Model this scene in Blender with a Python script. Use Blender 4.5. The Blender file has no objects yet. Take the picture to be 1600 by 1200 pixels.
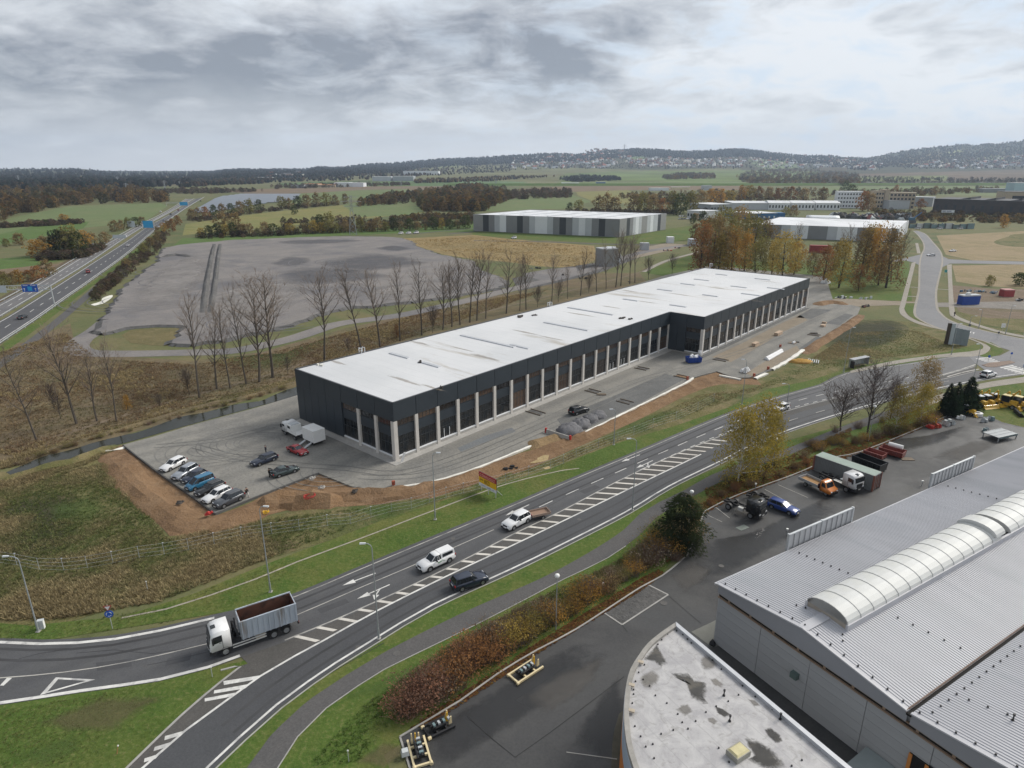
import bpy, bmesh, math, random
import numpy as np
from mathutils import Vector, Matrix
R = math.radians
rnd = random.Random(7)
nrs = np.random.RandomState(11)
SC = bpy.context.scene
COL = SC.collection

# ------------------------------------------------------------------ camera
F, YH, HC = 1020.0,262.0,50.0            # focal length in px of a 1600x1200 frame, horizon row, flying height
PITCH = math.atan((600 - YH) / F)
cam = bpy.data.cameras.new('camera')
cam.sensor_fit = 'HORIZONTAL'; cam.sensor_width = 36.0; cam.lens = 36.0 * F / 1600
cam.clip_start = 0.5; cam.clip_end = 40000
cam_o = bpy.data.objects.new('camera', cam); COL.objects.link(cam_o)
cam_o.location = (0,0, HC); cam_o.rotation_euler = (math.pi / 2 - PITCH, 0,0)
SC.camera = cam_o

# ------------------------------------------------------------------ node helper
class NT:
    def __init__(s, tree):
        s.t = tree; s.n = tree.nodes; s.l = tree.links
    def add(s, typ, **kw):
        n = s.n.new(typ)
        for k, v in kw.items(): setattr(n, k, v)
        return n
    def put(s, sock, v):
        if hasattr(v, 'is_output'): s.l.new(v, sock)
        elif v is not None:
            if hasattr(sock.default_value, '__len__') and not hasattr(v, '__len__'): v = (v,) * len(sock.default_value)
            if hasattr(v, '__len__') and len(sock.default_value) == 4 and len(v) == 3: v = (*v, 1)
            sock.default_value = v
    def noise(s, scale, detail=4, rough=.55, vec=None, dist=0, out='Fac'):
        n = s.add('ShaderNodeTexNoise'); n.inputs['Scale'].default_value = scale
        n.inputs['Detail'].default_value = detail; n.inputs['Roughness'].default_value = rough
        n.inputs['Distortion'].default_value = dist
        if vec is not None: s.l.new(vec, n.inputs['Vector'])
        return n.outputs[out]
    def ramp(s, fac, lo, hi, a=0., b=1.):
        n = s.add('ShaderNodeMapRange'); s.put(n.inputs[0], fac)
        n.inputs[1].default_value = lo; n.inputs[2].default_value = hi; n.inputs[3].default_value = a; n.inputs[4].default_value = b
        return n.outputs[0]
    def mix(s, fac, a, b, mode='MIX'):
        n = s.add('ShaderNodeMix', data_type='RGBA', blend_type=mode)
        s.put(n.inputs[0], fac); s.put(n.inputs[6], a); s.put(n.inputs[7], b)
        return n.outputs[2]
    def m(s, op, a, b=None, c=None):
        n = s.add('ShaderNodeMath', operation=op); s.put(n.inputs[0], a)
        if b is not None: s.put(n.inputs[1], b)
        if c is not None: s.put(n.inputs[2], c)
        return n.outputs[0]
    def vm(s, op, a, b):
        n = s.add('ShaderNodeVectorMath', operation=op); s.put(n.inputs[0], a); s.put(n.inputs[1], b)
        return n.outputs[0]

# ------------------------------------------------------------------ sky and sun
SUN_EL, SUN_AZ = R(38), R(60)              # azimuth clockwise from the viewing direction
w = bpy.data.worlds.new('World'); SC.world = w; w.use_nodes = True
t = NT(w.node_tree); t.n.clear()
sky = t.add('ShaderNodeTexSky', sky_type='NISHITA'); sky.sun_disc = False
sky.sun_elevation = SUN_EL; sky.sun_rotation = SUN_AZ
tc = t.add('ShaderNodeTexCoord').outputs['Generated']
sep = t.add('ShaderNodeSeparateXYZ'); t.l.new(tc, sep.inputs[0])
den = t.m('ADD', t.m('MAXIMUM', sep.outputs[2],0.0),0.24)
cmb = t.add('ShaderNodeCombineXYZ')
t.l.new(t.m('DIVIDE', sep.outputs[0], den), cmb.inputs[0]); t.l.new(t.m('DIVIDE', sep.outputs[1], den), cmb.inputs[1])
plane = cmb.outputs[0]
SKX, SKY_ = 15.2,3.3
sc1 = t.add('ShaderNodeMapping'); sc1.inputs['Location'].default_value = (SKX, SKY_, 0); sc1.inputs['Scale'].default_value = (1.15,1.2,1)
t.l.new(plane, sc1.inputs[0])
n1 = t.noise(1.0,9,.58, sc1.outputs[0],.25)
n2 = t.noise(3.6,9,.62, sc1.outputs[0],.35)
n3 = t.noise(.5,3,.5, sc1.outputs[0])
body = t.m('ADD', t.m('MULTIPLY', n1,.62), t.m('MULTIPLY', n2,.38))
# the deck is thick on the left and breaks up towards the right
side = t.ramp(t.m('ADD', sep.outputs[0], t.m('MULTIPLY', t.m('SUBTRACT', n3,.5),.9)),-.52,.30)
lite = t.ramp(t.m('ADD', body, t.m('MULTIPLY', side, .13)),.455,.66)
cl = t.mix(lite, (1.15,1.26,1.45),(3.7,3.8,3.92))
low = t.ramp(t.m('ADD', sep.outputs[2], t.m('MULTIPLY', t.m('SUBTRACT', n1,.5),.16)),.01,.095)
cl = t.mix(low, t.mix(.8, cl, (4.1,4.17,4.25)), cl)
blue = t.m('MULTIPLY', t.ramp(n2,.50,.64), t.m('MULTIPLY', side, .5))
cl = t.mix(blue, cl, (2.5,3.2,4.0))
full = t.mix(.965, sky.outputs[0], cl)
bg = t.add('ShaderNodeBackground'); t.l.new(full, bg.inputs[0]); bg.inputs[1].default_value = 0.10
ow = t.add('ShaderNodeOutputWorld'); t.l.new(bg.outputs[0], ow.inputs[0])

sun = bpy.data.lights.new('sun','SUN'); sun.energy = 1.5; sun.angle = R(25); sun.color = (1,.95,.87)
sun_o = bpy.data.objects.new('sun', sun); COL.objects.link(sun_o)
sd = Vector((math.sin(SUN_AZ) * math.cos(SUN_EL), math.cos(SUN_AZ) * math.cos(SUN_EL), math.sin(SUN_EL)))
sun_o.rotation_euler = sd.to_track_quat('Z','Y').to_euler(); sun_o.location = (60,30,120)
vs = SC.view_settings
vs.view_transform = 'Standard'; vs.look = 'None'; vs.gamma = 1; vs.exposure = 1.25; vs.use_curve_mapping = False
SC.render.engine = 'CYCLES'
SC.cycles.max_bounces = 5; SC.cycles.diffuse_bounces = 2; SC.cycles.glossy_bounces = 3; SC.cycles.transparent_max_bounces = 6
SC.cycles.volume_bounces = 0; SC.cycles.use_denoising = True

# ------------------------------------------------------------------ tracing: a photo point to the place it stands
def ray(u, v):
    x = (u - 800) / F; y = (v - 600) / F
    return Vector((x, math.cos(PITCH) - y * math.sin(PITCH),-math.sin(PITCH) - y * math.cos(PITCH)))
def g(u, v, z=0.0):
    d = ray(u, v); k = (z - HC) / d.z
    return Vector((d.x * k, d.y * k, z))
def gl(pts, z=0.0): return [g(u, v, z) for u, v in pts]
def proj(p):
    x, y, z = p[0], p[1], p[2] - HC
    fw = y * math.cos(PITCH) - z * math.sin(PITCH); up = y * math.sin(PITCH) + z * math.cos(PITCH)
    return 800 + F * x / fw, 600 - F * up / fw
def height_at(base, v):
    lo, hi = 0., 400.
    for _ in range(40):
        m = (lo + hi) / 2
        if proj((base.x, base.y, m))[1] > v: lo = m
        else: hi = m
    return lo

# ------------------------------------------------------------------ materials
MATS = {}
def newmat(name):
    m = bpy.data.materials.new(name); m.use_nodes = True
    t = NT(m.node_tree); b = t.n['Principled BSDF']
    MATS[name] = m
    return m, t, b
def mat(name, col, rough=.7, var=.12, scale=3., metal=0., bump=0., spec=.4, col2=None, c2=(.52,.62), stretch=None, coat=0.):
    """plain surface with mottling: brightness varies +-var at 'scale', optional second colour in blotches"""
    if name in MATS: return MATS[name]
    m, t, b = newmat(name)
    tc = t.add('ShaderNodeTexCoord').outputs['Object']
    if stretch:
        mp = t.add('ShaderNodeMapping'); mp.inputs['Scale'].default_value = stretch; t.l.new(tc, mp.inputs[0]); tc = mp.outputs[0]
    n = t.noise(scale, 5,.6, tc); n2 = t.noise(scale * .17,3,.6, tc)
    v = t.m('ADD', t.m('MULTIPLY', t.ramp(n, .3,.7,-1,1), var * .6), t.m('MULTIPLY', t.ramp(n2,.3,.7,-1,1), var * .7))
    base = col
    if col2: base = t.mix(t.ramp(t.noise(scale * .35,4,.6, tc, .4), *c2), col, col2)
    c = t.mix(1., base, t.m('ADD', v, 1.),'MULTIPLY')
    t.put(b.inputs['Base Color'], c)
    b.inputs['Roughness'].default_value = rough; b.inputs['Metallic'].default_value = metal
    b.inputs['Specular IOR Level'].default_value = spec; b.inputs['Coat Weight'].default_value = coat
    if bump:
        bn = t.add('ShaderNodeBump'); bn.inputs['Strength'].default_value = 1.; bn.inputs['Distance'].default_value = bump
        t.l.new(n, bn.inputs['Height']); t.l.new(bn.outputs[0], b.inputs['Normal'])
    return m
def ground(name, cols, s=(.03,.25,2.5), rough=.95, bump=.12, lines=None, spec=.2, wet=None):
    """ground cover: cols = (main, broad patches, fine patches, specks)"""
    if name in MATS: return MATS[name]
    m, t, b = newmat(name)
    tc = t.add('ShaderNodeTexCoord').outputs['Object']
    a = t.noise(s[0],4,.65, tc, .6); c = t.noise(s[1],5,.7, tc, .3); d = t.noise(s[2],4,.75, tc)
    col = t.mix(t.ramp(a, .42,.62), cols[0], cols[1])
    col = t.mix(t.ramp(c, .46,.66), col, cols[2])
    if len(cols) > 3: col = t.mix(t.ramp(d, .52,.72), col, cols[3])
    if lines:                                 # faint ruts / mowing lines: (angle, spacing, strength, colour)
        mp = t.add('ShaderNodeMapping'); mp.inputs['Rotation'].default_value = (0,0,-lines[0]); t.l.new(tc, mp.inputs[0])
        wv = t.add('ShaderNodeTexWave'); wv.inputs['Scale'].default_value = .314 / lines[1] * 1.; wv.inputs['Distortion'].default_value = 6
        wv.inputs['Detail'].default_value = 3; wv.inputs['Detail Scale'].default_value = .4; wv.bands_direction = 'Y'
        t.l.new(mp.outputs[0], wv.inputs[0])
        col = t.mix(t.m('MULTIPLY', t.ramp(wv.outputs['Fac'],.35,.95), lines[2]), col, lines[3])
    dv = t.ramp(d, .25,.75,.72,1.28)
    col = t.mix(1., col, dv, 'MULTIPLY')
    t.put(b.inputs['Base Color'], col); b.inputs['Roughness'].default_value = rough; b.inputs['Specular IOR Level'].default_value = spec
    if wet: t.put(b.inputs['Roughness'], t.ramp(a, .4,.6, wet, rough))
    bn = t.add('ShaderNodeBump'); bn.inputs['Distance'].default_value = bump; bn.inputs['Strength'].default_value = .8
    t.l.new(t.m('ADD', t.m('MULTIPLY', c, 1.5), d), bn.inputs['Height']); t.l.new(bn.outputs[0], b.inputs['Normal'])
    return m
def leafy_shader(t, b, c):
    d = t.add('ShaderNodeBsdfDiffuse'); tr = t.add('ShaderNodeBsdfTranslucent'); mx = t.add('ShaderNodeMixShader'); mx.inputs[0].default_value = .42
    t.put(d.inputs[0], c); t.put(tr.inputs[0], c); t.l.new(d.outputs[0], mx.inputs[1]); t.l.new(tr.outputs[0], mx.inputs[2])
    t.l.new(mx.outputs[0], t.n['Material Output'].inputs['Surface']); t.n.remove(b)
def leafmat(name, cols, rough=.8, trans=.25):
    """leaves: each leaf island takes a shade between the colours, each tree shifts a little"""
    if name in MATS: return MATS[name]
    m, t, b = newmat(name)
    ge = t.add('ShaderNodeNewGeometry'); oi = t.add('ShaderNodeObjectInfo')
    tc = t.add('ShaderNodeTexCoord').outputs['Object']
    c = t.mix(ge.outputs['Random Per Island'], cols[0], cols[1])
    if len(cols) > 2: c = t.mix(t.ramp(t.noise(.35,3,.6, tc),.45,.6), c, cols[2])
    c = t.mix(1., c, t.ramp(oi.outputs['Random'],0,1,.75,1.25),'MULTIPLY')
    leafy_shader(t, b, c); return m
def tintmat(name, rough=.9, att='tint'):
    if name in MATS: return MATS[name]
    m, t, b = newmat(name)
    a = t.add('ShaderNodeAttribute', attribute_name=att)
    ge = t.add('ShaderNodeNewGeometry')
    c = t.mix(1., a.outputs['Color'], t.ramp(ge.outputs['Random Per Island'],0,1,.65,1.35),'MULTIPLY')
    leafy_shader(t, b, c); return m

# ------------------------------------------------------------------ mesh builder
def rotz(a):
    c, s = math.cos(a), math.sin(a)
    return lambda x, y: (c * x - s * y, s * x + c * y)
class MB:
    def __init__(s): s.v = []; s.f = []; s.i = []; s.k = 0
    def q(s, *pts):
        n = len(s.v); s.v += [tuple(p) for p in pts]; s.f.append(tuple(range(n, n + len(pts)))); s.i.append(s.k); return s
    def box(s, x0, x1, y0, y1, z0, z1, taper=0., rz=0, at=(0,0,0)):
        n = len(s.v); r = rotz(rz)
        for z, k in ((z0,0),(z1, taper)):
            for x, y in ((x0 + k, y0 + k),(x1 - k, y0 + k),(x1 - k, y1 - k),(x0 + k, y1 - k)):
                a, b = r(x, y); s.v.append((a + at[0], b + at[1], z + at[2]))
        for f in ((3,2,1,0),(4,5,6,7),(0,1,5,4),(1,2,6,5),(2,3,7,6),(3,0,4,7)):
            s.f.append(tuple(n + j for j in f)); s.i.append(s.k)
        return s
    def tube(s, p0, p1, r0, r1=None, n=6, cap=True):
        r1 = r0 if r1 is None else r1
        p0 = Vector(p0); p1 = Vector(p1); d = p1 - p0
        if d.length < 1e-6: return s
        d.normalize(); a = d.orthogonal().normalized(); b = d.cross(a); k = len(s.v)
        for p, r in ((p0, r0),(p1, r1)):
            for j in range(n):
                an = 2 * math.pi * j / n; s.v.append(tuple(p + a * (r * math.cos(an)) + b * (r * math.sin(an))))
        for j in range(n):
            s.f.append((k + j, k + (j + 1) % n, k + n + (j + 1) % n, k + n + j)); s.i.append(s.k)
        if cap:
            s.f.append(tuple(k + n + j for j in range(n))); s.i.append(s.k)
            s.f.append(tuple(k + n - 1 - j for j in range(n))); s.i.append(s.k)
        return s
    def path(s, pts, r, n=6):
        for a, b in zip(pts, pts[1:]): s.tube(a, b, r, r, n)
        return s
    def loft(s, rings, cap=True):
        k = len(s.v); n = len(rings[0])
        for rg in rings: s.v += [tuple(p) for p in rg]
        for a in range(len(rings) - 1):
            for j in range(n):
                s.f.append((k + a * n + j, k + a * n + (j + 1) % n, k + (a + 1) * n + (j + 1) % n, k + (a + 1) * n + j)); s.i.append(s.k)
        if cap:
            s.f.append(tuple(k + n - 1 - j for j in range(n))); s.i.append(s.k)
            e = k + (len(rings) - 1) * n; s.f.append(tuple(e + j for j in range(n))); s.i.append(s.k)
        return s
    def prism(s, poly, z0, z1):
        """vertical prism over a polygon of (x, y)"""
        a = sum(p[0] * q[1] - q[0] * p[1] for p, q in zip(poly, poly[1:] + poly[:1]))
        if a < 0: poly = poly[::-1]
        k = len(s.v); n = len(poly)
        s.v += [(p[0], p[1], z0) for p in poly] + [(p[0], p[1], z1) for p in poly]
        for j in range(n): s.f.append((k + j, k + (j + 1) % n, k + n + (j + 1) % n, k + n + j)); s.i.append(s.k)
        s.f.append(tuple(k + n + j for j in range(n))); s.i.append(s.k)
        s.f.append(tuple(k + n - 1 - j for j in range(n))); s.i.append(s.k)
        return s
    def extrude_y(s, prof, y0, y1):
        """profile of (x, z) pulled along y"""
        return s.loft([[(x, y0, z) for x, z in prof],[(x, y1, z) for x, z in prof]])
    def dome(s, c, r, h, n=14, m=5, jit=0., rn=None):
        k = len(s.v); rn = rn or rnd
        for i in range(m):
            a = i / m * math.pi / 2
            for j in range(n):
                an = 2 * math.pi * j / n; q = 1 + jit * (rn.random() - .5)
                s.v.append((c[0] + r[0] * math.cos(a) * math.cos(an) * q, c[1] + r[1] * math.cos(a) * math.sin(an) * q, c[2] + h * math.sin(a) * q))
        s.v.append((c[0], c[1], c[2] + h))
        for i in range(m - 1):
            for j in range(n): s.f.append((k + i * n + j, k + i * n + (j + 1) % n, k + (i + 1) * n + (j + 1) % n, k + (i + 1) * n + j)); s.i.append(s.k)
        for j in range(n): s.f.append((k + (m - 1) * n + j, k + (m - 1) * n + (j + 1) % n, k + m * n)); s.i.append(s.k)
        return s
    def mesh(s, name, mats, smooth=False):
        me = bpy.data.meshes.new(name); me.from_pydata(s.v, [], s.f)
        for m in (mats if isinstance(mats, (list, tuple)) else [mats]): me.materials.append(m)
        if s.k or any(s.i): me.polygons.foreach_set('material_index', s.i)
        if smooth: me.polygons.foreach_set('use_smooth',[True] * len(s.f))
        me.update(); return me
    def build(s, name, mats, parent=None, smooth=False, **pr):
        return put(name, s.mesh(name, mats, smooth), parent, **pr)
def put(name, me, parent=None, loc=None, rz=None, label=None, cat=None, group=None, kind=None):
    o = bpy.data.objects.new(name, me); COL.objects.link(o)
    if parent is not None: o.parent = parent
    if loc is not None: o.location = loc
    if rz is not None: o.rotation_euler = (0,0, rz)
    return tag(o, label, cat, group, kind)
def tag(o, label=None, cat=None, group=None, kind=None):
    for k, v in (('label', label),('category', cat),('group', group),('kind', kind)):
        if v: o[k] = v
    return o
def thing(name, loc, rz, label, cat, group=None): return put(name, None, None, loc, rz, label, cat, group)
def copy_tree(o, parent=None):
    c = o.copy(); COL.objects.link(c)
    if parent is not None: c.parent = parent
    for ch in list(o.children): copy_tree(ch, c)
    return c
def spline(pts, step=2.0, closed=False):
    """Catmull-Rom through points, resampled about every step metres"""
    P = [Vector(p) for p in pts]; out = []
    n = len(P)
    for i in range(n if closed else n - 1):
        if closed: a, b, c, d = P[i - 1], P[i], P[(i + 1) % n], P[(i + 2) % n]
        else: a, b, c, d = P[max(i - 1,0)], P[i], P[i + 1], P[min(i + 2, n - 1)]
        k = max(1, min(60, int((c - b).length / step)))
        for j in range(k):
            s = j / k; s2 = s * s; s3 = s2 * s
            out.append(.5 * ((2 * b) + (c - a) * s + (2 * a - 5 * b + 4 * c - d) * s2 + (3 * b - 3 * c + d - a) * s3))
    if not closed: out.append(P[-1])
    return out
def resample(pts, n):
    d = [0.]
    for a, b in zip(pts, pts[1:]): d.append(d[-1] + (b - a).length)
    out = []; j = 0
    for i in range(n):
        s = d[-1] * i / (n - 1)
        while j < len(pts) - 2 and d[j + 1] < s: j += 1
        k = (s - d[j]) / max(d[j + 1] - d[j],1e-9); out.append(pts[j].lerp(pts[j + 1], k))
    return out
def length(pts): return sum((b - a).length for a, b in zip(pts, pts[1:]))
def at_z(p, z): return Vector((p.x, p.y, z))
def sheet(name, px, z, m, kind='structure', smooth_edge=False, step=4., parent=None, **pr):
    """flat ground sheet over a traced outline"""
    pts = gl(px)
    if smooth_edge: pts = spline(pts, step, True)
    mb = MB(); n = [at_z(p, z) for p in pts]
    a = sum(p.x * q.y - q.x * p.y for p, q in zip(n, n[1:] + n[:1]))
    mb.q(*(n if a > 0 else n[::-1]))
    return mb.build(name, m, parent, kind=kind, **pr)
def ribbon(name, L, Rr, z, m, n=None, kind='structure', parent=None, **pr):
    """strip between two smoothed edges (world points)"""
    n = n or max(8, int(max(length(L), length(Rr)) / 3))
    a = resample(L, n); b = resample(Rr, n); mb = MB()
    for i in range(n - 1): mb.q(at_z(b[i], z), at_z(b[i + 1], z), at_z(a[i + 1], z), at_z(a[i], z))
    return mb.build(name, m, parent, kind=kind, **pr)
def offset(pts, d):
    out = []
    for i, p in enumerate(pts):
        q = pts[min(i + 1, len(pts) - 1)] - pts[max(i - 1,0)]; nrm = Vector((-q.y, q.x, 0)).normalized()
        out.append(p + nrm * d)
    return out
def stripe_mb(mb, pts, wdt, z):
    a = offset(pts, wdt / 2); b = offset(pts, -wdt / 2)
    for i in range(len(pts) - 1): mb.q(at_z(b[i], z), at_z(b[i + 1], z), at_z(a[i + 1], z), at_z(a[i], z))
    return mb
def along(pts, s):
    for a, b in zip(pts, pts[1:]):
        l = (b - a).length
        if s <= l: return a.lerp(b, s / l),(b - a).normalized()
        s -= l
    return pts[-1].copy(),(pts[-1] - pts[-2]).normalized()
def inpoly(u, v, poly):
    c = False; j = len(poly) - 1
    for i in range(len(poly)):
        if (poly[i][1] > v) != (poly[j][1] > v) and u < (poly[j][0] - poly[i][0]) * (v - poly[i][1]) / (poly[j][1] - poly[i][1]) + poly[i][0]: c = not c
        j = i
    return c
def soft_patch(name, px, z, m, base=None, step=2., parent=None, world=False):
    """a stain with a ragged, feathered edge lying on a surface"""
    p = spline([q - (base or Vector()) for q in (px if world else gl(px, z))], step, True); c = sum(p, Vector()) / len(p); n = len(p); mb = MB()
    for k in (1.22,.92,.6,.2): mb.v += [(*(c + (q - c) * k).xy, z) for q in p]
    mb.f = [(a * n + i, a * n + (i + 1) % n, (a + 1) * n + (i + 1) % n, (a + 1) * n + i) for a in range(3) for i in range(n)] + [tuple(3 * n + i for i in range(n))]; mb.i = [0] * len(mb.f)
    me = mb.mesh(name, m); at = me.attributes.new('fade','FLOAT','POINT'); at.data.foreach_set('value',[f for f in (0., .5,1., 1.) for _ in range(n)]); return put(name, me, parent, kind=None if parent else 'structure')
def feather(m, scale, top, lo=.12, hi=.85):
    t = NT(m.node_tree); a = t.add('ShaderNodeAttribute', attribute_name='fade'); tc = t.add('ShaderNodeTexCoord').outputs['Object']
    al = t.m('ADD', a.outputs['Fac'], t.m('MULTIPLY', t.m('SUBTRACT', t.noise(scale, 6,.65, tc, 1.),.5),1.5)); t.put(t.n['Principled BSDF'].inputs['Alpha'], t.ramp(al, lo, hi, 0, top)); return m
def scatter(name, proto, pos, scl, rot, col, m, kind='stuff', parent=None, **pr):
    """one mesh of many copies of proto=(verts Nx3, faces MxK): for what nobody could count"""
    V, Fc = proto; n = len(pos); nv = len(V); nf, k = Fc.shape
    pos = np.asarray(pos, float); scl = np.asarray(scl, float); rot = np.asarray(rot, float)
    if scl.ndim == 1: scl = np.repeat(scl[:, None],3,1)
    c, s = np.cos(rot)[:, None], np.sin(rot)[:, None]
    x = V[None, :, 0] * scl[:, :1]; y = V[None, :, 1] * scl[:, 1:2]; z = V[None, :, 2] * scl[:, 2:]
    P = np.stack([c * x - s * y, s * x + c * y, z],-1) + pos[:, None, :]
    I = (Fc[None] + (np.arange(n) * nv)[:, None, None]).reshape(-1)
    me = bpy.data.meshes.new(name)
    me.vertices.add(n * nv); me.vertices.foreach_set('co',P.astype(np.float32).ravel())
    me.loops.add(n * nf * k); me.loops.foreach_set('vertex_index',I.astype(np.int32))
    me.polygons.add(n * nf); me.polygons.foreach_set('loop_start',(np.arange(n * nf) * k).astype(np.int32))
    me.polygons.foreach_set('loop_total', np.full(n * nf, k, np.int32))
    if col is not None:
        at = me.attributes.new('tint','FLOAT_COLOR','POINT')
        cc = np.ones((n, nv, 4), np.float32); cc[:, :, :3] = np.asarray(col, np.float32)[:, None, :]
        at.data.foreach_set('color', cc.ravel())
    me.materials.append(m); me.update(calc_edges=True); me.validate()
    return put(name, me, parent, kind=kind, **pr)
# ------------------------------------------------------------------ colours
G_MEADOW = ground('meadow',((.152,.136,.055),(.076,.097,.030),(.208,.166,.087),(.069,.076,.030)),(.035,.22,1.6), bump=.35)
G_GRASS = ground('grass',((.072,.117,.022),(.115,.125,.034),(.058,.103,.018),(.126,.124,.048)),(.045,.3,2.2), bump=.12)
G_MARSH = ground('marsh',((.150,.112,.070),(.112,.105,.052),(.195,.150,.082),(.085,.068,.047)),(.03,.16,1.3), bump=.4)
G_SLAG = ground('slag',((0.208,0.191,0.179),(0.142,0.137,0.142),(0.234,0.213,0.198),(0.121,0.118,0.119)),(.022,.06,.9), bump=.12, lines=(.9,16,.12,(.10,.10,.108)))
G_SLAGEDGE = ground('slag_edge',((0.102,0.100,0.098),(0.132,0.126,0.120),(0.084,0.082,0.079)),(.05,.3,2), bump=.3)
G_PAD = ground('pad',((.225,.216,.195),(.185,.18,.168),(.255,.242,.215),(.20,.19,.17)),(.05,.2,2.5), bump=.05, lines=(.85,5,.4,(.145,.142,.132)))
G_PADTAN = ground('pad_tan',((.245,.205,.155),(.22,.185,.14),(.26,.22,.17)),(.08,.3,3), bump=.03)
G_PADDARK = ground('pad_dark',((.125,.125,.122),(.15,.15,.145),(.11,.11,.108)),(.08,.3,3), bump=.03)
G_EARTH = ground('earth',((0.224,0.137,0.074),(0.164,0.100,0.056),(0.263,0.170,0.098),(0.125,0.080,0.048)),(.06,.35,2.2), bump=.3)
G_ASPH = ground('asphalt',((.083,.083,.086),(.074,.074,.077),(.090,.089,.089),(.075,.075,.078)),(.05,.35,6), rough=.58, bump=.012, lines=(R(40.5),3.4,.5,(.062,.062,.065)), spec=.35)
G_ASPHB = ground('asphalt_smooth',((.064,.066,.070),(.060,.061,.065),(.068,.069,.073)),(.05,.3,6), rough=.7, bump=.01, spec=.35)
G_MEDIAN = ground('asphalt_old',((.088,.083,.078),(.080,.077,.072),(.095,.09,.084)),(.07,.4,5), rough=.8, bump=.015)
G_PATH = ground('path_asphalt',((.098,.094,.092),(.088,.086,.085),(.105,.10,.098)),(.06,.4,5), rough=.85, bump=.012)
G_YARD = ground('yard_asphalt',((.052,.051,.050),(.041,.041,.042),(.060,.059,.057),(.046,.045,.044)),(.045,.22,4), rough=.72, bump=.012, wet=.38, spec=.45, lines=(R(31),7,.3,(.042,.042,.043)))
G_ROADPALE = ground('road_pale',((.185,.185,.19),(.165,.165,.172),(.20,.197,.198)),(.05,.3,4), rough=.75, bump=.01)
G_MWAY = ground('motorway_surface',((.15,.145,.145),(.135,.132,.133),(.16,.155,.154)),(.03,.2,3), rough=.8, bump=.01)
G_MWAYNEW = ground('motorway_new_surface',((.088,.088,.092),(.08,.08,.085),(.095,.094,.097)),(.03,.2,3), rough=.8, bump=.01)
G_PAVE = ground('paving',((.30,.275,.235),(.27,.25,.215),(.32,.29,.25)),(.1,.5,4), bump=.02)
G_KERB = mat('kerb',(.33,.32,.30),.85,.18,2)
G_PAINT = mat('road_paint',(.60,.59,.56),.7,.18,1.6, col2=(.34,.335,.33), c2=(.50,.68))
G_PAINTOLD = mat('road_paint_worn',(.40,.385,.35),.75,.22,1.2, col2=(.22,.215,.205), c2=(.5,.68))
G_FIELDG = ground('field_green',((0.077,0.133,0.030),(0.096,0.146,0.041),(0.071,0.117,0.030)),(.012,.08,.8), bump=.1, lines=(1.1,14,.3,(.085,.105,.035)))
G_FIELDO = ground('field_olive',((.198,.183,.061),(.161,.169,.054),(.228,.197,.083)),(.01,.06,.7), bump=.1, lines=(.5,16,.35,(.09,.10,.035)))
G_FIELDB = ground('field_brown',((.168,.119,.077),(.140,.105,.067),(.189,.140,.084)),(.01,.06,.7), bump=.1)
G_FIELDP = ground('field_pale_green',((0.122,0.161,0.062),(0.143,0.162,0.072),(0.108,0.139,0.055)),(.01,.06,.7), bump=.1)
G_DRY = ground('dry_grass',((.258,.186,.082),(.204,.156,.072),(.300,.222,.108),(.144,.120,.054)),(.03,.14,1.1), bump=.4)
G_TANFLD = ground('tan_grass',((.276,.213,.127),(.218,.178,.092),(.310,.236,.144),(.161,.138,.069)),(.03,.14,1.1), bump=.35)
G_BASE = ground('open_country',((0.124,0.129,0.055),(0.088,0.109,0.043),(0.161,0.139,0.068),(0.078,0.082,0.037)),(.006,.05,.6), bump=.15)

# ------------------------------------------------------------------ base ground, then fields, then the works, each a sheet a little higher
mb = MB(); mb.q((-2600,-160,0),(2600,-160,0),(2600,1960,0),(-2600,1960,0)); mb.build('ground',G_BASE, kind='structure')

def field(px, m, z, name='field'): return sheet(name, px, z, m)
field([(-260,340),(0,348),(18,340),(110,322),(250,317),(262,322),(225,347),(130,356),(40,372),(-260,390)], G_FIELDP, .02)
field([(-300,400),(0,404),(82,398),(97,407),(60,414),(0,421),(-300,430)], G_FIELDG, .02)
field([(-260,372),(0,366),(60,352),(140,346),(130,357),(40,375),(0,382),(-260,396)], G_FIELDG, .03)
field([(-300,422),(0,421),(90,412),(125,402),(110,414),(0,432),(-300,445)], G_FIELDB, .03)
field([(270,385),(285,372),(400,366),(560,357),(742,344),(742,363),(700,362),(560,367),(400,374)], G_FIELDG, .03)
field([(285,368),(290,350),(400,334),(550,319),(662,314),(662,332),(575,341),(475,351),(330,363)], G_FIELDO, .02)
field([(535,320),(560,316),(662,313),(662,331),(640,336),(560,339)], G_FIELDP, .026)
field([(715,317),(800,311),(892,304),(925,315),(880,326),(740,331)], G_FIELDP, .02)
field([(900,300),(980,297),(1015,308),(980,318),(930,316),(903,305)], G_FIELDO, .02)
field([(800,296),(880,291),(1160,289.6),(1165,297),(980,297),(880,300)], G_FIELDB, .012)
field([(1280,291),(1700,290),(1700,308),(1420,304),(1290,303)], G_FIELDP, .012)
field([(420,306),(560,297),(640,295),(640,303),(560,312),(455,318)], G_FIELDP, .012)
field([(330,297),(600,291),(760,291),(700,296),(560,299),(400,304)], G_FIELDB, .01)
field([(622,373),(740,367),(800,374),(928,384),(935,405),(902,419),(840,416),(790,409),(740,405),(690,397),(650,384)], G_DRY, .03)
field([(738,360),(967,370),(1040,358),(1085,352),(1092,374),(1020,381),(940,380),(800,373),(738,367)], G_GRASS, .034)
field([(996,424),(1030,415),(1084,398),(1100,410),(1420,405),(1425,470),(1260,470),(1100,440),(1040,432)], G_GRASS, .028)
field([(1463,368),(1600,361),(1760,360),(1760,410),(1600,408),(1520,407),(1478,398)], G_TANFLD, .03)
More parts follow.
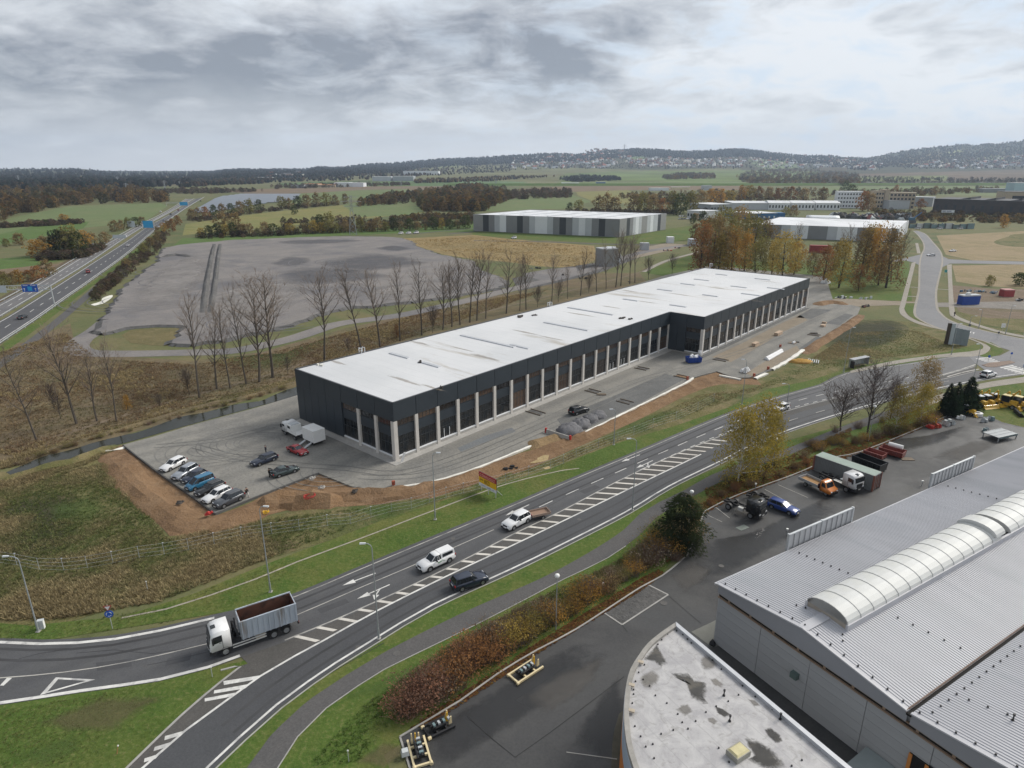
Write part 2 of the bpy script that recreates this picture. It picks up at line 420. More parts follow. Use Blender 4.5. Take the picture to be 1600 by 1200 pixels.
field([(1488,415),(1600,413),(1760,414),(1760,452),(1600,451),(1530,446),(1494,440)], G_TANFLD, .03)
field([(1480,445),(1560,452),(1760,452),(1760,505),(1600,500),(1545,500),(1500,492)], ground('brown_earth',((.17,.125,.09),(.14,.115,.07),(.20,.15,.11)),(.04,.2,1.4), bump=.25),.032)
field([(1492,486),(1545,497),(1760,503),(1760,540),(1600,528),(1520,505)], G_MEADOW, .036)
field([(-300,720),(-300,560),(40,535),(110,505),(120,552),(300,564),(410,550),(540,513),(800,457),(905,427),(1000,427),(1010,440),(456,606),(200,678),(40,728)], G_MARSH, .024,'marsh')
field([(-500,690),(36,740),(170,700),(260,838),(560,780),(1000,648),(1085,590),(1200,590),(1335,500),(1500,505),(1530,545),(1480,560),(1330,588),(0,1006),(-500,1030)], G_MEADOW, .03,'meadow')
field([(-400,970),(0,974),(50,978),(100,972),(190,964),(250,945),(300,929),(400,888),(470,861),(520,843),(600,812),(700,780),(760,764),(870,728),(960,694),(1060,664),(1140,636),(1200,608),(1260,596),(1330,574),(1400,562),(1480,550),(1535,535),(1550,545),(1400,580),(1132,660),(460,940),(0,1012),(-400,1000)], G_GRASS, .036,'verge')
field([(-400,1100),(0,1090),(375,1035),(1000,780),(1225,690),(1640,575),(1800,600),(1800,760),(1540,660),(1440,665),(1350,705),(1100,800),(1030,905),(840,1020),(600,1180),(700,1420),(-400,1420)], G_GRASS, .03,'verge')
# a rough dark mound and thin trails in the grass
sheet('mound',[(1285,532),(1300,512),(1335,502),(1380,499),(1415,508),(1418,520),(1395,533),(1345,546),(1305,550)],.034, ground('mound',((.085,.088,.036),(.13,.115,.055),(.06,.068,.028)),(.08,.3,1.5), bump=.4), smooth_edge=True)
sheet('field',[(1553,378),(1575,370),(1600,365),(1760,360),(1760,392),(1600,386),(1570,384)],.038, G_MEADOW, smooth_edge=True)

# ------------------------------------------------------------------ haze ground beyond: terrain rising to the hills, one sheet
SKY_U = [-700,-300,0,130,165,200,330,360,400,480,495,520,580,620,690,720,800,860,900,960,1000,1060,1080,1130,1160,1190,1260,1280,1350,1380,1410,1450,1500,1520,1570,1600,1700,1900,2300]
SKY_V = [262,264,264,264,268,269,269,265,265,265,261,263,257,255,249,248,244,240,242,235,233,236,238,234,233,237,245,243,247,243,236,231,226,227,224,220,216,222,230]
VB, V2, Y0, Y1, Y2 = 291.0,267.0, None, 4600.0,7400.0
Y0 = g(800, VB).y
def far(u, v):
    vs = float(np.interp(u, SKY_U, SKY_V)); v2 = max(V2, vs + 5)
    if v >= VB: return g(u, v)
    if v >= v2: y = Y0 * (Y1 / Y0) ** ((VB - v) / (VB - v2))
    else: y = Y1 * (Y2 / Y1) ** ((v2 - v) / max(v2 - vs, 1))
    d = ray(u, v); k = y / d.y
    return Vector((d.x * k, y, HC + d.z * k))
def W(u, v): return g(u, v) if v >= VB else far(u, v)
us = np.arange(-700,2301,6.0); rows = 72
HILLP = [   # (outline in the photograph, colour of what grows there)
    ([(640,262),(760,258),(900,262),(1000,266),(1160,262),(1160,290),(640,291)],(0.150,0.150,0.075)),
    ([(880,271),(960,268),(1160,266),(1280,268),(1280,289),(870,289)],(0.135,0.175,0.065)),
    ([(300,280),(600,272),(700,280),(700,291),(300,291)],(0.145,0.145,0.076)),
    ([(440,286),(640,280),(820,284),(820,291),(440,291)],(0.102,0.153,0.068)),
    ([(660,258),(715,255),(720,261),(680,264)],(0.170,0.187,0.085)),
    ([(1330,272),(1620,265),(1620,280),(1330,284)],(0.145,0.111,0.076)),
    ([(1330,276),(1480,274),(1480,283),(1330,284)],(0.153,0.170,0.068)),
    ([(1400,256),(1420,245),(1470,238),(1470,252),(1440,258)],(0.204,0.170,0.093)),
    ([(1470,240),(1500,233),(1505,240),(1480,246)],(0.272,0.289,0.136)),
    ([(1525,243),(1580,243),(1580,249),(1530,250)],(0.238,0.272,0.119)),
    ([(980,244),(1010,240),(1010,250),(985,252)],(0.136,0.187,0.076)),
    ([(1170,250),(1240,245),(1250,262),(1190,265)],(0.145,0.187,0.085)),
]
mbv, mbc = [],[]
for r_ in range(rows + 1):
    for u in us:
        vs = float(np.interp(u, SKY_U, SKY_V)); k = r_ / (rows - 1)
        if r_ == rows:
            p = far(u, vs); p = Vector((p.x * 1.5, p.y * 1.5, p.z * .3)); v = vs
        else:
            v = VB + (vs - VB) * k; p = far(u, v)
        if r_ == 0: p = Vector((p.x, p.y, -.02))
        mbv.append(tuple(p)); c = (.07,.072,.042)
        if v > 275 and u < 900: c = (.13,.115,.07)
        for pl, cc in HILLP:
            if inpoly(u, v, pl): c = cc
        mbc.append(c)
nu = len(us)
fcs = [(a * nu + i, a * nu + i + 1,(a + 1) * nu + i + 1,(a + 1) * nu + i) for a in range(rows) for i in range(nu - 1)]
me = bpy.data.meshes.new('hills'); me.from_pydata(mbv, [], fcs)
at = me.attributes.new('tint','FLOAT_COLOR','POINT')
cc = np.ones((len(mbv),4), np.float32); cc[:, :3] = np.array(mbc); at.data.foreach_set('color', cc.ravel())
m, t, b = newmat('hill_cover')
tc = t.add('ShaderNodeTexCoord').outputs['Object']; a = t.add('ShaderNodeAttribute', attribute_name='tint')
c = t.mix(1., a.outputs['Color'], t.ramp(t.noise(.004,6,.65, tc),.3,.7,.7,1.35),'MULTIPLY')
c = t.mix(t.m('MULTIPLY', t.ramp(t.noise(.0022,4,.6, tc),.5,.6),.35), c, (.10,.075,.045))
t.put(b.inputs['Base Color'], c); b.inputs['Roughness'].default_value = 1; b.inputs['Specular IOR Level'].default_value = .05
me.materials.append(m); put('hills', me, kind='structure')

# haze: one closed box of pale air round everything
mb = MB(); mb.box(-12500,12500,-420,12200,-3,560)
m = bpy.data.materials.new('haze'); m.use_nodes = True; t = NT(m.node_tree); t.n.clear()
pv = t.add('ShaderNodeVolumePrincipled'); pv.inputs['Color'].default_value = (.66,.80,1,1); pv.inputs['Density'].default_value = 6.8e-5; pv.inputs['Anisotropy'].default_value = .2
ow = t.add('ShaderNodeOutputMaterial'); t.l.new(pv.outputs[0], ow.inputs['Volume'])
mb.build('haze', m, kind='stuff')

# ------------------------------------------------------------------ roads
UL = gl([(-420,985),(-250,1000),(-100,1006),(0,1004),(60,1006.5),(120,1005),(180,999),(250,986),(335,966),(400,951),(462,932.5),(550,895.5),(650,853.5),(800,791),(900,748),(1000,706),(1132,650),(1200,626),(1285,602)])
ULR = gl([(1285,602),(1310,589),(1340,580),(1400,572),(1480,560),(1530,552)])
UM = gl([(-420,1118),(-250,1122),(-100,1110),(0,1099),(125,1080),(250,1062),(325,1043),(375,1025),(445,1001),(535,964),(600,935),(650,912),(735,870),(800,836),(877,799),(960,755),(1022,725),(1075,702),(1110,688),(1207,650),(1290,626),(1400,603),(1472,587),(1522,573)])
LM = gl([(120,1290),(170,1246),(225,1199),(290,1142),(350,1098),(407,1057),(460,1026),(510,999),(595,952),(710,895),(800,853),(912,799),(990,761),(1065,725),(1115,701),(1207,660),(1290,634),(1400,609),(1472,593),(1525,580)])
LR = gl([(250,1290),(285,1246),(325,1199),(375,1152),(432,1102),(482,1065),(525,1036),(585,999),(675,946),(800,889),(890,845),(980,799),(1045,760),(1127,720),(1200,684),(1300,650),(1400,622),(1522,595),(1600,583),(1660,574)])
S = lambda p: spline(p, 3)
ul, ulr, um, lm, lr = S(UL), S(ULR), S(UM), S(LM), S(LR)
ulall = ul + ulr[1:]
ribbon('road', offset(ulall, .7), offset(um, -.3),.052, G_ASPH, 150)
ribbon('road', offset(lm, .2), offset(lr, -.6),.056, G_ASPHB, 150)
cut = lambda pts, u0, u1: [p for p in pts if u0 <= proj(p)[0] <= u1]
ribbon('road', cut(um, 365,1530), cut(lm, 380,1530),.048, G_MEDIAN, 120)
sheet('road',[(376,1041),(345,1066),(285,1117),(200,1199),(140,1260),(205,1262),(300,1160),(445,1046),(470,1010)],.044, G_MEDIAN)
sheet('road',[(1510,553),(1536,557),(1562,556),(1578,548),(1563,543),(1538,533),(1600,529),(1680,545),(1760,560),(1760,610),(1640,578),(1600,584),(1545,591),(1538,578),(1524,568)],.060, G_ROADPALE)
# the pale road running away on the right, with its side roads
RL = gl([(1427,361),(1434,367),(1442,378),(1444,388),(1440,398),(1437,413),(1436,449),(1433,466),(1429,489),(1438,500),(1457,509),(1476,516),(1508,525.5),(1538,533.5),(1563,543.5)])
RR = gl([(1433,360.5),(1446,366),(1457,378),(1468,391),(1472,401),(1472,413),(1465,443),(1462.5,459),(1464,480),(1470,490),(1484.5,501),(1517.5,512),(1567,523.5),(1610,532),(1650,541)])
ribbon('road', spline(RL, 3), spline(RR, 3),.066, G_ROADPALE, 110)
sheet('road',[(1466,397),(1482,405),(1515,407),(1600,408.8),(1760,411),(1760,416),(1600,413.5),(1515,411.8),(1484,412),(1470,419)],.062, G_ROADPALE)
sheet('road',[(1441,397),(1415,403.5),(1395,407),(1395,409),(1415,407.5),(1428,410),(1439,416)],.062, G_ROADPALE)
sheet('dirt_track',[(1270,474),(1310,466),(1385,470),(1405,471),(1434,472),(1434,478),(1400,477),(1310,480),(1285,492)],.058, G_PADTAN)
sheet('dirt_track',[(1463,473),(1490,473),(1530,472),(1600,471),(1760,474),(1760,492),(1600,484),(1530,481),(1490,480),(1464,480)],.058, ground('track_grey',((.22,.20,.18),(.19,.175,.155)) + ((.25,.23,.20),),(.06,.3,3)))
def stripe(pts, wd, z, m, name='road_marking', parent=None): return stripe_mb(MB(), pts, wd, z).build(name, m, parent, kind='structure')
KZ = .066
stripe(cut(ul, -500,345),.42, KZ, G_PAINT); stripe(cut(ul, 340,1290),.17, KZ, G_PAINTOLD); stripe(ulr, .15, KZ, G_PAINTOLD)
stripe(cut(um, -500,430),.42, KZ, G_PAINT); stripe(cut(um, 425,1112),.2, KZ, G_PAINTOLD); stripe(cut(um, 1105,1600),.15, KZ, G_PAINTOLD)
stripe(cut(lm, 100,1115),.26, KZ + .004, G_PAINT); stripe(cut(lm, 1380,1600),.15, KZ + .004, G_PAINTOLD)
stripe(cut(lr, 200,2000),.26, KZ + .004, G_PAINT)
# kerb along the far carriageway and the grass corner
def kerb(pts, wd=.25, h=.12, name='kerb'):
    mb = MB(); a = offset(pts, wd / 2); b = offset(pts, -wd / 2)
    mb.loft([[(p.x, p.y, 0),(p.x, p.y, h),(q.x, q.y, h),(q.x, q.y, 0)] for p, q in zip(a, b)])
    return mb.build(name, G_KERB, kind='structure')
tip = spline(gl([(345,1048),(366,1042.5),(376,1042),(345,1066),(285,1117),(200,1199),(150,1250)]),2)
kerb(tip, .22,.1)
# lane line: solid near the junction, dashed beyond
lane = S(gl([(-300,1068),(-100,1066),(0,1060),(100,1051),(200,1035),(322,1007),(400,985),(465,961),(560,920),(650,882),(707,857),(800,815),(850,789),(990,727),(1132,666),(1237,629),(1312,611),(1400,594),(1480,578)]))
stripe(cut(lane, -400,795),.14, KZ, G_PAINTOLD)
def dashes(pts, on, off, wd, z, m, name='road_marking'):
    mb = MB(); s = 0; L_ = length(pts)
    while s < L_ - on:
        a, d = along(pts, s); b_, _ = along(pts, s + on); stripe_mb(mb, [a, b_], wd, z); s += on + off
    return mb.build(name, m, kind='structure')
dashes(cut(lane, 800,1485),3.0,3.0,.16, KZ, G_PAINT)
dashes(S(gl([(1000,735),(1100,690),(1215,645),(1275,628),(1372,605)])),1.5,1.5,.16, KZ + .008, G_PAINT)
dashes(S(gl([(1150,690),(1215,664),(1290,641),(1390,615),(1500,592)])),3,6,.14, KZ + .008, G_PAINTOLD)
# hatched median: a bar every 2.55 m, slanting from the left line to the right line
mb = MB(); mu, ml = cut(um, 440,1125), cut(lm, 440,1150)
s = 1.2; Lu = length(mu)
while s < Lu - 1:
    a, d = along(mu, s)
    nn = Vector((d.y, -d.x, 0))               # towards the right line
    best = min(ml, key=lambda p: abs((p - a).dot(d) - .75 * (p - a).dot(nn)))
    wdt = max((best - a).dot(nn) - .2,.1); e = a + nn * wdt + d * (.75 * wdt); a2 = a + nn * .1 + d * .05
    h = d * .27
    if wdt > .5: mb.q(at_z(a2 - h, KZ), at_z(e - h, KZ), at_z(e + h, KZ), at_z(a2 + h, KZ))
    s += 2.55
mb.build('road_marking', mat('hatch_paint',(.56,.53,.48),.75,.16,1.4, col2=(.40,.38,.35), c2=(.55,.7)), kind='structure')
# bars beside the grass corner
mb = MB()
for q in ([(349,1065),(407,1056),(400,1062.5),(350,1071)],[(335,1079.5),(392,1069),(383,1076.5),(334,1084.5)],[(320,1092),(368,1083),(360,1089.5),(320,1097)],
          [(258,1151),(290,1142),(283,1149.5),(257,1157.5)],[(242,1168),(268,1160),(261,1168),(240,1174.5)],[(226,1186),(251,1178),(243,1186.5),(225,1192)]):
    mb.q(*[at_z(p, KZ) for p in reversed(gl(q))])
# give-way triangle and a stop dash
o_ = gl([(87.5,1059),(149,1062.5),(62.5,1087)]); c_ = sum(o_, Vector()) / 3; i_ = [c_ + (p - c_) * .70 for p in o_]
for k in range(3): mb.q(*[at_z(p, KZ) for p in (o_[k], i_[k], i_[(k + 1) % 3], o_[(k + 1) % 3])])
mb.q(*[at_z(p, KZ) for p in gl([(0,1072),(6,1072),(19,1060),(11,1060)])])
mb.build('road_marking',G_PAINT, kind='structure')
def arrow(tail, tip_, bend=None):
    mb = MB(); a, b_ = at_z(g(*tail), KZ + .002), at_z(g(*tip_), KZ + .002); d = (b_ - a).normalized(); n = Vector((-d.y, d.x, 0)); L_ = (b_ - a).length
    hd = L_ * .36; c = b_ - d * hd
    stripe_mb(mb, [a, c],.17, KZ + .002)
    mb.q(c + n * .42, c - n * .42, b_)
    if bend:                                  # a second head turning off to one side
        e = a + d * (L_ * .30); f = e + d * 1.0 + n * (bend * .75)
        stripe_mb(mb, [e, f],.17, KZ + .006); dd = (d * .7 + n * bend * .8).normalized(); nn = Vector((-dd.y, dd.x, 0))
        mb.q(f + nn * .42, f - nn * .42, f + dd * 1.0)
    return mb.build('road_marking',G_PAINT, kind='structure')
arrow((587,896),(535,915.5)); arrow((609,914),(558,936.5),1)
arrow((1000,711),(971,722)); arrow((1020,720),(994,732),1); arrow((827,789),(790,806))
# zebra crossings and the splitter island on the right
mb = MB()
for k in range(6):
    a, b_ = (1524 + k * 4.2,560.5 + k * 1.3),(1545 + k * 4.2,558.5 + k * 1.6)
    mb.q(*[at_z(p, .075) for p in reversed(gl([a, b_, (b_[0] + 1.6, b_[1] + .8),(a[0] + 1.6, a[1] + .8)]))])
for k in range(7):
    a, b_ = (1562 + k * 5.5,574.5 + k * 1.7),(1582 + k * 5.5,571 + k * 1.7)
    mb.q(*[at_z(p, .075) for p in reversed(gl([a, b_, (b_[0] + 2.6, b_[1] + 1.1),(a[0] + 2.6, a[1] + 1.1)]))])
for k in range(7):                            # shark teeth on the pale road
    mb.q(*[at_z(p, .078) for p in reversed(gl([(1490 + k * 5,511 + k * 1.4),(1493 + k * 5,511.8 + k * 1.4),(1490.6 + k * 5,514 + k * 1.4)]))])
mb.build('road_marking',G_PAINT, kind='structure')
def island(px, m=G_PAVE, h=.14, name='traffic_island'):
    return MB().prism([(p.x, p.y) for p in gl(px)],0, h).build(name, m, kind='structure')
island([(1534,571),(1545,567.5),(1578,564),(1586,567),(1570,571),(1556,574),(1542,574)], ground('island_brick',((.25,.19,.15),(.22,.17,.14),(.27,.21,.17)),(.2,.6,4)))
stripe(spline(gl([(1472,586),(1500,578),(1524,570)]),2),.4,.074, G_PAINTOLD); stripe(spline(gl([(1480,589),(1505,582),(1530,577)]),2),.4,.074, G_PAINTOLD)
# verge corner, pavements
sheet('verge',[(1531,557),(1535,553),(1548,549),(1550,544),(1540,537),(1548,535),(1562,542),(1569,549),(1558,556),(1543,559)],.068, G_GRASS)
def pavement(a, b_, z=.08, m=G_PAVE, name='pavement'): return ribbon(name, spline(gl(a),3), spline(gl(b_),3), z, m)
pavement([(1328,580),(1345,575.5),(1400,563.5),(1475,553.5),(1520,549),(1538,545),(1534,538),(1508,527.5)],[(1330,583),(1350,579.5),(1400,569),(1475,558.5),(1527,557),(1546,548),(1548,542),(1512,527)])
pavement([(1430,380),(1433,396)],[(1434.5,380),(1438.5,396)]); pavement([(1424.5,411),(1407.5,473),(1405,483),(1409,493),(1433,506),(1473,516)],[(1431,409),(1415.5,473),(1413,483),(1420,494),(1437,503),(1474,515)])
pavement([(1479.5,414),(1481.5,442),(1483,484),(1489,496),(1517,507),(1564,521),(1640,535)],[(1487,413),(1488,442),(1491.5,484),(1494.5,493),(1520,504),(1566,518),(1642,532)])
for a, b_ in (((1420,448.5),(1436,449.5)),((1462,451.5),(1483,453)),((1413,463),(1434,463.5))): stripe(gl([a, b_]),1.2,.072, G_PAVE, 'pavement')
stripe(spline(RL, 3),.8,.07, G_PAVE, 'kerb'); stripe(spline(RR, 3),.8,.07, G_PAVE, 'kerb')
sheet('verge',[(1413,483),(1415.5,474),(1432,474),(1429,489),(1436,500),(1437,502),(1421,494)],.06, G_GRASS)
# walking path south of the road
PL = gl([(330,1275),(387,1199),(425,1147),(480,1096),(540,1056),(600,1020),(725,957),(850,902),(930,858),(975,828),(1000,803),(1030,785),(1070,766),(1110,743),(1160,724),(1225,703),(1320,665),(1400,638),(1522,602),(1600,589),(1700,574)])
PR = gl([(395,1275),(435,1199),(465,1152),(510,1107),(560,1072),(600,1047),(737,980),(825,935),(882,905),(950,872),(1000,836),(1024,810),(1055,790),(1090,772),(1120,756),(1170,734),(1228,713),(1310,680),(1400,652),(1522,611),(1600,598),(1700,583)])
pl, pr = spline(PL, 3), spline(PR, 3)
ribbon('footpath',[p for p in pl if proj(p)[0] < 1450],[p for p in pr if proj(p)[0] < 1450],.06, G_PATH, 120)
ribbon('footpath',[p for p in pl if proj(p)[0] > 1440],[p for p in pr if proj(p)[0] > 1440],.064, G_PAVE, 20)
kerb([p for p in pr if proj(p)[0] < 1000],.1,.09)
kerb(offset(lr, -.75),.14,.08)
# narrow drain channel and desire line in the north verge
stripe(spline(gl([(190,966),(260,952),(330,930),(400,905),(465,878),(560,843),(680,797),(790,757),(880,735),(905,732)]),3),.28,.05, mat('channel',(.30,.27,.22),.9,.3,1.5),'drain_channel')

# repairs, cracks and rubber marks in the roads
PATCH = mat('asphalt_repair',(.060,.060,.063),.75,.15,2); CRACK = mat('sealed_crack',(.030,.030,.032),.6,.2,3); RUB = mat('tyre_marks',(.052,.052,.054),.8,.4,.8, stretch=(.2,.2,1))
for px in ([(258,1041),(262,1030),(300,1021),(297,1032)],[(150,1036),(205,1030),(206,1042),(152,1049)],[(905,768),(930,758),(938,762),(914,772)],[(1180,668),(1210,655),(1218,658),(1188,671)],[(495,953),(540,936),(546,942),(502,959)]): sheet('asphalt_patch', px, .0585, PATCH)
for px in ([(120,1021),(180,1016),(240,1022),(300,1012)],[(230,1040),(280,1030),(330,1018)],[(800,812),(850,795),(905,765),(960,742)],[(640,876),(690,850),(760,822)],[(1150,672),(1230,640),(1300,622)],[(460,1090),(520,1050),(600,1005)],[(30,1030),(60,1022),(100,1016)]): stripe(spline(gl(px),2),.07,.0605, CRACK, 'road_crack')
for d in (1.0,2.6): stripe(offset(cut(ul, -300,1280),-d),.38,.0575, RUB, 'tyre_marks')
for d in (.9,2.5): stripe(offset(cut(lr, 330,1500), d),.34,.0595, RUB, 'tyre_marks')
for u, v in ((708,842),(1040,706),(905,812),(560,1012)):
    p = g(u, v); tag(MB().prism([(p.x + .33 * math.cos(k * .52), p.y + .33 * math.sin(k * .52)) for k in range(12)],.03,.063).build('manhole_cover', mat('cast_iron',(.10,.095,.09),.7,.2,8)),'round iron manhole cover in the road surface, one of four on the carriageways','manhole cover','manhole covers in the carriageways')
# ------------------------------------------------------------------ motorway on the left
ME = spline(gl([(-200,660),(-60,572),(0,532),(50,499.5),(95,468),(140,437),(200,393.5),(245,356),(285,328),(302,317.5),(318,308)]),6)     # near edge line
MM2 = spline(gl([(-200,610),(-60,535),(6,500),(50,473),(100,441),(140,415),(200,376.5),(232,354),(268,334),(290,320.5),(306,311)]),6)
MM1 = spline(gl([(-200,600),(-60,529),(0,494),(50,464),(95,437),(140,409),(192,374),(228,352),(265,332),(287,319.5),(303,310.5)]),6)
ML = spline(gl([(-200,572),(-60,507),(0,477.5),(38,457),(75,436),(132,401),(185,372),(220,352.5),(250,338),(277,322),(293,311)]),6)
ribbon('motorway', offset(MM2,.8), offset(ME, -1.6),.05, G_MWAYNEW, 160)
ribbon('motorway', offset(ML, 1.8), offset(MM1,-.8),.05, G_MWAY, 160)
ribbon('central_reservation', offset(MM1,-.7), offset(MM2,.7),.046, ground('central_grass',((.14,.13,.06),(.10,.11,.05),(.17,.155,.08)),(.04,.2,2)),120)
for p_, w_ in ((ME, .32),(MM2,.28),(MM1,.28),(ML, .32)): stripe(p_, w_, .056, G_PAINT)
mid = lambda a, b_: [p.lerp(q, .5) for p, q in zip(resample(a, 160), resample(b_, 160))]
dashes(mid(ME, MM2),5,8,.26,.056, G_PAINT); dashes(mid(MM1, ML),5,8,.26,.056, G_PAINT)
sheet('motorway_verge',[(-60,580),(0,541),(95,474),(146,440),(204,396),(246,362),(262,350),(262,356),(240,375),(205,405),(175,424),(120,465),(60,512),(0,556),(-60,598)],.034, G_GRASS)
SVC = spline(gl([(-80,622),(0,569),(37,543),(95,498),(155,446),(185,424),(215,402)]),5)
ribbon('service_track', offset(SVC, 1.6), offset(SVC, -1.6),.056, G_PATH, 60)
sheet('motorway_verge',[(-60,506),(0,474),(75,431),(132,397),(130,392),(70,426),(0,465),(-60,492)],.033, ground('noise_bank',((.12,.09,.06),(.09,.08,.045),(.14,.11,.075)),(.06,.3,2), bump=.3))
STEEL = mat('galvanised',(.48,.50,.51),.5,.12,4, metal=.4)
def guard_rail(pts, name_label, step=8.):
    o = thing('guard_rail', pts[0],0, name_label, 'guard rail'); p0 = pts[0]
    mb = MB(); pp = resample(pts, max(6, int(length(pts) / 12)))
    mb.loft([[(p.x - p0.x, p.y - p0.y, .5),(p.x - p0.x, p.y - p0.y + .06,.5),(p.x - p0.x, p.y - p0.y + .06,.85),(p.x - p0.x, p.y - p0.y, .85)] for p in pp]); mb.build('rail',STEEL, o)
    mb = MB(); s = 0
    while s < length(pts):
        a, d = along(pts, s); mb.box(a.x - p0.x - .06, a.x - p0.x + .06, a.y - p0.y - .05, a.y - p0.y + .05,0,.8); s += step
    mb.build('post',STEEL, o, kind='stuff')
guard_rail(offset(ME, -1.9),'steel guard rail along the near edge of the motorway')
guard_rail(offset(MM1,-.9),'steel guard rail on the grassy central strip of the motorway')
guard_rail(offset(ML, 2.2),'steel guard rail along the far edge of the motorway')

def plate_sign(name, o, x0, x1, y, z0, z1, m, th=.12): return MB().box(x0, x1, y - th, y, z0, z1).build(name, m, o)
BLUE = mat('sign_blue',(.012,.09,.42),.45,.05); WHITE = mat('white_paint',(.72,.72,.70),.5,.05,2); CYAN = mat('sign_cyan',(.03,.33,.62),.45,.06)
GREY = mat('grey_paint',(.34,.35,.36),.6,.1,2); DGREY = mat('dark_grey_paint',(.09,.095,.10),.55,.1,2); BLACK = mat('black_plastic',(.014,.014,.016),.55,.1,3)
SIGNBACK = mat('sign_back',(.46,.50,.52),.55,.08)
# gantry with the blue lane sign
pb = g(86,479); ht = height_at(pb, 446); qb = g(-70,452,0)
o = thing('gantry', pb, 0,'white sign gantry over the motorway carrying a large blue direction sign','sign gantry')
dx = Vector((-34,-2.0,0)); an = math.atan2(dx.y, dx.x); Lg = dx.length
def gantry_beam(o, Lg, an, ht):
    mb = MB(); mb.tube((0,0,0),(0,0, ht + .1),.24,.2,8); mb.build('post',STEEL, o)
    mb = MB(); e = (math.cos(an) * Lg, math.sin(an) * Lg); mb.tube((e[0], e[1],0),(e[0], e[1], ht + .1),.24,.2,8); mb.build('post',STEEL, o)
    mb = MB()
    for z in (ht, ht - 1.5):
        mb.tube((0,0, z),(e[0], e[1], z),.17,.17,6)
    n = int(Lg / 1.7)
    for i in range(n):
        a = i / n; b_ = (i + 1) / n
        mb.tube((e[0] * a, e[1] * a, ht - 1.5),(e[0] * a, e[1] * a, ht),.06,.06,4)
        mb.tube((e[0] * a, e[1] * a, ht - 1.5 * (i % 2)),(e[0] * b_, e[1] * b_, ht - 1.5 * ((i + 1) % 2)),.05,.05,4)
    mb.build('beam',STEEL, o)
gantry_beam(o, Lg, an, ht)
def on_beam(d): return Vector((math.cos(an) * d, math.sin(an) * d, 0))
def gsign(o, d0, d1, z0, z1, m, legend=True):
    a = on_beam(d0); b_ = on_beam(d1); n = Vector((0,-.3,0))
    mb = MB(); mb.loft([[(p.x, p.y - .34, z0),(p.x, p.y - .26, z0),(p.x, p.y - .26, z1),(p.x, p.y - .34, z1)] for p in (a, b_)])
    s = mb.build('sign_panel', m, o)
    if legend:
        w_ = (b_ - a)
        def bit(u0, u1, v0, v1, mm, nm='legend'):
            p, q = a + w_ * u0, a + w_ * u1; zz0, zz1 = z0 + (z1 - z0) * v0, z0 + (z1 - z0) * v1
            MB().loft([[(r.x, r.y - .375, zz0),(r.x, r.y - .345, zz0),(r.x, r.y - .345, zz1),(r.x, r.y - .375, zz1)] for r in (p, q)]).build(nm, mm, s)
        bit(.36,.64,.15,.72, CYAN)
        for u in (.14,.86): bit(u - .015, u + .015,.12,.5, WHITE); bit(u - .045, u + .045,.36,.5, WHITE)
        for u0, u1, v in ((.1,.3,.82),(.34,.42,.84),(.6,.7,.84),(.72,.92,.82)): bit(u0, u1, v, v + .07, WHITE)
gsign(o, 4.6,10.2, ht - 2.3, ht + .5, BLUE); gsign(o, 16,22, ht - 2.5, ht + .2, SIGNBACK, False)
for (u, v, vt, uL, lab, su) in ((241.5,358,345.5,224,'sign gantry with a blue board far down the motorway',(225.5,241)),(294.5,322,316,262,'farthest sign gantry where the motorway meets the solar field',(282,294))):
    pb = g(u, v); ht = height_at(pb, vt); k = pb.y / F
    o = thing('gantry', pb, 0, lab, 'sign gantry'); an = math.pi; gantry_beam(o, (u - uL) * k * 1.02, an, ht)
    d0, d1 = (u - su[1]) * k + .3,(u - su[0]) * k; gsign(o, d0, d1, ht - (5.5 if u < 250 else 4.2), ht + .3, CYAN, False)
# service signs seen from behind, beside the motorway
for (u, v, w_, h_, lab) in ((206,353,6,5,'grey back of a large board beside the motorway'),(187,371,9,2.5,'long low grey screen beside the motorway'),(146,387,2,3,'small white sign beside the dark motorway shrubs')):
    p = g(u, v + 4); o = thing('road_sign', p, .2, lab, 'road sign')
    MB().box(-w_ / 2, w_ / 2,-.05,.05,1.2,1.2 + h_).build('sign_panel',SIGNBACK, o)
    for x in (-w_ * .35, w_ * .35): MB().tube((x, .1,0),(x, .1,1.2 + h_ * .8),.08,.08,5).build('post',STEEL, o)

# ------------------------------------------------------------------ slag field on the left (a raised platform with an access loop)
LOT = [(262,388),(350,377.5),(400,375),(512,371),(620,372.5),(650,385),(687,399),(737,410),(742,421),(790,446),(675,469),(575,480),(525,486),(410,520),(283,540),(283,512),(200,515),(187,525),(172,530),(150,530),(160,510),(172,495),(207,442),(250,409)]
pts = [p + Vector((rnd.uniform(-1.3,1.3), rnd.uniform(-1.3,1.3),0)) for p in spline(gl(LOT[:16]) + gl([(196,514),(180,520),(160,522),(163,505),(207,442),(250,409)]),3.5, True)]
MB().prism([(p.x, p.y) for p in pts],-.2,.7).build('slag_platform',G_SLAG, kind='structure')
c_ = sum(pts, Vector()) / len(pts); mb = MB()
for a, b_ in zip(pts, pts[1:] + pts[:1]):
    d = (b_ - a); n = Vector((d.y, -d.x, 0)).normalized() * rnd.uniform(1.2,2.6)
    if n.dot(a - c_) < 0: n = -n
    mb.q(at_z(a, .702), at_z(b_, .702), at_z(b_ + n, .03), at_z(a + n, .03))
mb.build('slag_embankment',G_SLAGEDGE, kind='structure')
TR = spline(gl([(168,502),(150,517),(126,532),(119,545),(132,552),(170,553),(210,553),(300,551),(360,549),(405,541),(460,528),(525,507),(580,499),(635,491),(720,472),(800,452),(850,440),(900,428),(950,412),(975,402),(1010,393),(1060,385),(1100,383)]),4)
ribbon('haul_road', offset(TR, 3.3), offset(TR, -3.3),.06, G_SLAG, 160)
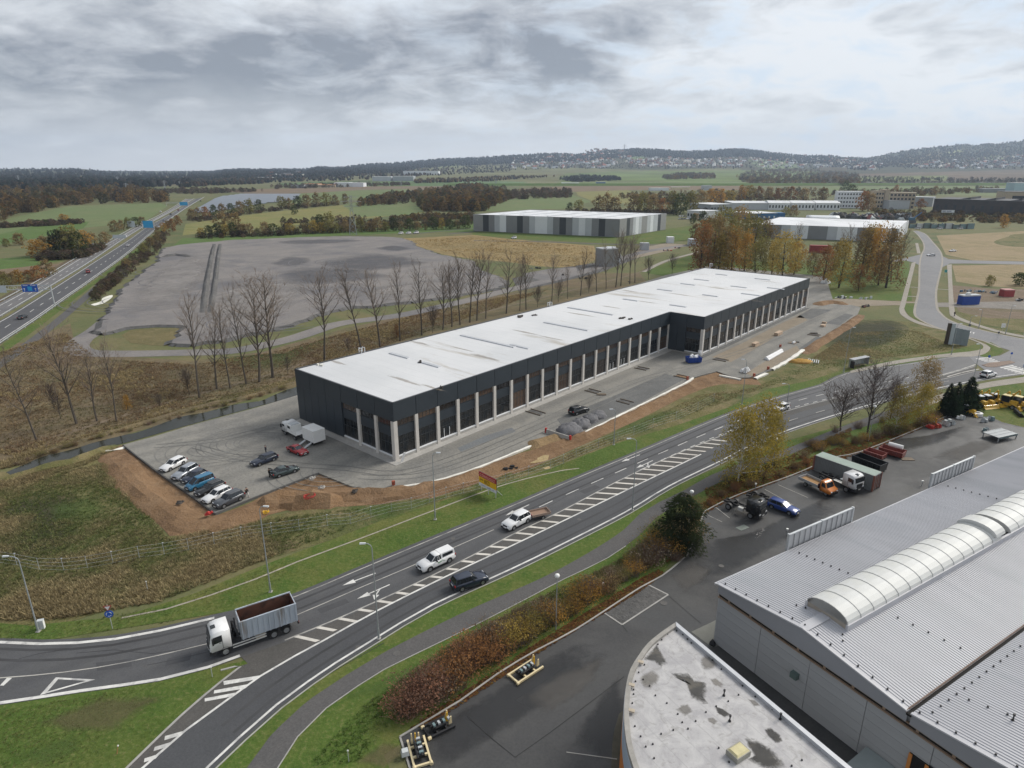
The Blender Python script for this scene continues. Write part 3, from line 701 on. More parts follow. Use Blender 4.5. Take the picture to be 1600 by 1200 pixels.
sheet('island_grass',[(190,524),(203,516),(240,513),(282,513),(282,540),(240,540),(205,536)],.04, ground('olive_grass',((.155,.128,.058),(.125,.112,.05),(.185,.15,.075),(.10,.088,.042)),(.06,.3,1.6), bump=.3))
sheet('earth_patch',[(800,435),(880,418),(935,410),(980,402),(1000,392),(1010,398),(940,425),(880,440),(810,455)],.045, G_SLAGEDGE)
sheet('earth_patch',[(815,428),(860,420),(900,418),(905,428),(850,440)],.05, G_SLAG)
sheet('gravel_yard',[(998,388),(1040,380),(1072,382),(1060,388),(1010,400),(985,405)],.05, G_PADTAN)
stripe(spline(gl([(1005,425),(1040,408),(1080,397),(1110,388)]),4),2.6,.05, G_PAVE, 'service_track')
stripe(spline(gl([(740,376),(850,378),(967,382),(1065,383),(1120,381)]),6),4,.045, G_PATH, 'service_track')
stripe(spline(gl([(700,366),(780,358),(742,357),(640,366)]),6),3.5,.04, G_PATH, 'service_track')
def mound_strip(name, px, wd, h, m, z=0., seg=4, jit=.25, taper=True):
    """an uneven ridge of loose ground following a line"""
    p = spline(gl(px) if not isinstance(px[0], Vector) else px, seg); mb = MB(); n = len(p); rings = []
    cs = [(-1,0),(-.62,.5),(-.2,.93),(.2,1),(.6,.55),(1,0)]
    for i, q in enumerate(p):
        d = (p[min(i + 1, n - 1)] - p[max(i - 1,0)]); nn = Vector((-d.y, d.x, 0)).normalized()
        e = min(1,.15 + 2.2 * min(i, n - 1 - i) / max(n - 1,1) * 2) if taper else 1
        rings.append([(q.x + nn.x * c * wd / 2 * (1 + jit * (rnd.random() - .5)), q.y + nn.y * c * wd / 2 * (1 + jit * (rnd.random() - .5)), z - .05 + h * e * k * (1 + jit * 1.6 * (rnd.random() - .5))) for c, k in cs])
    for a, b_ in zip(rings, rings[1:]):
        for j in range(len(cs) - 1): mb.q(a[j], b_[j], b_[j + 1], a[j + 1])
    return mb.build(name, m, kind='structure', smooth=True)
mound_strip('slag_ridge',[(335,383),(329,410),(323,445),(317,491)],2.6,.9, G_SLAGEDGE, .7,5)
mound_strip('slag_ridge',[(344,383),(340,410),(336,445),(329,491)],2.6,.9, G_SLAGEDGE, .7,5)
mound_strip('slag_ridge',[(252,404),(275,401),(300,403)],5,1.2, G_SLAGEDGE, .5,4)

# ------------------------------------------------------------------ stream behind the works, its banks, the trail under the poplars
ribbon('stream',[p + Vector((0,.9 * math.sin(k * .9) + .7 * math.sin(k * .37 + 1) + rnd.uniform(-.5,.2) - .4,0)) for k, p in enumerate(spline(gl([(10,738),(37,727),(75,712),(130,695),(200,677),(257,660),(325,642),(400,625),(460,605),(560,570)]),1.6))],
       spline(gl([(20,744),(50,733),(125,713),(162,699),(190,694),(300,663),(400,636),(470,616),(570,580)]),3),.045, None, 120)
m, t, b = newmat('water'); b.inputs['Base Color'].default_value = (.020,.021,.013,1); b.inputs['Roughness'].default_value = .09; b.inputs['Specular IOR Level'].default_value = .22
bn = t.add('ShaderNodeBump'); bn.inputs['Distance'].default_value = .01; t.l.new(t.noise(2.5,2,.5, t.add('ShaderNodeTexCoord').outputs['Object']), bn.inputs['Height']); t.l.new(bn.outputs[0], b.inputs['Normal'])
bpy.data.objects['stream'].data.materials.clear(); bpy.data.objects['stream'].data.materials.append(m)
mound_strip('stream_bank',[(0,730),(37,721),(75,705),(130,688),(200,669),(257,652),(325,634),(400,617),(456,600),(540,572)],2.6,.45, G_MARSH, 0,1.6,.8)
mound_strip('stream_bank',[(0,750),(50,738),(125,719),(162,703),(184,697)],3,.7, G_MEADOW, 0,1.6,.8)
stripe(spline(gl([(60,690),(120,672),(185,652),(232,637),(295,620),(400,592),(456,574),(600,530),(760,487),(900,452),(985,430),(1010,420)]),4),1.3,.05, ground('trail',((.17,.13,.09),(.14,.115,.075),(.19,.15,.105)),(.1,.5,3)),'trail')

# ------------------------------------------------------------------ the gravelled site round the new hall
PZ = .3
PAD = [(192,695),(240,682),(300,664),(400,637),(456,620),(560,588),(620,560),(1040,430),(1110,415),(1290,432),(1302,470),(1345,480),(1336,500),(1300,522),(1257,546),(1205,578),(1170,590),(1148,590),(1120,580),(1083,590),(1070,599),(1010,628),(970,647),(920,672),(885,684),(855,686),(800,709),(740,733),(675,753),(615,762),(578,764),(550,760),(525,750),(498,739),(480,745),(400,776),(336,802)]
MB().prism([(p.x, p.y) for p in gl(PAD, PZ)],-.2, PZ).build('site_gravel',G_PAD, kind='structure')
gp = lambda u, v, z=0: g(u, v, PZ + z)
def glp(px, dz=0): return gl(px, PZ + dz)
def psheet(name, px, dz, m): return MB().q(*[Vector(p) for p in (glp(px, dz) if sum(p[0] * q[1] - q[0] * p[1] for p, q in zip(px, px[1:] + px[:1])) < 0 else glp(px, dz)[::-1])]).build(name, m, kind='structure')
psheet('base_course',[(1112,558),(1160,536),(1215,508),(1250,492),(1262,500),(1225,518),(1180,545),(1142,566)],.008, G_PADTAN)
psheet('base_course',[(1165,583),(1200,562),(1245,540),(1250,548),(1205,575),(1175,588)],.008, G_PADTAN)
psheet('base_course',[(1244,496),(1268,482),(1300,484),(1268,498)],.008, G_PADDARK)
psheet('base_course',[(1290,505),(1320,490),(1334,492),(1312,508)],.008, G_PADDARK)
psheet('base_course',[(1248,545),(1275,526),(1290,527),(1258,546)],.010, G_PADDARK)
psheet('base_course',[(870,655),(960,618),(1040,584),(1070,592),(1000,630),(890,682)],.008, G_PADDARK)
psheet('puddle_ground',[(715,700),(760,680),(800,668),(806,674),(750,694),(720,706)],.008, ground('pad_grey',((.16,.17,.175),(.15,.155,.16),(.18,.18,.18)),(.1,.4,3), bump=.03, rough=.6))
# concrete edge, white membrane edge
def edge_line(px, wd, h, m, name): 
    p = spline(glp(px),2); a, b_ = offset(p, wd / 2), offset(p, -wd / 2)
    return MB().loft([[(i.x, i.y, -.1),(i.x, i.y, PZ + h),(j.x, j.y, PZ + h),(j.x, j.y, -.1)] for i, j in zip(a, b_)]).build(name, m, kind='structure')
edge_line([(192,695.5),(240,733),(300,776),(335.5,802.5)],.18,.12, G_SLAGEDGE, 'kerb'); edge_line([(336,802.5),(400,776.5),(480,745.5),(498,739)],.18,.12, G_PADDARK, 'kerb')
MEMB = mat('membrane',(.68,.66,.60),.8,.22,1.2)
def membrane(px, lab, wd=.7, seg=1.2):
    p = spline(glp(px), seg); mb = MB()
    rg = []
    for i, q in enumerate(p):
        d = p[min(i + 1, len(p) - 1)] - p[max(i - 1,0)]; n = Vector((-d.y, d.x, 0)).normalized(); j = wd * (.7 + .6 * rnd.random()) / 2; h = .06 + .16 * rnd.random()
        rg.append([q + n * j + Vector((0,0,-.35)), q + n * j + Vector((0,0, h * .6)), q + Vector((0,0, h)), q - n * j + Vector((0,0, h * .5)), q - n * j + Vector((0,0,-.45))])
    for a, b_ in zip(rg, rg[1:]):
        for j in range(4): mb.q(a[j], b_[j], b_[j + 1], a[j + 1])
    return tag(mb.build('membrane_strip',MEMB), lab, 'ground membrane')
membrane([(616,761.5),(675,753),(740,733),(800,709),(855,686)],'crumpled white membrane edging the gravel beside the billboard',.45)
membrane([(905,680),(970,648),(1010,628.5),(1070,599),(1083,590)],'long white membrane edging the gravel below the parked black car',.5)
membrane([(1124,586),(1150,591),(1158,593)],'short white membrane strip beside the white bags',.6)
membrane([(1180,591),(1198,583)],'short white membrane strip at the tan gravel corner',.8)
membrane([(1206,577),(1230,564),(1256,546)],'long rolled white membrane beside the orange heap',1.0)
mound_strip('earth_bank',[(172,702),(186,725),(210,757),(243,785),(285,812),(330,822),(385,804),(430,782),(480,765),(498,752)],6,.8, G_EARTH, 0,2.2,.4)
mound_strip('earth_bank',[(470,765),(520,773),(575,775),(625,772),(690,761),(760,740),(830,712)],5.5,1.0, G_EARTH, 0,2.2,.5)
mound_strip('earth_bank',[(395,795),(440,785),(490,785),(540,780)],5,1.7, G_EARTH, 0,2,.5)
mound_strip('earth_bank',[(790,728),(860,700),(930,675),(1000,643),(1070,608),(1110,592)],3.6,.7, G_EARTH, 0,2.2,.5)
mound_strip('earth_bank',[(825,700),(850,691),(882,686)],4.5,1.0, ground('tan_earth',((.24,.165,.085),(.20,.14,.075),(.27,.185,.10)),(.1,.4,3), bump=.2),0,2,.3)
mound_strip('earth_bank',[(1255,553),(1290,530),(1330,505),(1345,492)],4,1.0, G_EARTH, 0,3,.4)
mound_strip('earth_bank',[(1272,478),(1300,474),(1325,478)],6,1.2, G_EARTH, 0,3,.4)
sheet('bare_earth',[(170,700),(192,696),(240,734),(336,804),(300,836),(265,838),(245,815),(205,772),(183,735)],.05, G_EARTH)
sheet('bare_earth',[(262,800),(340,805),(500,742),(560,764),(640,762),(800,715),(800,738),(700,765),(600,788),(540,792),(470,792),(420,805),(380,828),(320,842),(275,838)],.048, G_EARTH, smooth_edge=True)
sheet('bare_earth',[(795,715),(930,672),(1085,592),(1120,580),(1180,590),(1190,602),(1130,600),(1080,615),(1000,655),(900,700),(800,742)],.047, G_EARTH, smooth_edge=True)
sheet('straw_patch',[(815,717),(835,712),(858,712),(856,719),(830,724)],.06, ground('straw',((.38,.29,.15),(.33,.25,.13),(.42,.33,.18)),(.2,.8,4), bump=.1), smooth_edge=True, step=1)
sheet('straw_patch',[(848,731),(858,729),(862,732),(852,734)],.06, bpy.data.materials['straw'], smooth_edge=True, step=1)
sheet('chalk_patch',[(142,476),(158,471),(160,466),(175,461),(174,466),(160,475),(147,478)],.06, mat('chalk',(.7,.68,.6),.9,.1), smooth_edge=True, step=2)
# planting trenches with shuttering boards across the gravel
WOOD = mat('rough_timber',(.16,.125,.09),.85,.25,3); CONC = mat('concrete',(.36,.345,.32),.85,.14,2, bump=.004)
for (q, lab) in (((823,649,850,640,5),'nearest earth planting trench in the gravel below the facade'),((915,609,938,614,5),'earth planting trench in the gravel under the middle of the facade'),((965,627,988,629,6),'earth planting trench on the road side behind the parked black car'),((992,577,1014,575,5),'earth planting trench near the blue skip'),((1112,562,1140,563,4),'earth planting trench beside the blue skip corner'),((1052,587,1078,590,4),'earth planting trench at the gravel edge with red marker'),((1262,522,1282,525,4),'farthest earth planting trench on the gravel')):
    a, b_ = gp(q[0], q[1]), gp(q[2], q[3]); d = b_ - a
    o = thing('planting_trench', a.lerp(b_, .5), R(-41), lab, 'trench'); L_ = max(3.5, d.length * .8)
    mb = MB(); mb.dome((0,0,-.02),(L_ / 2,.8,0),.14,14,3,.2); mb.build('soil',G_EARTH if 'gravel edge' in lab else G_SLAGEDGE, o)
    for y in (-.9,.9): MB().box(-L_ / 2, L_ / 2, y - .05, y + .05,0,.2).build('board',WOOD, o)

# wheel tracks swept over the gravel and the slag
TRK = mat('wheel_track',(.150,.147,.138),.95,.35,.6); TRS = mat('wheel_track_slag',(.105,.105,.112),.95,.35,.4)
def swirl(c, r0, r1, a0, a1, n, wd, z, m):
    mb = MB()
    for k in range(n):
        r = r0 + (r1 - r0) * k / max(1, n - 1) + rnd.uniform(-.3,.3); b0 = a0 + rnd.uniform(-.35,.35)
        stripe_mb(mb, [c + Vector((math.cos(b0 + (a1 - b0) * i / 24) * r * 1.25, math.sin(b0 + (a1 - b0) * i / 24) * r, 0)) for i in range(25)], wd, z + .0008 * k)
    mb.build('wheel_tracks', m, kind='structure')
swirl(gp(402,690),2.5,9,.2,5.2,7,.16, PZ + .014, TRK); swirl(gp(330,702),3,8,2.6,6.0,4,.16, PZ + .022, TRK); swirl(gp(520,735),3,9,3.2,5.4,5,.16, PZ + .028, TRK)
for q in ([(300,700),(380,720),(470,730),(540,735),(620,742),(720,715),(860,655),(1000,596),(1090,572),(1190,540),(1290,495)],[(240,700),(340,690),(430,668)],[(560,748),(640,748),(740,722),(900,652),(1060,580)]):
    for d in (0,1.6): stripe(offset(spline(glp(q),3), d),.22, PZ + .034 + d * .001, TRK, 'wheel_tracks')
for c, r0, r1, a0, a1, n in (((270,425),6,26,.4,4.6,6),((300,440),5,18,2.0,6.0,4),((225,470),8,24,3.0,6.2,5),((440,450),8,34,.2,3.4,5),((560,410),8,30,1.0,4.4,5),((420,505),6,16,3.2,5.8,4)): swirl(g(*c), r0, r1, a0, a1, n, .4,.706 + .004 * (c[0] % 7), TRS)
DKS = feather(mat('slag_dark',(.100,.100,.110),.95,.3,.4),.09,.5)
for px in ([(428,412),(450,402),(480,404),(478,411),(450,416)],[(505,412),(540,402),(600,398),(640,404),(660,412),(600,420),(540,424)],[(450,425),(500,418),(560,424),(610,432),(560,438),(480,444),(455,440)],[(590,388),(615,384),(640,388),(620,392)],[(440,377),(510,374),(560,376),(520,380),(460,381)]):
    soft_patch('dark_slag', px, .703, DKS, step=4)

PALES = feather(mat('slag_pale',(.27,.25,.235),.95,.3,.4),.08,.6)
for k, px in enumerate(([(300,470),(400,440),(480,450),(420,490),(330,505)],[(230,440),(300,400),(320,420),(280,470),(220,480)],[(560,460),(650,440),(720,440),(640,465)])): soft_patch('pale_slag', px, .7035 + .0003 * k, PALES, step=4)
BRG = feather(mat('worn_grass',(.135,.105,.058),.95,.25,1.),.35,.42); DKW = feather(mat('dark_weeds',(.040,.042,.022),.95,.3,1.),.25,.6); GRW = feather(mat('fresh_grass',(.075,.125,.026),.95,.25,1.),.3,.45)
for k, (px, m_) in enumerate((([(0,790),(60,770),(110,775),(120,840),(70,870),(0,875)], DKW),([(205,745),(260,770),(330,850),(240,800)], BRG),([(80,790),(140,775),(160,800),(110,830)], GRW),([(160,715),(190,735),(180,745),(150,735)], GRW),([(560,800),(620,785),(700,775),(640,800),(580,815)], GRW),([(300,870),(400,845),(470,850),(380,885)], BRG),([(100,900),(200,890),(260,900),(180,925)], BRG),([(930,690),(1010,650),(1060,640),(1000,672)], GRW),([(60,1130),(160,1090),(250,1090),(180,1140)], BRG),([(30,1180),(110,1150),(130,1170),(60,1199)], GRW),([(540,1090),(620,1050),(700,1020),(620,1080)], GRW),([(1290,520),(1340,505),(1400,505),(1395,530),(1330,545)], DKW),([(600,1160),(560,1190),(600,1199),(640,1170)], BRG),([(120,590),(240,570),(330,580),(220,620)], BRG),([(330,560),(440,556),(520,525),(430,575)], GRW))): soft_patch('weed_patch', px, .041 + .0006 * k, m_, step=3)
# ------------------------------------------------------------------ the new hall (long dark building in the middle)
m, t, b = newmat('white_membrane_roof')
tc = t.add('ShaderNodeTexCoord').outputs['Object']
c = t.mix(t.ramp(t.noise(.05,5,.6, tc),.4,.65),(.61,.612,.615),(.53,.538,.545))
mp = t.add('ShaderNodeMapping'); mp.inputs['Scale'].default_value = (1.0,.16,1); t.l.new(tc, mp.inputs[0])
st = t.ramp(t.noise(.16,6,.7, mp.outputs[0],.3),.57,.70)
c = t.mix(t.m('MULTIPLY', st, .8), c, (.30,.255,.19))
vo = t.add('ShaderNodeTexVoronoi'); vo.inputs['Scale'].default_value = .85; vo.inputs['Randomness'].default_value = .12; t.l.new(tc, vo.inputs['Vector'])
c = t.mix(t.m('MULTIPLY', t.ramp(vo.outputs['Distance'],.09,.13,1,0),.6), c, (.45,.45,.46))
sx = t.add('ShaderNodeSeparateXYZ'); t.l.new(tc, sx.inputs[0])
seam = t.m('LESS_THAN', t.m('FRACT', t.m('MULTIPLY', sx.outputs[0],1 / 2.6)),.035)
c = t.mix(t.m('MULTIPLY', seam, .5), c, (.40,.40,.41))
t.put(b.inputs['Base Color'], c); b.inputs['Roughness'].default_value = .6
ROOFW = m
FASC = mat('anthracite_panel',(.031,.040,.050),.45,.10,.6, spec=.45)
FASC2 = mat('anthracite_panel_dark',(.012,.013,.015),.5,.10,.6)
COLM = mat('precast_concrete',(.56,.53,.49),.8,.10,1.5, bump=.003)
m, t, b = newmat('dark_glass')
t.put(b.inputs['Base Color'], t.mix(t.ramp(t.noise(.5,4,.6, t.add('ShaderNodeTexCoord').outputs['Object']),.4,.65),(.010,.014,.018),(.030,.028,.026)))
b.inputs['Roughness'].default_value = .06; b.inputs['Specular IOR Level'].default_value = .55
GLASS = m
m, t, b = newmat('brown_glass'); oi = t.add('ShaderNodeObjectInfo')
t.put(b.inputs['Base Color'], t.mix(oi.outputs['Random'],(.014,.016,.019),(.115,.075,.052))); b.inputs['Roughness'].default_value = .09
GLASSB = m
FRAME = mat('window_frame_dark',(.045,.047,.05),.4,.05); PLINTH = mat('white_flashing',(.74,.75,.76),.5,.06)
HB = g(613,630,11.3); ORG = Vector((HB.x, HB.y, PZ)); HANG = R(49.0); HH = 11.0
hall = thing('industrial_hall',ORG, HANG, 'long new hall with flat white roof, anthracite fascia and beige concrete columns','industrial hall')
BX = 187.0; NX = 99.75; NY = -10.4; WY = 31.0
# body core (walls behind the glazing) and roof
MB().prism([(.5,.5),(NX + .5,.5),(NX + .5, NY + .5),(BX - .3, NY + .5),(BX - .3, WY - .3),(.5, WY - .3)],0, HH - .35).build('core_wall',FASC2, hall)
roof_poly = [(.25,.25),(NX + .25,.25),(NX + .25, NY + .25),(BX - .25, NY + .25),(BX - .25, WY - .25),(.25, WY - .25)]
MB().prism(roof_poly, HH - .34, HH - .12).build('roof',ROOFW, hall)
ring = [(0,0),(NX, 0),(NX, NY),(BX, NY),(BX, WY),(0, WY)]; mb = MB()
for a, b_ in zip(ring, ring[1:] + ring[:1]):
    d = Vector((b_[0] - a[0], b_[1] - a[1],0)).normalized(); n = Vector((-d.y, d.x, 0))
    p = Vector((*a, 0)); q = Vector((*b_, 0))
    mb.loft([[p + Vector((0,0, HH - .1)), p + Vector((0,0, HH + .04)), p + n * .32 + Vector((0,0, HH + .04)), p + n * .32 + Vector((0,0, HH - .1))],
             [q + Vector((0,0, HH - .1)), q + Vector((0,0, HH + .04)), q + n * .32 + Vector((0,0, HH + .04)), q + n * .32 + Vector((0,0, HH - .1))]])
mb.build('parapet_cap', mat('parapet_metal',(.055,.06,.068),.4,.05, metal=.2), hall)
PAN = {}
def part(name, key, make, m, loc, rz=0, parent=hall):
    if key not in PAN: PAN[key] = make().mesh(name, m)
    o = put(name, PAN[key], parent, loc, rz); return o
def facade(x0, y0, rz, n, L_, glazed, first_col=True, last_col=True, doors=()):
    """n bays of length L_ starting at (x0, y0) running along rz; outward is local -y"""
    r = rotz(rz)
    for i in range(n):
        def at_(x, y, z): a, b_ = r(i * L_ + x, y); return (x0 + a, y0 + b_, z)
        K = round(L_, 2)
        part('fascia_panel',('fp',K), lambda: MB().box(.05, L_ - .05,0,.4,7.5, HH - .1), FASC, at_(0,0,0), rz)
        if glazed(i):
            w = part('upper_window',('uw',K), lambda: MB().box(.05, L_ - .05,.34,.42,6.25,7.47), GLASSB, at_(0,0,0), rz)
            def mull(z0, z1, k, y=.30):
                mb = MB()
                for j in range(k + 1): mb.box(.05 + (L_ - .1) * j / k - .04,.05 + (L_ - .1) * j / k + .04, y, y + .07, z0, z1)
                mb.box(.05, L_ - .05, y + .005, y + .065, z0, z0 + .07); mb.box(.05, L_ - .05, y + .005, y + .065, z1 - .07, z1); return mb
            part('frame',('um',K), lambda: mull(6.25,7.47,6), FRAME, (0,0,0),0, w)
            part('spandrel_panel',('sp',K), lambda: MB().box(.05, L_ - .05,.26,.42,4.4,6.2), FASC, at_(0,0,0), rz)
            lw = part('lower_window',('lw',K, (i * 7 + int(x0)) % 3 == 0 and i > 5), lambda: MB().box(.05, L_ - .05,.34,.42,.72,4.37), GLASSB if (i * 7 + int(x0)) % 3 == 0 and i > 5 else GLASS, at_(0,0,0), rz)
            def mull2():
                mb = mull(.72,4.37,5); mb.box(.05, L_ - .05,.305,.365,2.9,2.98); return mb
            part('frame',('lm',K), mull2, FRAME, (0,0,0),0, lw)
            part('sill_flashing',('pf',K), lambda: MB().box(.05, L_ - .05,.04,.42,.55,.74), PLINTH, at_(0,0,0), rz)
            part('plinth',('pl',K), lambda: MB().box(.0, L_, .06,.42,-.3,.57), CONC, at_(0,0,0), rz)
            if i in doors:
                for dxx in (1.6,3.0): part('door_handle_bar',('dh',), lambda: MB().box(-.05,.05,.2,.26,.75,2.5), PLINTH, at_(dxx, 0,0), rz)
        else:
            part('wall_panel',('wp',K), lambda: MB().box(.04, L_ / 2 - .04,0,.4,.3,7.48), FASC, at_(0,0,0), rz)
            part('wall_panel',('wp',K), None, FASC, at_(L_ / 2,0,0), rz)
            part('plinth',('pl',K), lambda: MB().box(.0, L_, .06,.42,-.3,.57), CONC, at_(0,0,0), rz)
        if (i > 0 or first_col) and (glazed(i) if first_col else glazed(i) and glazed(max(i - 1,0))):
            part('column',('col',), lambda: MB().box(-.35,.35,-.06,.5,-.3,7.46), COLM, at_(0,0,0), rz)
    if last_col:
        a, b_ = r(n * L_, 0); part('column',('col',), None, COLM, (x0 + a, y0 + b_, 0), rz)
facade(0,0,0,19, NX / 19, lambda i: True, False, True, (2,13,14))
MB().box(-1.3, NX, -1.5,.05,-.2,.06).build('apron',CONC, hall); MB().box(-1.3,.05,.05, WY, -.2,.06).build('apron',CONC, hall); MB().box(NX - 1., BX, NY - 1.3, NY + .05,-.2,.06).build('apron',G_PADDARK, hall)
facade(NX, NY, 0,16,(BX - NX) / 16, lambda i: True, False, True, (4,5,12))
# short side facing the car park: three glazed bays, then plain panels (runs from the back corner to the front corner)
facade(0, WY, -math.pi / 2,6, WY / 6, lambda i: i >= 3, False, False)
facade(NX, 0,-math.pi / 2,2,10.4 / 2, lambda i: i == 1, False, False)
for (x, y) in ((0,0),(NX, NY)): MB().box(x - .08, x + .75, y - .08, y + .75,-.3,7.46).build('corner_column',COLM, hall)
def to_hall(p): d = Vector(p) - ORG; a = rotz(-HANG)(d.x, d.y); return Vector((a[0], a[1], d.z))
RZ = HH + PZ - .12
SKYL = mat('rooflight_sheet',(.44,.45,.47),.35,.10,1.5)
for (a, b_) in (((609,552),(640,560)),((657,567),(690,573.5)),((720,524),(805,543)),((857,502),(913,519)),((800,538),(825,546)),((886,481),(960,492)),((973,467.5),(998,470.5)),((1046,476.5),(1073,480)),((1027,452),(1051,455)),
                ((1097,460.8),(1123,463.5)),((1064,443),(1086,446)),((1085,436),(1108,439)),((1142,447),(1167,450)),((1117,428.7),(1138,430)),((1180,435),(1203,438)),((1160,458),(1186,463)),((1200,449),(1224,453))):
    p, q = to_hall(g(*a, RZ)), to_hall(g(*b_, RZ)); x = (p.x + q.x) / 2; y0, y1 = sorted((p.y, q.y))
    MB().box(x - .55, x + .55, y0, y1, HH - .121, HH + .06,.12).build('rooflight',SKYL, hall)
RST = feather(mat('roof_dirt',(.26,.215,.16),.8,.3,2),1.2,.38)
for k, (u, v, a, b_) in enumerate(((630,594,5,.5),(677,606,3,.4),(527,566,3,.5),(757,558,5,.7),(655,536,4,.6),(720,545,4,.3),(820,519,4,.6),(860,528,4,.5),(905,491,5,.6),(955,480,4,.6),(1010,472,4,.5),(1060,460,5,.6),(1120,450,4,.5),(1180,470,3,.4),(1200,440,4,.5),(985,455,4,.5))):
    p = to_hall(g(u, v, RZ)); n_ = 12; soft_patch('roof_stain',[Vector((p.x + math.cos(j * 6.283 / n_) * b_ * rnd.uniform(.6,1.3), p.y + math.sin(j * 6.283 / n_) * a * rnd.uniform(.7,1.2),0)) for j in range(n_)], HH - .112 + .0012 * k, RST, None, .5, hall, True)
DEB = mat('rubble',(.07,.062,.055),.9,.4,5)
for (u, v, s, lab) in ((812,495.5,1.2,'dark heap of roofing scraps near the back edge of the white roof'),(972,497.5,1.0,'dark scraps lying on the white roof above the notch'),(835,493,.7,'small pile of scraps on the white roof beside the dark heap'),(656,566.5,.6,'small dark bundle at the end of a rooflight'),(500,571,.8,'pale bundle lying near the corner of the white roof'),(985,499,.7,'small dark scraps on the white roof close to the front edge'),(983,441,.7,'small dark scraps far along the white roof'),(690,606,.5,'small scraps at the front edge of the white roof')):
    p = g(u, v, RZ); o = thing('scrap_heap', p, rnd.random() * 3, lab, 'scrap heap'); mb = MB()
    for k in range(9): mb.box(-s * .3, s * .3,-s * .15, s * .15,0,.12 + .3 * rnd.random(),0, rnd.random() * 3,(rnd.uniform(-s, s), rnd.uniform(-s * .5, s * .5),0))
    mb.build('scraps',MEMB if 'pale' in lab else DEB, o)
for (u, v, lab) in ((557,549,'white roof ladder rail on the back edge nearest the car park'),(848,477,'white roof ladder rail half way along the back edge'),(1157,421,'white roof ladder rail at the far end of the hall')):
    p = to_hall(g(u, v, RZ)); mb = MB(); y = WY + .25
    for x in (-.45,.45): mb.path([(p.x + x, y, 0),(p.x + x, y, HH + 1.1),(p.x + x, y - .9, HH + 1.1),(p.x + x, y - .9, HH - .1)],.07,5)
    for z in np.arange(.5, HH + 1,.6): mb.tube((p.x - .45, y, z),(p.x + .45, y, z),.05,.05,4)
    tag(mb.build('roof_ladder',PLINTH, hall), lab)

# ------------------------------------------------------------------ general halls and blocks
WHITEROOF = mat('pale_roof',(.66,.67,.68),.6,.12,.15, col2=(.52,.53,.54), stretch=(1,.2,1)); WALLW = mat('wall_white',(.56,.57,.57),.7,.1,.4); WALLG = mat('wall_grey',(.33,.345,.36),.7,.1,.4)
WALLL = mat('wall_light_grey',(.44,.46,.48),.65,.07,.3); WALLM = mat('wall_mid_grey',(.21,.215,.22),.65,.07,.3); WALLD = mat('wall_anthracite',(.045,.05,.056),.6,.07,.3); WALLWW = mat('wall_bright',(.66,.68,.70),.6,.05,.3)
WALLK = mat('wall_stone_grey',(.26,.26,.255),.65,.07,.3)
WIN = mat('far_window',(.05,.055,.06),.2,.2,.5); BRICK = mat('dark_hall_wall',(.055,.048,.044),.85,.3,.3); DROOF = mat('dark_roof',(.06,.062,.066),.8,.3,.12, stretch=(.3,1,1)); WALLBEI = mat('wall_beige',(.42,.35,.26),.8,.12,.3); WALLBL = mat('wall_blue',(.03,.12,.26),.6,.1,.3)
def base_hit(u, A, B):
    lo, hi = -.2,1.2
    s = 1 if proj(B)[0] > proj(A)[0] else -1
    for _ in range(40):
        k = (lo + hi) / 2
        if (proj(A.lerp(B, k))[0] - u) * s < 0: lo = k
        else: hi = k
    return k
def striped_hall(lab, A, B, C_, h, front, side, roofm=WHITEROOF):
    """A = left front, B = right front, C_ = right back base corners; stripes given by photograph columns"""
    D_ = A + C_ - B; o = thing('warehouse',B, 0, lab, 'warehouse'); O = B
    P = [p - O for p in (A, B, C_, D_)]
    MB().prism([(p.x * .99, p.y * .99) for p in P],0, h - .5).build('core_wall',WALLK, o)
    MB().prism([(p.x, p.y) for p in P], h - .45, h - .2).build('roof', roofm, o)
    for (s0, e0, spec) in ((A, B, front),(B, C_, side)):
        d = (e0 - s0); n = Vector((d.y, -d.x, 0)).normalized(); us_ = [q[0] for q in spec]
        for i, (u, m) in enumerate(spec):
            k0 = 0 if i == 0 else base_hit(u, s0, e0); k1 = 1 if i == len(spec) - 1 else base_hit(us_[i + 1], s0, e0)
            a, b_ = s0 + d * k0 - O, s0 + d * k1 - O - d.normalized() * .05
            mb = MB(); mb.loft([[p + n * .02 + Vector((0,0,.3)), p + n * .2 + Vector((0,0,.3)), p + n * .2 + Vector((0,0, h)), p + n * .02 + Vector((0,0, h))] for p in (a, b_)])
            mb.build('facade_panel', m, o)
    for s0, e0 in ((B, C_),(C_, D_),(D_, A),(A, B)):
        d = (e0 - s0).normalized(); n = Vector((-d.y, d.x, 0)); a, b_ = s0 - O, e0 - O
        MB().loft([[p + Vector((0,0, h - .2)), p + Vector((0,0, h + .12)), p + n * .4 + Vector((0,0, h + .12)), p + n * .4 + Vector((0,0, h - .2))] for p in (a, b_)]).build('parapet',WALLM, o)
    return o, D_ - O, P
M_, K_, L1, W1_, D1 = WALLM, WALLK, WALLL, WALLWW, WALLD
A, B, C1 = g(740,361), g(967,371), g(1039.5,359)
wh, dl, P = striped_hall('striped grey and white warehouse with flat white roof beyond the slag field',A, B, C1,13.4,
    [(740, K_),(755, D1),(764, M_),(773, L1),(781, W1_),(791, M_),(800, M_),(808, D1),(817, M_),(827, L1),(836, W1_),(855, L1),(864, M_),(874, D1),(884, M_),(894, L1),(904, W1_),(914, L1),(924, M_),(935, D1),(945, M_)],
    [(967, K_),(978, D1),(983, M_),(988, L1),(992, W1_),(997, L1),(1001.5, K_),(1010, L1),(1015, W1_),(1019.5, L1),(1026.5, D1),(1031, K_)])
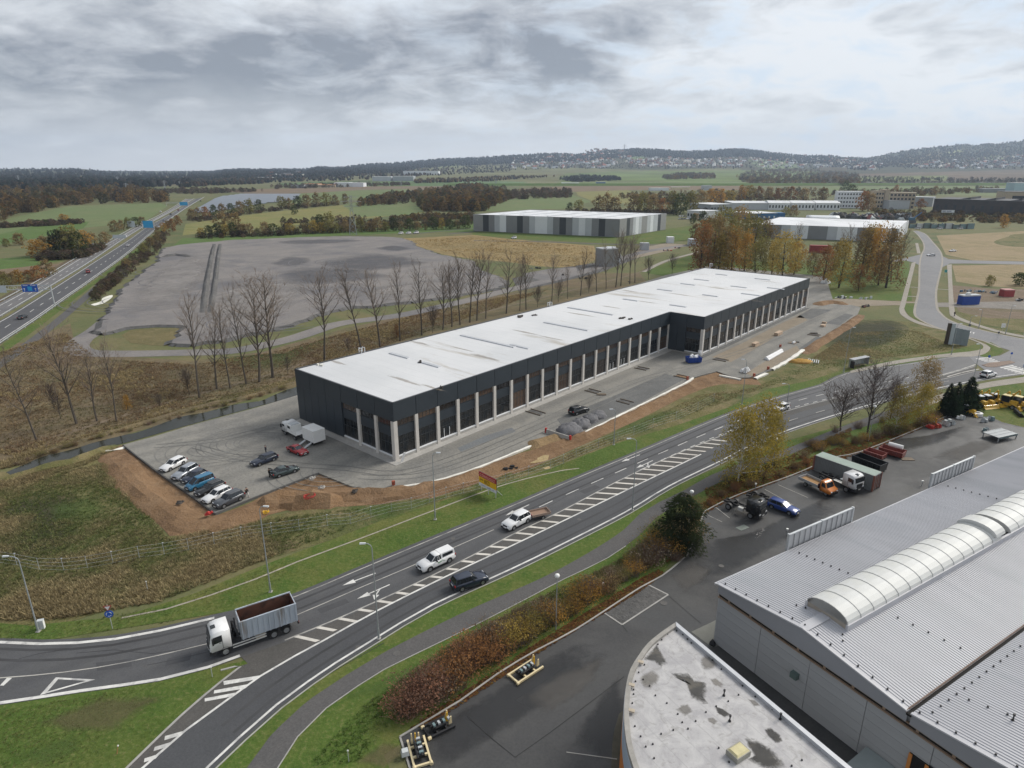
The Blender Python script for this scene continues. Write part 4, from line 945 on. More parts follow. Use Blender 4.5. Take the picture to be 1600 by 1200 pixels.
for k in range(1,6):
    a = P[0].lerp(P[1], k / 6); b_ = P[3].lerp(P[2], k / 6); d = b_ - a; x = d.normalized() * .5
    mb = MB(); p, q = a + d * .08, a + d * .92; nn = Vector((-x.y, x.x, 0))
    mb.loft([[p + nn + Vector((0,0,13.19)), p + nn + Vector((0,0,13.5)), p - nn + Vector((0,0,13.5)), p - nn + Vector((0,0,13.19))],[q + nn + Vector((0,0,13.19)), q + nn + Vector((0,0,13.5)), q - nn + Vector((0,0,13.5)), q - nn + Vector((0,0,13.19))]]).build('rooflight',SKYL, wh)
z2 = 9.6
A, B, C2 = at_z(g(1176,350, z2),0), at_z(g(1405,357.5, z2),0), at_z(g(1420,344.5, z2),0)
striped_hall('wide warehouse with grey and white panels behind the autumn trees',A, B, C2, z2,
    [(1178, M_),(1190, D1),(1205, M_),(1219, L1),(1233, W1_),(1261, M_),(1291, L1),(1306, W1_),(1337, M_),(1360, L1),(1375, W1_),(1390, D1),(1398, L1)],[(1405, W1_),(1412, L1),(1416, W1_)])
def block(lab, cat, bl, br, vtop, depth, wall, roofm, wins=None, pitch=0., name='building', ang=None, roofover=.3, h=None, band=None):
    """far building from two traced base points; windows laid out as parts"""
    a, b_ = W(*bl), W(*br); d = b_ - a; L_ = Vector((d.x, d.y, 0)).length; rz = math.atan2(d.y, d.x)
    h = h or max(2.5, height_at2(a, vtop))
    o = thing(name, Vector((a.x, a.y, min(a.z, b_.z))), rz, lab, cat)
    MB().box(0, L_, 0, depth, -1.5, h).build('wall', wall, o)
    if pitch:
        MB().loft([[(-.4,-.4, h),(-.4, depth / 2, h + pitch),(-.4, depth + .4, h)],[(L_ + .4,-.4, h),(L_ + .4, depth / 2, h + pitch),(L_ + .4, depth + .4, h)]]).build('roof', roofm, o)
    else: MB().box(-roofover, L_ + roofover, -roofover, depth + roofover, h, h + .45).build('roof', roofm, o)
    if band: MB().box(-.05, L_ + .05,-.15,-.02, h * band[0], h * band[1]).build('wall_band', band[2], o)
    if wins:
        nx, nz, wf, hf, m = wins; k = None
        for iz in range(nz):
            for ix in range(nx):
                w_ = L_ / nx; hh = h / (nz + .15)
                if k is None: k = MB().box(-w_ * wf / 2, w_ * wf / 2,-.12,.05,0, hh * hf).mesh('window', m)
                put('window', k, o, (w_ * (ix + .5),0, hh * (iz + .35)))
    return o
def height_at2(p, v):
    lo, hi = p.z, p.z + 150
    for _ in range(40):
        k = (lo + hi) / 2
        if proj((p.x, p.y, k))[1] > v: lo = k
        else: hi = k
    return k - p.z
# works north-east of the warehouse
block('pale low office with a flat roof at the left end of the works','building',(1073,341),(1100,343),329,22, WALLW, WHITEROOF, (6,1,.6,.4, WIN))
block('large grey works hall with a pale flat roof','factory',(1144,327.5),(1214,328),317.5,55, WALLL, WHITEROOF, None)
block('lower wing with a pale roof before the large grey works hall','factory',(1110,330),(1143,329),320,40, WALLG, WHITEROOF, (7,1,.7,.3, WIN))
block('low workshop with a blue band under its pale roof','workshop',(1132,340),(1172,343.5),331.5,30, WALLL, WHITEROOF, None, band=(.25,.75, WALLBL))
block('right-hand low workshop with bright blue walls','workshop',(1174,344),(1213,343),334,26, WALLBL, WHITEROOF, (5,1,.3,.3, WALLWW))
block('small dark blue shed behind the wide warehouse','shed',(1215,341),(1226,341),333.5,12, WALLBL, WALLBL)
for i, (u0, u1, lab) in enumerate(((1200,1234,'leftmost bay of the white workshop row'),(1236,1272,'middle bay of the white workshop row with dark doors'),(1274,1312,'bay of the white workshop row beside the white office block'))):
    block(lab, 'workshop',(u0,328),(u1,328.5),317,45, WALLWW, WHITEROOF, (7,1,.45,.45, WIN), pitch=2.0)
block('white office block with three rows of windows','office block',(1306,325),(1347,325.5),299.5,16, WALLWW, WHITEROOF, (9,4,.55,.4, WIN))
block('beige office block with dark windows, left of two','office block',(1365,326),(1378,326),299,14, WALLBEI, WALLBEI, (3,4,.6,.45, WIN))
block('stair tower between the two beige office blocks','tower',(1379,326),(1386,326),297,14, WALLBEI, WALLBEI)
block('beige office block with dark windows, right of two','office block',(1387,326),(1427,327),301,16, WALLBEI, WALLBEI, (7,4,.62,.45, WIN))
block('low pale blue shed before the beige office blocks','shed',(1388,327),(1420,327),314,18, WALLL, WALLG)
block('long low grey shed beside the dark hall','shed',(1424,322),(1456,323),308,20, WALLG, WALLL)
# dark sawtooth hall on the right
o = block('big dark old factory hall with stepped roof','factory',(1456,332),(1700,342),311,60, BRICK, DROOF, (16,1,.3,.35, WIN))
for k in range(5): MB().extrude_y([(12 + k * 24,13),(34 + k * 24,13),(34 + k * 24,18)],8,58).build('sawtooth_roof',DROOF, o)
block('tan pavilion with a broad dark window on the dark hall','building',(1566,322),(1680,324),300,40, WALLBEI, DROOF, (2,1,.55,.5, BLACK))
block('pale blue shed at the right edge behind the dark hall','shed',(1583,302),(1640,302),286,25, mat('wall_pale_blue',(.36,.48,.52),.6,.1,.3), WALLL)
block('long pale hall roof behind the dark hall','shed',(1535,301),(1582,301),295,20, WALLK, WALLG)
o = block('white sign board with dark lettering before the dark hall','sign',(1469.5,339),(1489.5,339.4),328,.5, BLACK, WALLWW, name='sign_board')
for ch in list(o.children): bpy.data.objects.remove(ch)
Lq = (W(1489.5,339.4) - W(1469.5,339)).length; hq = height_at2(W(1469.5,339),328); h0 = height_at2(W(1469.5,339),332)
MB().box(0, Lq, 0,.3, h0, hq).build('sign_panel',WALLWW, o); NAVY = mat('navy_lettering',(.02,.035,.12),.6,.05)
MB().tube((Lq * .1,.2,-1),(Lq * .1,.2, h0),.2,.2,5).build('post',STEEL, o); MB().tube((Lq * .9,.2,-1),(Lq * .9,.2, h0),.2,.2,5).build('post',STEEL, o)
x = Lq * .07
for k in range(10):
    wl = Lq * (.055 + .02 * (k % 3))
    if k == 4: x += Lq * .06; continue
    mb = MB(); zc0, zc1 = h0 + (hq - h0) * .22, h0 + (hq - h0) * .78; sl = wl * .3
    mb.loft([[(x, -.06, zc0),(x, -.01, zc0),(x + sl, -.01, zc1),(x + sl, -.06, zc1)],[(x + wl * .35,-.06, zc0),(x + wl * .35,-.01, zc0),(x + sl + wl * .35,-.01, zc1),(x + sl + wl * .35,-.06, zc1)]])
    mb.box(x + wl * .2, x + wl * .75,-.062,-.008, zc0 + (zc1 - zc0) * (.0 if k % 2 else .42), zc0 + (zc1 - zc0) * (.2 if k % 2 else .6)); mb.build('lettering',NAVY, o); x += wl
# white arched tent hall by the scrapyard
a, b_ = W(1262,346), W(1312,347); d = b_ - a; o = thing('arched_hall', a, math.atan2(d.y, d.x),'white arched storage hall beside the scrap heaps','storage hall'); L_ = d.length
MB().loft([[(x_, 9 - 9 * math.cos(k * math.pi / 10),5.5 * math.sin(k * math.pi / 10) ** .7 if 0 < k < 10 else 0) for k in range(11)] for x_ in np.linspace(0, L_, 8)]).build('roof',WALLWW, o, True)
# silo block and cabins by the dry field
for (bl, br, vt, dp, wl, lab) in (((930,414),(943,417),388,9, WALLK, 'tall grey windowless tower block beside the dry field'),((944,415.5),(958,416),389,9, WALLG, 'second tall grey block joined to the grey tower'),((959,411),(970,411),399,6, WALLWW, 'white tank house beside the grey tower blocks'),((1043,380),(1053,380),371.5,5, WALLWW, 'white cabin on the green bank before the striped warehouse'),((1001,391),(1014,391),381,4, WALLL, 'pale leaning hoarding by the gravel yard'),((1078,384),(1089,384),375,7, WALLL, 'grey parked trailer box left of the autumn trees'),((1099,385),(1113,385),376,7, WALLL, 'grey trailer box half hidden by autumn trees'),((1265,395),(1298,396),384.5,4, mat('wall_red',(.25,.035,.03),.6,.1,.5),'long red trailer behind the autumn trees')):
    block(lab, 'cabin' if 'cabin' in lab else 'trailer' if 'trailer' in lab else 'building', bl, br, vt, dp, wl, WHITEROOF if wl is WALLWW else WALLL if wl is not MATS.get('wall_red') else MATS['wall_red'], roofover=.05)
# far shops and works on the plain
for (bl, br, vt, dp, wl, rf, lab) in (((475,292.5),(497,292.5),287.5,40, WALLBEI, mat('orange_roof',(.42,.17,.06),.8,.1,.05),'orange roofed market hall on the far plain'),((497,292.5),(521,292.5),289,40, WALLBEI, MATS['orange_roof'],'low orange roofed wing right of the market hall'),((522,292),(546,292),285.5,40, WALLWW, WHITEROOF, 'white superstore beside the orange roofs'),((546,292),(568,292),286,40, WALLWW, WHITEROOF, 'right-hand white superstore on the far plain'),((582,283),(611,283),276,60, WALLL, WHITEROOF, 'pale factory on the far plain'),((614,283),(646,283),275.5,60, WALLG, WHITEROOF, 'grey factory next to the pale factory far away'),((630,273),(685,273),267.5,90, WALLWW, WHITEROOF, 'very long white factory under the wooded hill'),((455,294),(475,294),289,20, WALLG, DROOF, 'dark toll building near the far motorway'),((402,281),(425,281),277,30, WALLWW, WHITEROOF, 'white depot far left below the hills'),((1281,267),(1323,267),261.5,14, WALLBEI, WALLWW, 'long pale school block in the hillside town'),((878,288.5),(905,288.5),285.6,25, WALLWW, WHITEROOF, 'long white farm hall beside the far road'),((932,288.5),(946,288.5),284.5,20, WALLBL, WALLL, 'blue white depot beside the far road'),((1016,298),(1045,298),294,20, WALLWW, WHITEROOF, 'white sheds behind the striped warehouse'),((1050,296),(1078,296),292.5,15, mat('wall_cream',(.62,.55,.34),.7,.1,.4), WHITEROOF, 'cream barns on the far field'),((1098,297),(1112,297),290,15, WALLL, WALLL, 'small grey tower shed on the far field')):
    block(lab, 'building', bl, br, vt, dp, wl, rf)
# church in the town on the hill
p = W(1309,256); o = thing('church', p, .2,'cream church tower rising over the hillside town','church'); h = height_at2(p, 247.5)
MB().box(-4.5,4.5,-4.5,4.5,-3, h).build('tower',WALLBEI, o); MB().loft([[(-6,-6, h),(6,-6, h),(6,6, h),(-6,6, h)],[(-3,-3, h + 4),(3,-3, h + 4),(3,3, h + 4),(-3,3, h + 4)],[(-.3,-.3, h + 10),(.3,-.3, h + 10),(.3,.3, h + 10),(-.3,.3, h + 10)]]).build('spire',DROOF, o); MB().box(5,34,-8,8,-3, h * .45).build('nave',WALLBEI, o)
# far road on a low bank
stripe([W(u, v) for u, v in ((300,300),(420,301),(520,297.5),(640,292.5),(760,289))],9,.06, G_MWAY, 'far_road')
def ridge3(name, px, wd, h, m):
    mb = MB(); p = [W(*q) for q in px]
    mb.loft([[(q.x, q.y - wd / 2, q.z - 1),(q.x, q.y - wd / 4, q.z + h),(q.x, q.y + wd / 4, q.z + h),(q.x, q.y + wd / 2, q.z - 1)] for q in p]); return mb.build(name, m, kind='structure')
ridge3('far_embankment',[(700,290),(900,290),(1100,290),(1300,289.5),(1700,289)],60,6, G_FIELDG)
stripe_mb(MB(),[at_z(W(u, 288.9),0) + Vector((0,0,0)) for u in (720,900,1100,1300,1700)],12,8.2).build('far_road', mat('far_road_barrier',(.42,.42,.42),.8), kind='structure')

# ------------------------------------------------------------------ town houses on the hills: one of each look, then copies
def house_mesh(k, wallc, roofc, L_=14, D_=11, h=6, p=5):
    mb = MB(); mb.box(-L_ / 2, L_ / 2,-D_ / 2, D_ / 2,-4, h); mb.k = 1
    mb.loft([[(-L_ / 2 - .5,-D_ / 2 - .5, h),(-L_ / 2 - .5,0, h + p),(-L_ / 2 - .5, D_ / 2 + .5, h)],[(L_ / 2 + .5,-D_ / 2 - .5, h),(L_ / 2 + .5,0, h + p),(L_ / 2 + .5, D_ / 2 + .5, h)]])
    mb.box(L_ * .2, L_ * .2 + 1,-.5,.5, h + p * .5, h + p + 1.2)
    return mb.mesh('town_house',[wallc, roofc])
RED = mat('tile_red',(.28,.10,.06),.85,.2,.1); BROWN = mat('tile_brown',(.13,.075,.055),.85,.2,.1); SLATE = mat('tile_slate',(.12,.12,.125),.8,.2,.1)
HM = [('white walled house with a red tiled roof', house_mesh(0, WALLWW, RED)),('cream house with a brown tiled roof', house_mesh(1, WALLBEI, BROWN)),('white house with a grey roof', house_mesh(2, WALLWW, SLATE)),('low pale house with a pale roof', house_mesh(3, WALLW, WALLL, 17,12,5,3))]
TOWN = [([(800,247),(850,243),(880,239),(920,243),(960,248),(975,262),(800,264)],85,'on the wooded slope left'),([(905,236),(930,233),(985,238),(985,250),(920,246)],30,'high under the left hilltop'),([(975,252),(1030,247),(1100,250),(1170,247),(1160,262),(1000,262)],62,'below the middle hill'),([(1170,248),(1200,240),(1290,246),(1380,258),(1370,266),(1180,262)],50,'around the church'),([(1420,256),(1490,250),(1610,244),(1700,240),(1700,262),(1600,264),(1500,264),(1420,262)],62,'on the right hillside'),([(400,279),(420,274),(475,272),(475,279)],12,'far left below the hills')]
for pl, n, where in TOWN:
    us_ = [p[0] for p in pl]; vs_ = [p[1] for p in pl]; k = 0
    while k < n:
        u, v = rnd.uniform(min(us_), max(us_)), rnd.uniform(min(vs_), max(vs_))
        if not inpoly(u, v, pl): continue
        i = rnd.choice((0,0,1,2,2,3)); p = W(u, v)
        o = put('town_house',HM[i][1], None, p, rnd.uniform(-.6,.6) + (1.57 if rnd.random() < .4 else 0), HM[i][0] + ' ' + where, 'house','houses ' + where)
        s = rnd.uniform(1.3,2.1) * (1.0 if v > 250 else 1.1); o.scale = (s, s, s); k += 1

# the rest of the town, too small and too many to tell apart
hv = np.array([(-.5,-.5,-.5),(.5,-.5,-.5),(.5,.5,-.5),(-.5,.5,-.5),(-.5,-.5,.55),(.5,-.5,.55),(.5,.5,.55),(-.5,.5,.55),(-.55,0,1.0),(.55,0,1.0)])
hf = np.array([(0,1,5),(0,5,4),(1,2,6),(1,6,5),(2,3,7),(2,7,6),(3,0,4),(3,4,7),(4,5,9),(4,9,8),(6,7,8),(6,8,9),(5,6,9),(7,4,8)])
pos, scl, rot, col = [],[],[],[]
for pl, n, where in TOWN:
    us_ = [p[0] for p in pl]; vs_ = [p[1] for p in pl]; k = 0
    while k < n * (1.2 if 'left' in where else 3):
        u, v = rnd.uniform(min(us_), max(us_)), rnd.uniform(min(vs_), max(vs_))
        if not inpoly(u, v, pl): continue
        p = W(u, v); s_ = rnd.uniform(10,21); pos.append((p.x, p.y, p.z + 3)); scl.append((s_, s_ * .8, s_ * .75)); rot.append(rnd.uniform(0,3.1)); col.append(rnd.choice(((.78,.78,.76),(.70,.66,.58),(.34,.16,.11),(.30,.19,.15),(.80,.80,.80),(.55,.5,.45),(.2,.2,.2)))); k += 1
scatter('distant_houses',(hv, hf), pos, scl, rot, col, tintmat('far_houses'))
# ------------------------------------------------------------------ grey hall on the right
sheet('yard',[(640,1199),(625,1152),(672,1124),(720,1095),(780,1052),(840,1016),(900,984),(1000,919),(1035,900),(1073,868),(1082,850),(1092,825),(1100,800),(1150,775),(1245,740),(1300,716),(1345,706),(1435,670),(1480,650),(1520,648),(1551,653),(1566,660),(1600,668),(1760,700),(2100,1000),(1900,1500),(760,1500)],.05, G_YARD)
kb = spline(gl([(660,1240),(640,1199),(625,1152)]),2); kerb(kb, .18,.1)
kerb(spline(gl([(625,1152),(672,1124),(720,1095),(780,1052),(840,1016),(900,984),(1000,919),(1035,900),(1073,868),(1082,850),(1092,825),(1100,800)]),2),.2,.12)
kerb(spline(gl([(1100,800),(1150,775),(1245,740),(1300,716),(1345,706),(1435,670),(1480,650)]),2),.2,.12)
sheet('planting_bed',[(946,960),(972,976),(1043,930),(1012,915)],.07, G_SLAGEDGE)
stripe(gl([(945,959),(972,977)]),.2,.09, G_KERB, 'kerb'); stripe(gl([(972,977),(1044,930)]),.2,.094, G_KERB, 'kerb'); stripe(gl([(1044,930),(1012,914)]),.2,.09, G_KERB, 'kerb')
stripe(gl([(885,1176),(964,1187)]),.09,.075, G_PAINTOLD)
JOINT = mat('tar_joint',(.02,.02,.02),.7,.1)
stripe(gl([(752,1140),(775,1160),(805,1184),(860,1145),(920,1100),(975,1058)]),.07,.072, JOINT, 'tar_joint'); stripe(gl([(1045,932),(1095,975)]),.05,.073, JOINT, 'tar_joint'); stripe(gl([(972,977),(980,988)]),.06,.073, JOINT, 'tar_joint'); stripe(gl([(730,1120),(752,1140)]),.05,.074, JOINT, 'tar_joint')
for a, b_ in (((1105,805),(1128,816)),((1118,793),(1140,810)),((1195,765),(1240,790)),((1216,758),(1262,778))): stripe(gl([a, b_]),.1,.072, G_PAINTOLD)
sheet('pavement',[(975,1110),(960,1140),(955,1199),(958,1300),(1000,1300),(990,1199)],.07, mat('gravel_strip',(.085,.082,.062),.9,.2,2), smooth_edge=True, step=1)
sheet('pavement',[(1080,988),(1122,968),(1125,1010),(1112,1012)],.074, mat('concrete_slab',(.17,.17,.15),.85,.15,1))
def disc(p, r, z, m, name='manhole_cover'): return tag(MB().prism([(p.x + r * math.cos(k * math.pi / 8), p.y + r * math.sin(k * math.pi / 8)) for k in range(16)], z - .03, z).build(name, m), None)
IRON = mat('cast_iron',(.10,.095,.09),.7,.2,8)
for (u, v, r, lab) in ((1037,943,.42,'round manhole cover beside the planting bed in the yard'),(1127,885,.36,'round manhole cover left of the grey hall corner'),(620,1022,.4,'rusty round manhole cover in the footpath')):
    tag(disc(g(u, v), r, .085, IRON), lab, 'manhole cover')
p = g(1160,825); tag(MB().box(-.9,.9,-.5,.5,.03,.085).build('drain_cover', mat('drain_cover',(.16,.18,.16),.8,.2,4)),'pale square drain covers in the yard before the black truck','drain cover').location = p
bpy.data.objects['drain_cover'].rotation_euler.z = R(31)

CORR = mat('corrugated_sheet',(.44,.44,.46),.5,.07,.5, col2=(.395,.40,.42), stretch=(1,.15,1))
WALLH = mat('hall_panel',(.33,.335,.34),.5,.06,.6, stretch=(.3,.3,2)); WALLT = mat('hall_fascia',(.25,.255,.27),.5,.05,.5)
OCHRE = mat('ochre_trim',(.25,.175,.12),.75,.15,2); POLY = mat('polycarbonate',(.56,.565,.55),.55,.10,.5, col2=(.52,.52,.48), c2=(.5,.7)); DARKGAP = mat('dark_gap',(.012,.011,.010),.9,.1)
HZ = 7.7; PH = g(1124,912, HZ); RA = R(31)
gh = thing('grey_hall',Vector((PH.x, PH.y, 0)), RA, 'large grey hall with ribbed metal roof and arched rooflight beside the yard','hall')
prof = [(0,7.7),(-10.1,9.0),(-20.1,7.75),(-20.4,7.75),(-30.5,9.05),(-40.6,7.75),(-50.7,9.05)]
LR_ = 112.
mb = MB(); x = -.25; rows_ = []
while x < LR_:
    for dx_, up in ((0,0),(.235,0),(.265,.055),(.30,.055)): rows_.append((x + dx_, up))
    x += .33
for seg in ((0,1,2),(3,4,5,6)):
    k0 = len(mb.v); npr = len(seg)
    for (xx, up) in rows_:
        for j in seg: mb.v.append((xx, prof[j][0] + (.3 if j == 0 else 0), prof[j][1] + up - (.04 if j == 0 else 0)))
    for i in range(len(rows_) - 1):
        for j in range(npr - 1):
            a = k0 + i * npr + j; mb.f.append((a, a + 1, a + npr + 1, a + npr)); mb.i.append(0)
mb.build('roof_sheet',CORR, gh)
wallp = [(0,0),(0,7.55),(-10.1,8.85),(-20.25,7.55),(-30.5,8.85),(-40.6,7.55),(-50.7,8.85),(-50.7,0)]
MB().loft([[(x_, y, z) for y, z in wallp] for x_ in (.25, LR_ - .3)]).build('core_wall',WALLH, gh)
# gable wall: horizontal panels, strip window line with ochre trim, sloping fascia
y = 0; pk = {}
cols_ = [0,-5.6,-11.2,-16.8,-22.4,-28,-33.6,-39.2,-44.8,-50.4]
for a, b_ in zip(cols_, cols_[1:]):
    for iz in range(6):
        if a == -22.4 and iz < 4: continue
        z0 = .15 + iz * 1.0
        if 'p' not in pk: pk['p'] = MB().box(0,.12,-5.575,-.025,0,.975).mesh('wall_panel',WALLH)
        put('wall_panel', pk['p'], gh, (.1, a, z0))
mb = MB(); MB().box(.14,.2,-50.6,-.05,6.15,6.52).build('vent_gap',DARKGAP, gh)
MB().box(-.02,.16,-50.6,-.02,6.50,6.60).build('trim_strip',OCHRE, gh); MB().box(-.06,.16,-50.6,-.02,6.06,6.17).build('trim_strip',OCHRE, gh)
k = MB().box(.1,.16,-.12,.12,6.17,6.5).mesh('vent_bracket',OCHRE)
for j in range(18): put('vent_bracket', k, gh, (0,-1.4 - j * 2.8,0))
for a, b_ in ((0,1),(1,2),(3,4),(4,5),(5,6)):
    (y0, z0),(y1, z1) = prof[a], prof[b_]
    MB().loft([[(-.1, y0,6.6),(-.1, y0, z0 - .02),(.2, y0, z0 - .02),(.2, y0,6.6)],[(-.1, y1,6.6),(-.1, y1, z1 - .02),(.2, y1, z1 - .02),(.2, y1,6.6)]]).build('fascia_panel',WALLT, gh)
    MB().loft([[(-.32, y0, z0 - .03),(-.32, y0, z0 + .10),(-.05, y0, z0 + .10),(-.05, y0, z0 - .03)],[(-.32, y1, z1 - .03),(-.32, y1, z1 + .10),(-.05, y1, z1 + .10),(-.05, y1, z1 - .03)]]).build('verge_trim',CORR, gh)
MB().box(-.3, LR_, .22,.42,7.5,7.68).build('gutter',CORR, gh)
MB().box(-.25, LR_, -20.42,-20.05,7.4,7.6).build('valley_gutter',DARKGAP, gh); MB().box(-.25, LR_, -20.08,-19.98,7.6,7.86).build('gutter_edge', mat('rusty_edge',(.15,.10,.075),.8,.2,2), gh)
# big door opening with orange frame in the gable, lean-to glass roof, wall box
MB().box(-.03,.14,-26.4,-20.9,.1,4.0).build('gate_leaf',DARKGAP, gh)
for y_ in (-21.0,-22.3,-24.4,-26.3): MB().box(-.1,.12, y_ - .14, y_ + .14,.1,4.0).build('gate_post', mat('orange_frame',(.50,.20,.05),.6,.1,2), gh)
MB().loft([[(-3.0,-17.6,1.3),(-3.0,-21.6,1.3),(-3.0,-21.6,1.22),(-3.0,-17.6,1.22)],[(-.02,-17.6,1.6),(-.02,-21.6,1.6),(-.02,-21.6,1.52),(-.02,-17.6,1.52)]]).build('canopy', mat('canopy_glass',(.22,.25,.25),.25,.1,1), gh)
for y_ in (-17.7,-19.6,-21.5): MB().tube((-2.9, y_, 0),(-2.9, y_, 1.28),.06,.06,6).build('canopy_post',GREY, gh)
MB().box(-.4,.1,-10.4,-9.7,3.2,3.8).build('wall_lamp', mat('lamp_green_grey',(.10,.14,.13),.5), gh)
# arched rooflight on the ridge
bp = []
W0, RZ0 = 2.15,8.98
arc = [(-W0 * math.cos(math.pi * k / 10),1.05 * math.sin(math.pi * k / 10)) for k in range(11)]
def barrel(): return MB().loft([[(xx, -10.1 + a, RZ0 + .35 + z) for a, z in arc] for xx in (0.03,2.07)])
bm_ = barrel().mesh('arch_panel',POLY); rb = MB().loft([[(xx, -10.1 + a * 1.015, RZ0 + .36 + z * 1.03) for a, z in arc] for xx in (-.04,.04)]).mesh('arch_rib', mat('rib_metal',(.36,.36,.35),.5,.1))
for k in range(int((LR_ - 6) / 2.1)):
    if k == 14: continue
    put('arch_panel', bm_, gh, (3.4 + k * 2.1,0,0)); put('arch_rib', rb, gh, (3.4 + k * 2.1,0,0))
op = put('open_panel', bm_, gh, (3.4 + 13.25 * 2.1,-.3,.22)); op.rotation_euler = (R(-1.5),0,0)
for s in (-1,1): MB().box(3.3, LR_ - 2,-10.1 + s * W0 - .12,-10.1 + s * W0 + .12, RZ0 - .5, RZ0 + .38).build('rooflight_curb',CORR, gh)
MB().loft([[(3.36,-10.1 + a * .985, RZ0 + .34 + z * .97) for a, z in arc] + [(3.36,-10.1 + W0, RZ0 - .4),(3.36,-10.1 - W0, RZ0 - .4)],[(3.46,-10.1 + a * .985, RZ0 + .34 + z * .97) for a, z in arc] + [(3.46,-10.1 + W0, RZ0 - .4),(3.46,-10.1 - W0, RZ0 - .4)]]).build('end_wall', mat('end_wall',(.34,.30,.25),.6,.15,2), gh)
MB().loft([[(-.1,-9.6,9.06),(-.1,-10.6,9.06),(-.1,-10.6,9.0),(-.1,-9.6,9.0)],[(3.3,-9.6,9.1),(3.3,-10.6,9.1),(3.3,-10.6,9.02),(3.3,-9.6,9.02)]]).build('ridge_cap',CORR, gh)
# lightning-conductor holders: small black caps
def roof_z(y):
    for (y0, z0),(y1, z1) in zip(prof, prof[1:]):
        if y1 <= y <= y0: return z0 + (z1 - z0) * (y - y0) / (y1 - y0)
    return 9
cap = MB().tube((0,0,0),(0,0,.13),.085,.07,8).mesh('conductor_holder',BLACK)
sp = [(.35,-(.5 + k * 1.35)) for k in range(30)] + [(12.2,-(.8 + k * .98)) for k in range(8)] + [(44.5,-(.8 + k * .98)) for k in range(8)] + [(9.5 + k * .4,-(13.6 + k * 1.25)) for k in range(5)] + [(1.2 + k * 1.25,-21.3) for k in range(16)] + [(5 + k * .3,-(22.2 + k * 1.25)) for k in range(6)] + [(2.6,-7.4),(2.9,-8.2),(1.8,-12.9),(2.5,-12.4),(30.5,-(22 + 0)),(75,-2.),(75,-4.)] + [(78 + k * .1,-(1 + k * 1.2)) for k in range(6)]
for x_, y_ in sp: put('conductor_holder', cap, gh, (x_, y_, roof_z(y_) + .05))
vp = MB().tube((0,0,0),(0,0,.6),.055,.055,8).tube((0,0,.5),(0,0,.64),.10,.10,8).tube((0,0,0),(0,0,.1),.13,.11,8).mesh('vent_pipe',BLACK)
for x_, y_ in ((3.6,-27.5),(2.7,-27.7),(5.3,-25.2)): put('vent_pipe', vp, gh, (x_, y_, roof_z(y_)))
# framed boards standing above the eave, seen from behind
BOARD = mat('board_sheet',(.47,.475,.48),.5,.06,1)
def eave_board(x0, x1, lab):
    o = thing('eave_board',Vector((PH.x, PH.y, 0)), RA, lab, 'sign board'); n = 12; w_ = (x1 - x0) / n
    k = MB().box(.03, w_ - .03,.62,.66,7.2,9.55).mesh('board_panel',BOARD); r_ = MB().box(-.03,.03,.5,.62,7.2,9.55).mesh('frame_rail',GREY)
    for i in range(n):
        put('board_panel', k, o, (x0 + w_ * i, 0,0))
        if i: put('frame_rail', r_, o, (x0 + w_ * i, 0,0))
    MB().box(x0 - .05, x1 + .05,.48,.72,9.55,9.68).build('frame_top',STEEL, o); MB().box(x0 - .05, x1 + .05,.48,.72,7.1,7.22).build('frame_bottom',STEEL, o)
    for xx in (x0,(x0 + x1) / 2, x1): MB().box(xx - .12, xx + .12,.44,.74,7.0,9.75).build('frame_post',STEEL, o)
    for xx in (x0 + .5, x1 - .5): MB().tube((xx, .5,7.4),(xx, .0,7.45),.05,.05,5).build('bracket',DGREY, o)
eave_board(11.9,24.2,'long framed board above the eave beside the blue car'); eave_board(42.5,53.8,'long framed board above the eave farther along, before the skips')

# ------------------------------------------------------------------ building with the rounded roof at the bottom
CZ = 7.5
crv = spline(gl([(1056,972),(1035,986),(1012,1005),(997,1025),(985,1045),(979,1067),(976,1092),(975,1120),(979,1160),(990,1199),(1010,1245),(1045,1300),(1090,1350)], CZ),.8)
right = gl([(1300,1175),(1452,1300),(1500,1350)], CZ)
base = crv[0].copy(); base.z = 0
cb = thing('rounded_building', base, 0,'building with a stained flat roof and rounded corner beside the grey hall','building')
outl = [(p.x - base.x, p.y - base.y) for p in crv] + [(p.x - base.x, p.y - base.y) for p in reversed(right)]
cen = Vector((sum(p[0] for p in outl) / len(outl), sum(p[1] for p in outl) / len(outl),0))
def inset(poly, d):
    P = [Vector((*p, 0)) for p in poly]; out = []; n = len(P); ar = sum(a.x * b_.y - b_.x * a.y for a, b_ in zip(P, P[1:] + P[:1])); sg = 1 if ar > 0 else -1
    for i, p in enumerate(P):
        a = (p - P[i - 1]).normalized(); b_ = (P[(i + 1) % n] - p).normalized(); t_ = (a + b_).normalized(); k = max(.45, t_.dot(a))
        out.append((p.x - t_.y * d * sg / k, p.y + t_.x * d * sg / k))
    return out
m, t, b = newmat('stained_roof')
tc = t.add('ShaderNodeTexCoord').outputs['Object']
c = t.mix(t.ramp(t.noise(.55,6,.65, tc, .8),.40,.62),(.45,.44,.435),(.33,.32,.325))
c = t.mix(t.m('MULTIPLY', t.ramp(t.noise(.9,5,.6, tc, 2.2),.55,.64),.5), c, (.24,.23,.215))
c = t.mix(t.m('MULTIPLY', t.ramp(t.noise(6,3,.6, tc),.55,.8),.4), c, (.50,.49,.48))
mp = t.add('ShaderNodeMapping'); mp.inputs['Rotation'].default_value = (0,0, R(-31)); t.l.new(tc, mp.inputs[0]); sx = t.add('ShaderNodeSeparateXYZ'); t.l.new(mp.outputs[0], sx.inputs[0])
c = t.mix(t.m('MULTIPLY', t.m('LESS_THAN', t.m('FRACT', t.m('MULTIPLY', sx.outputs[0],.55)),.03),.45), c, (.24,.24,.24))
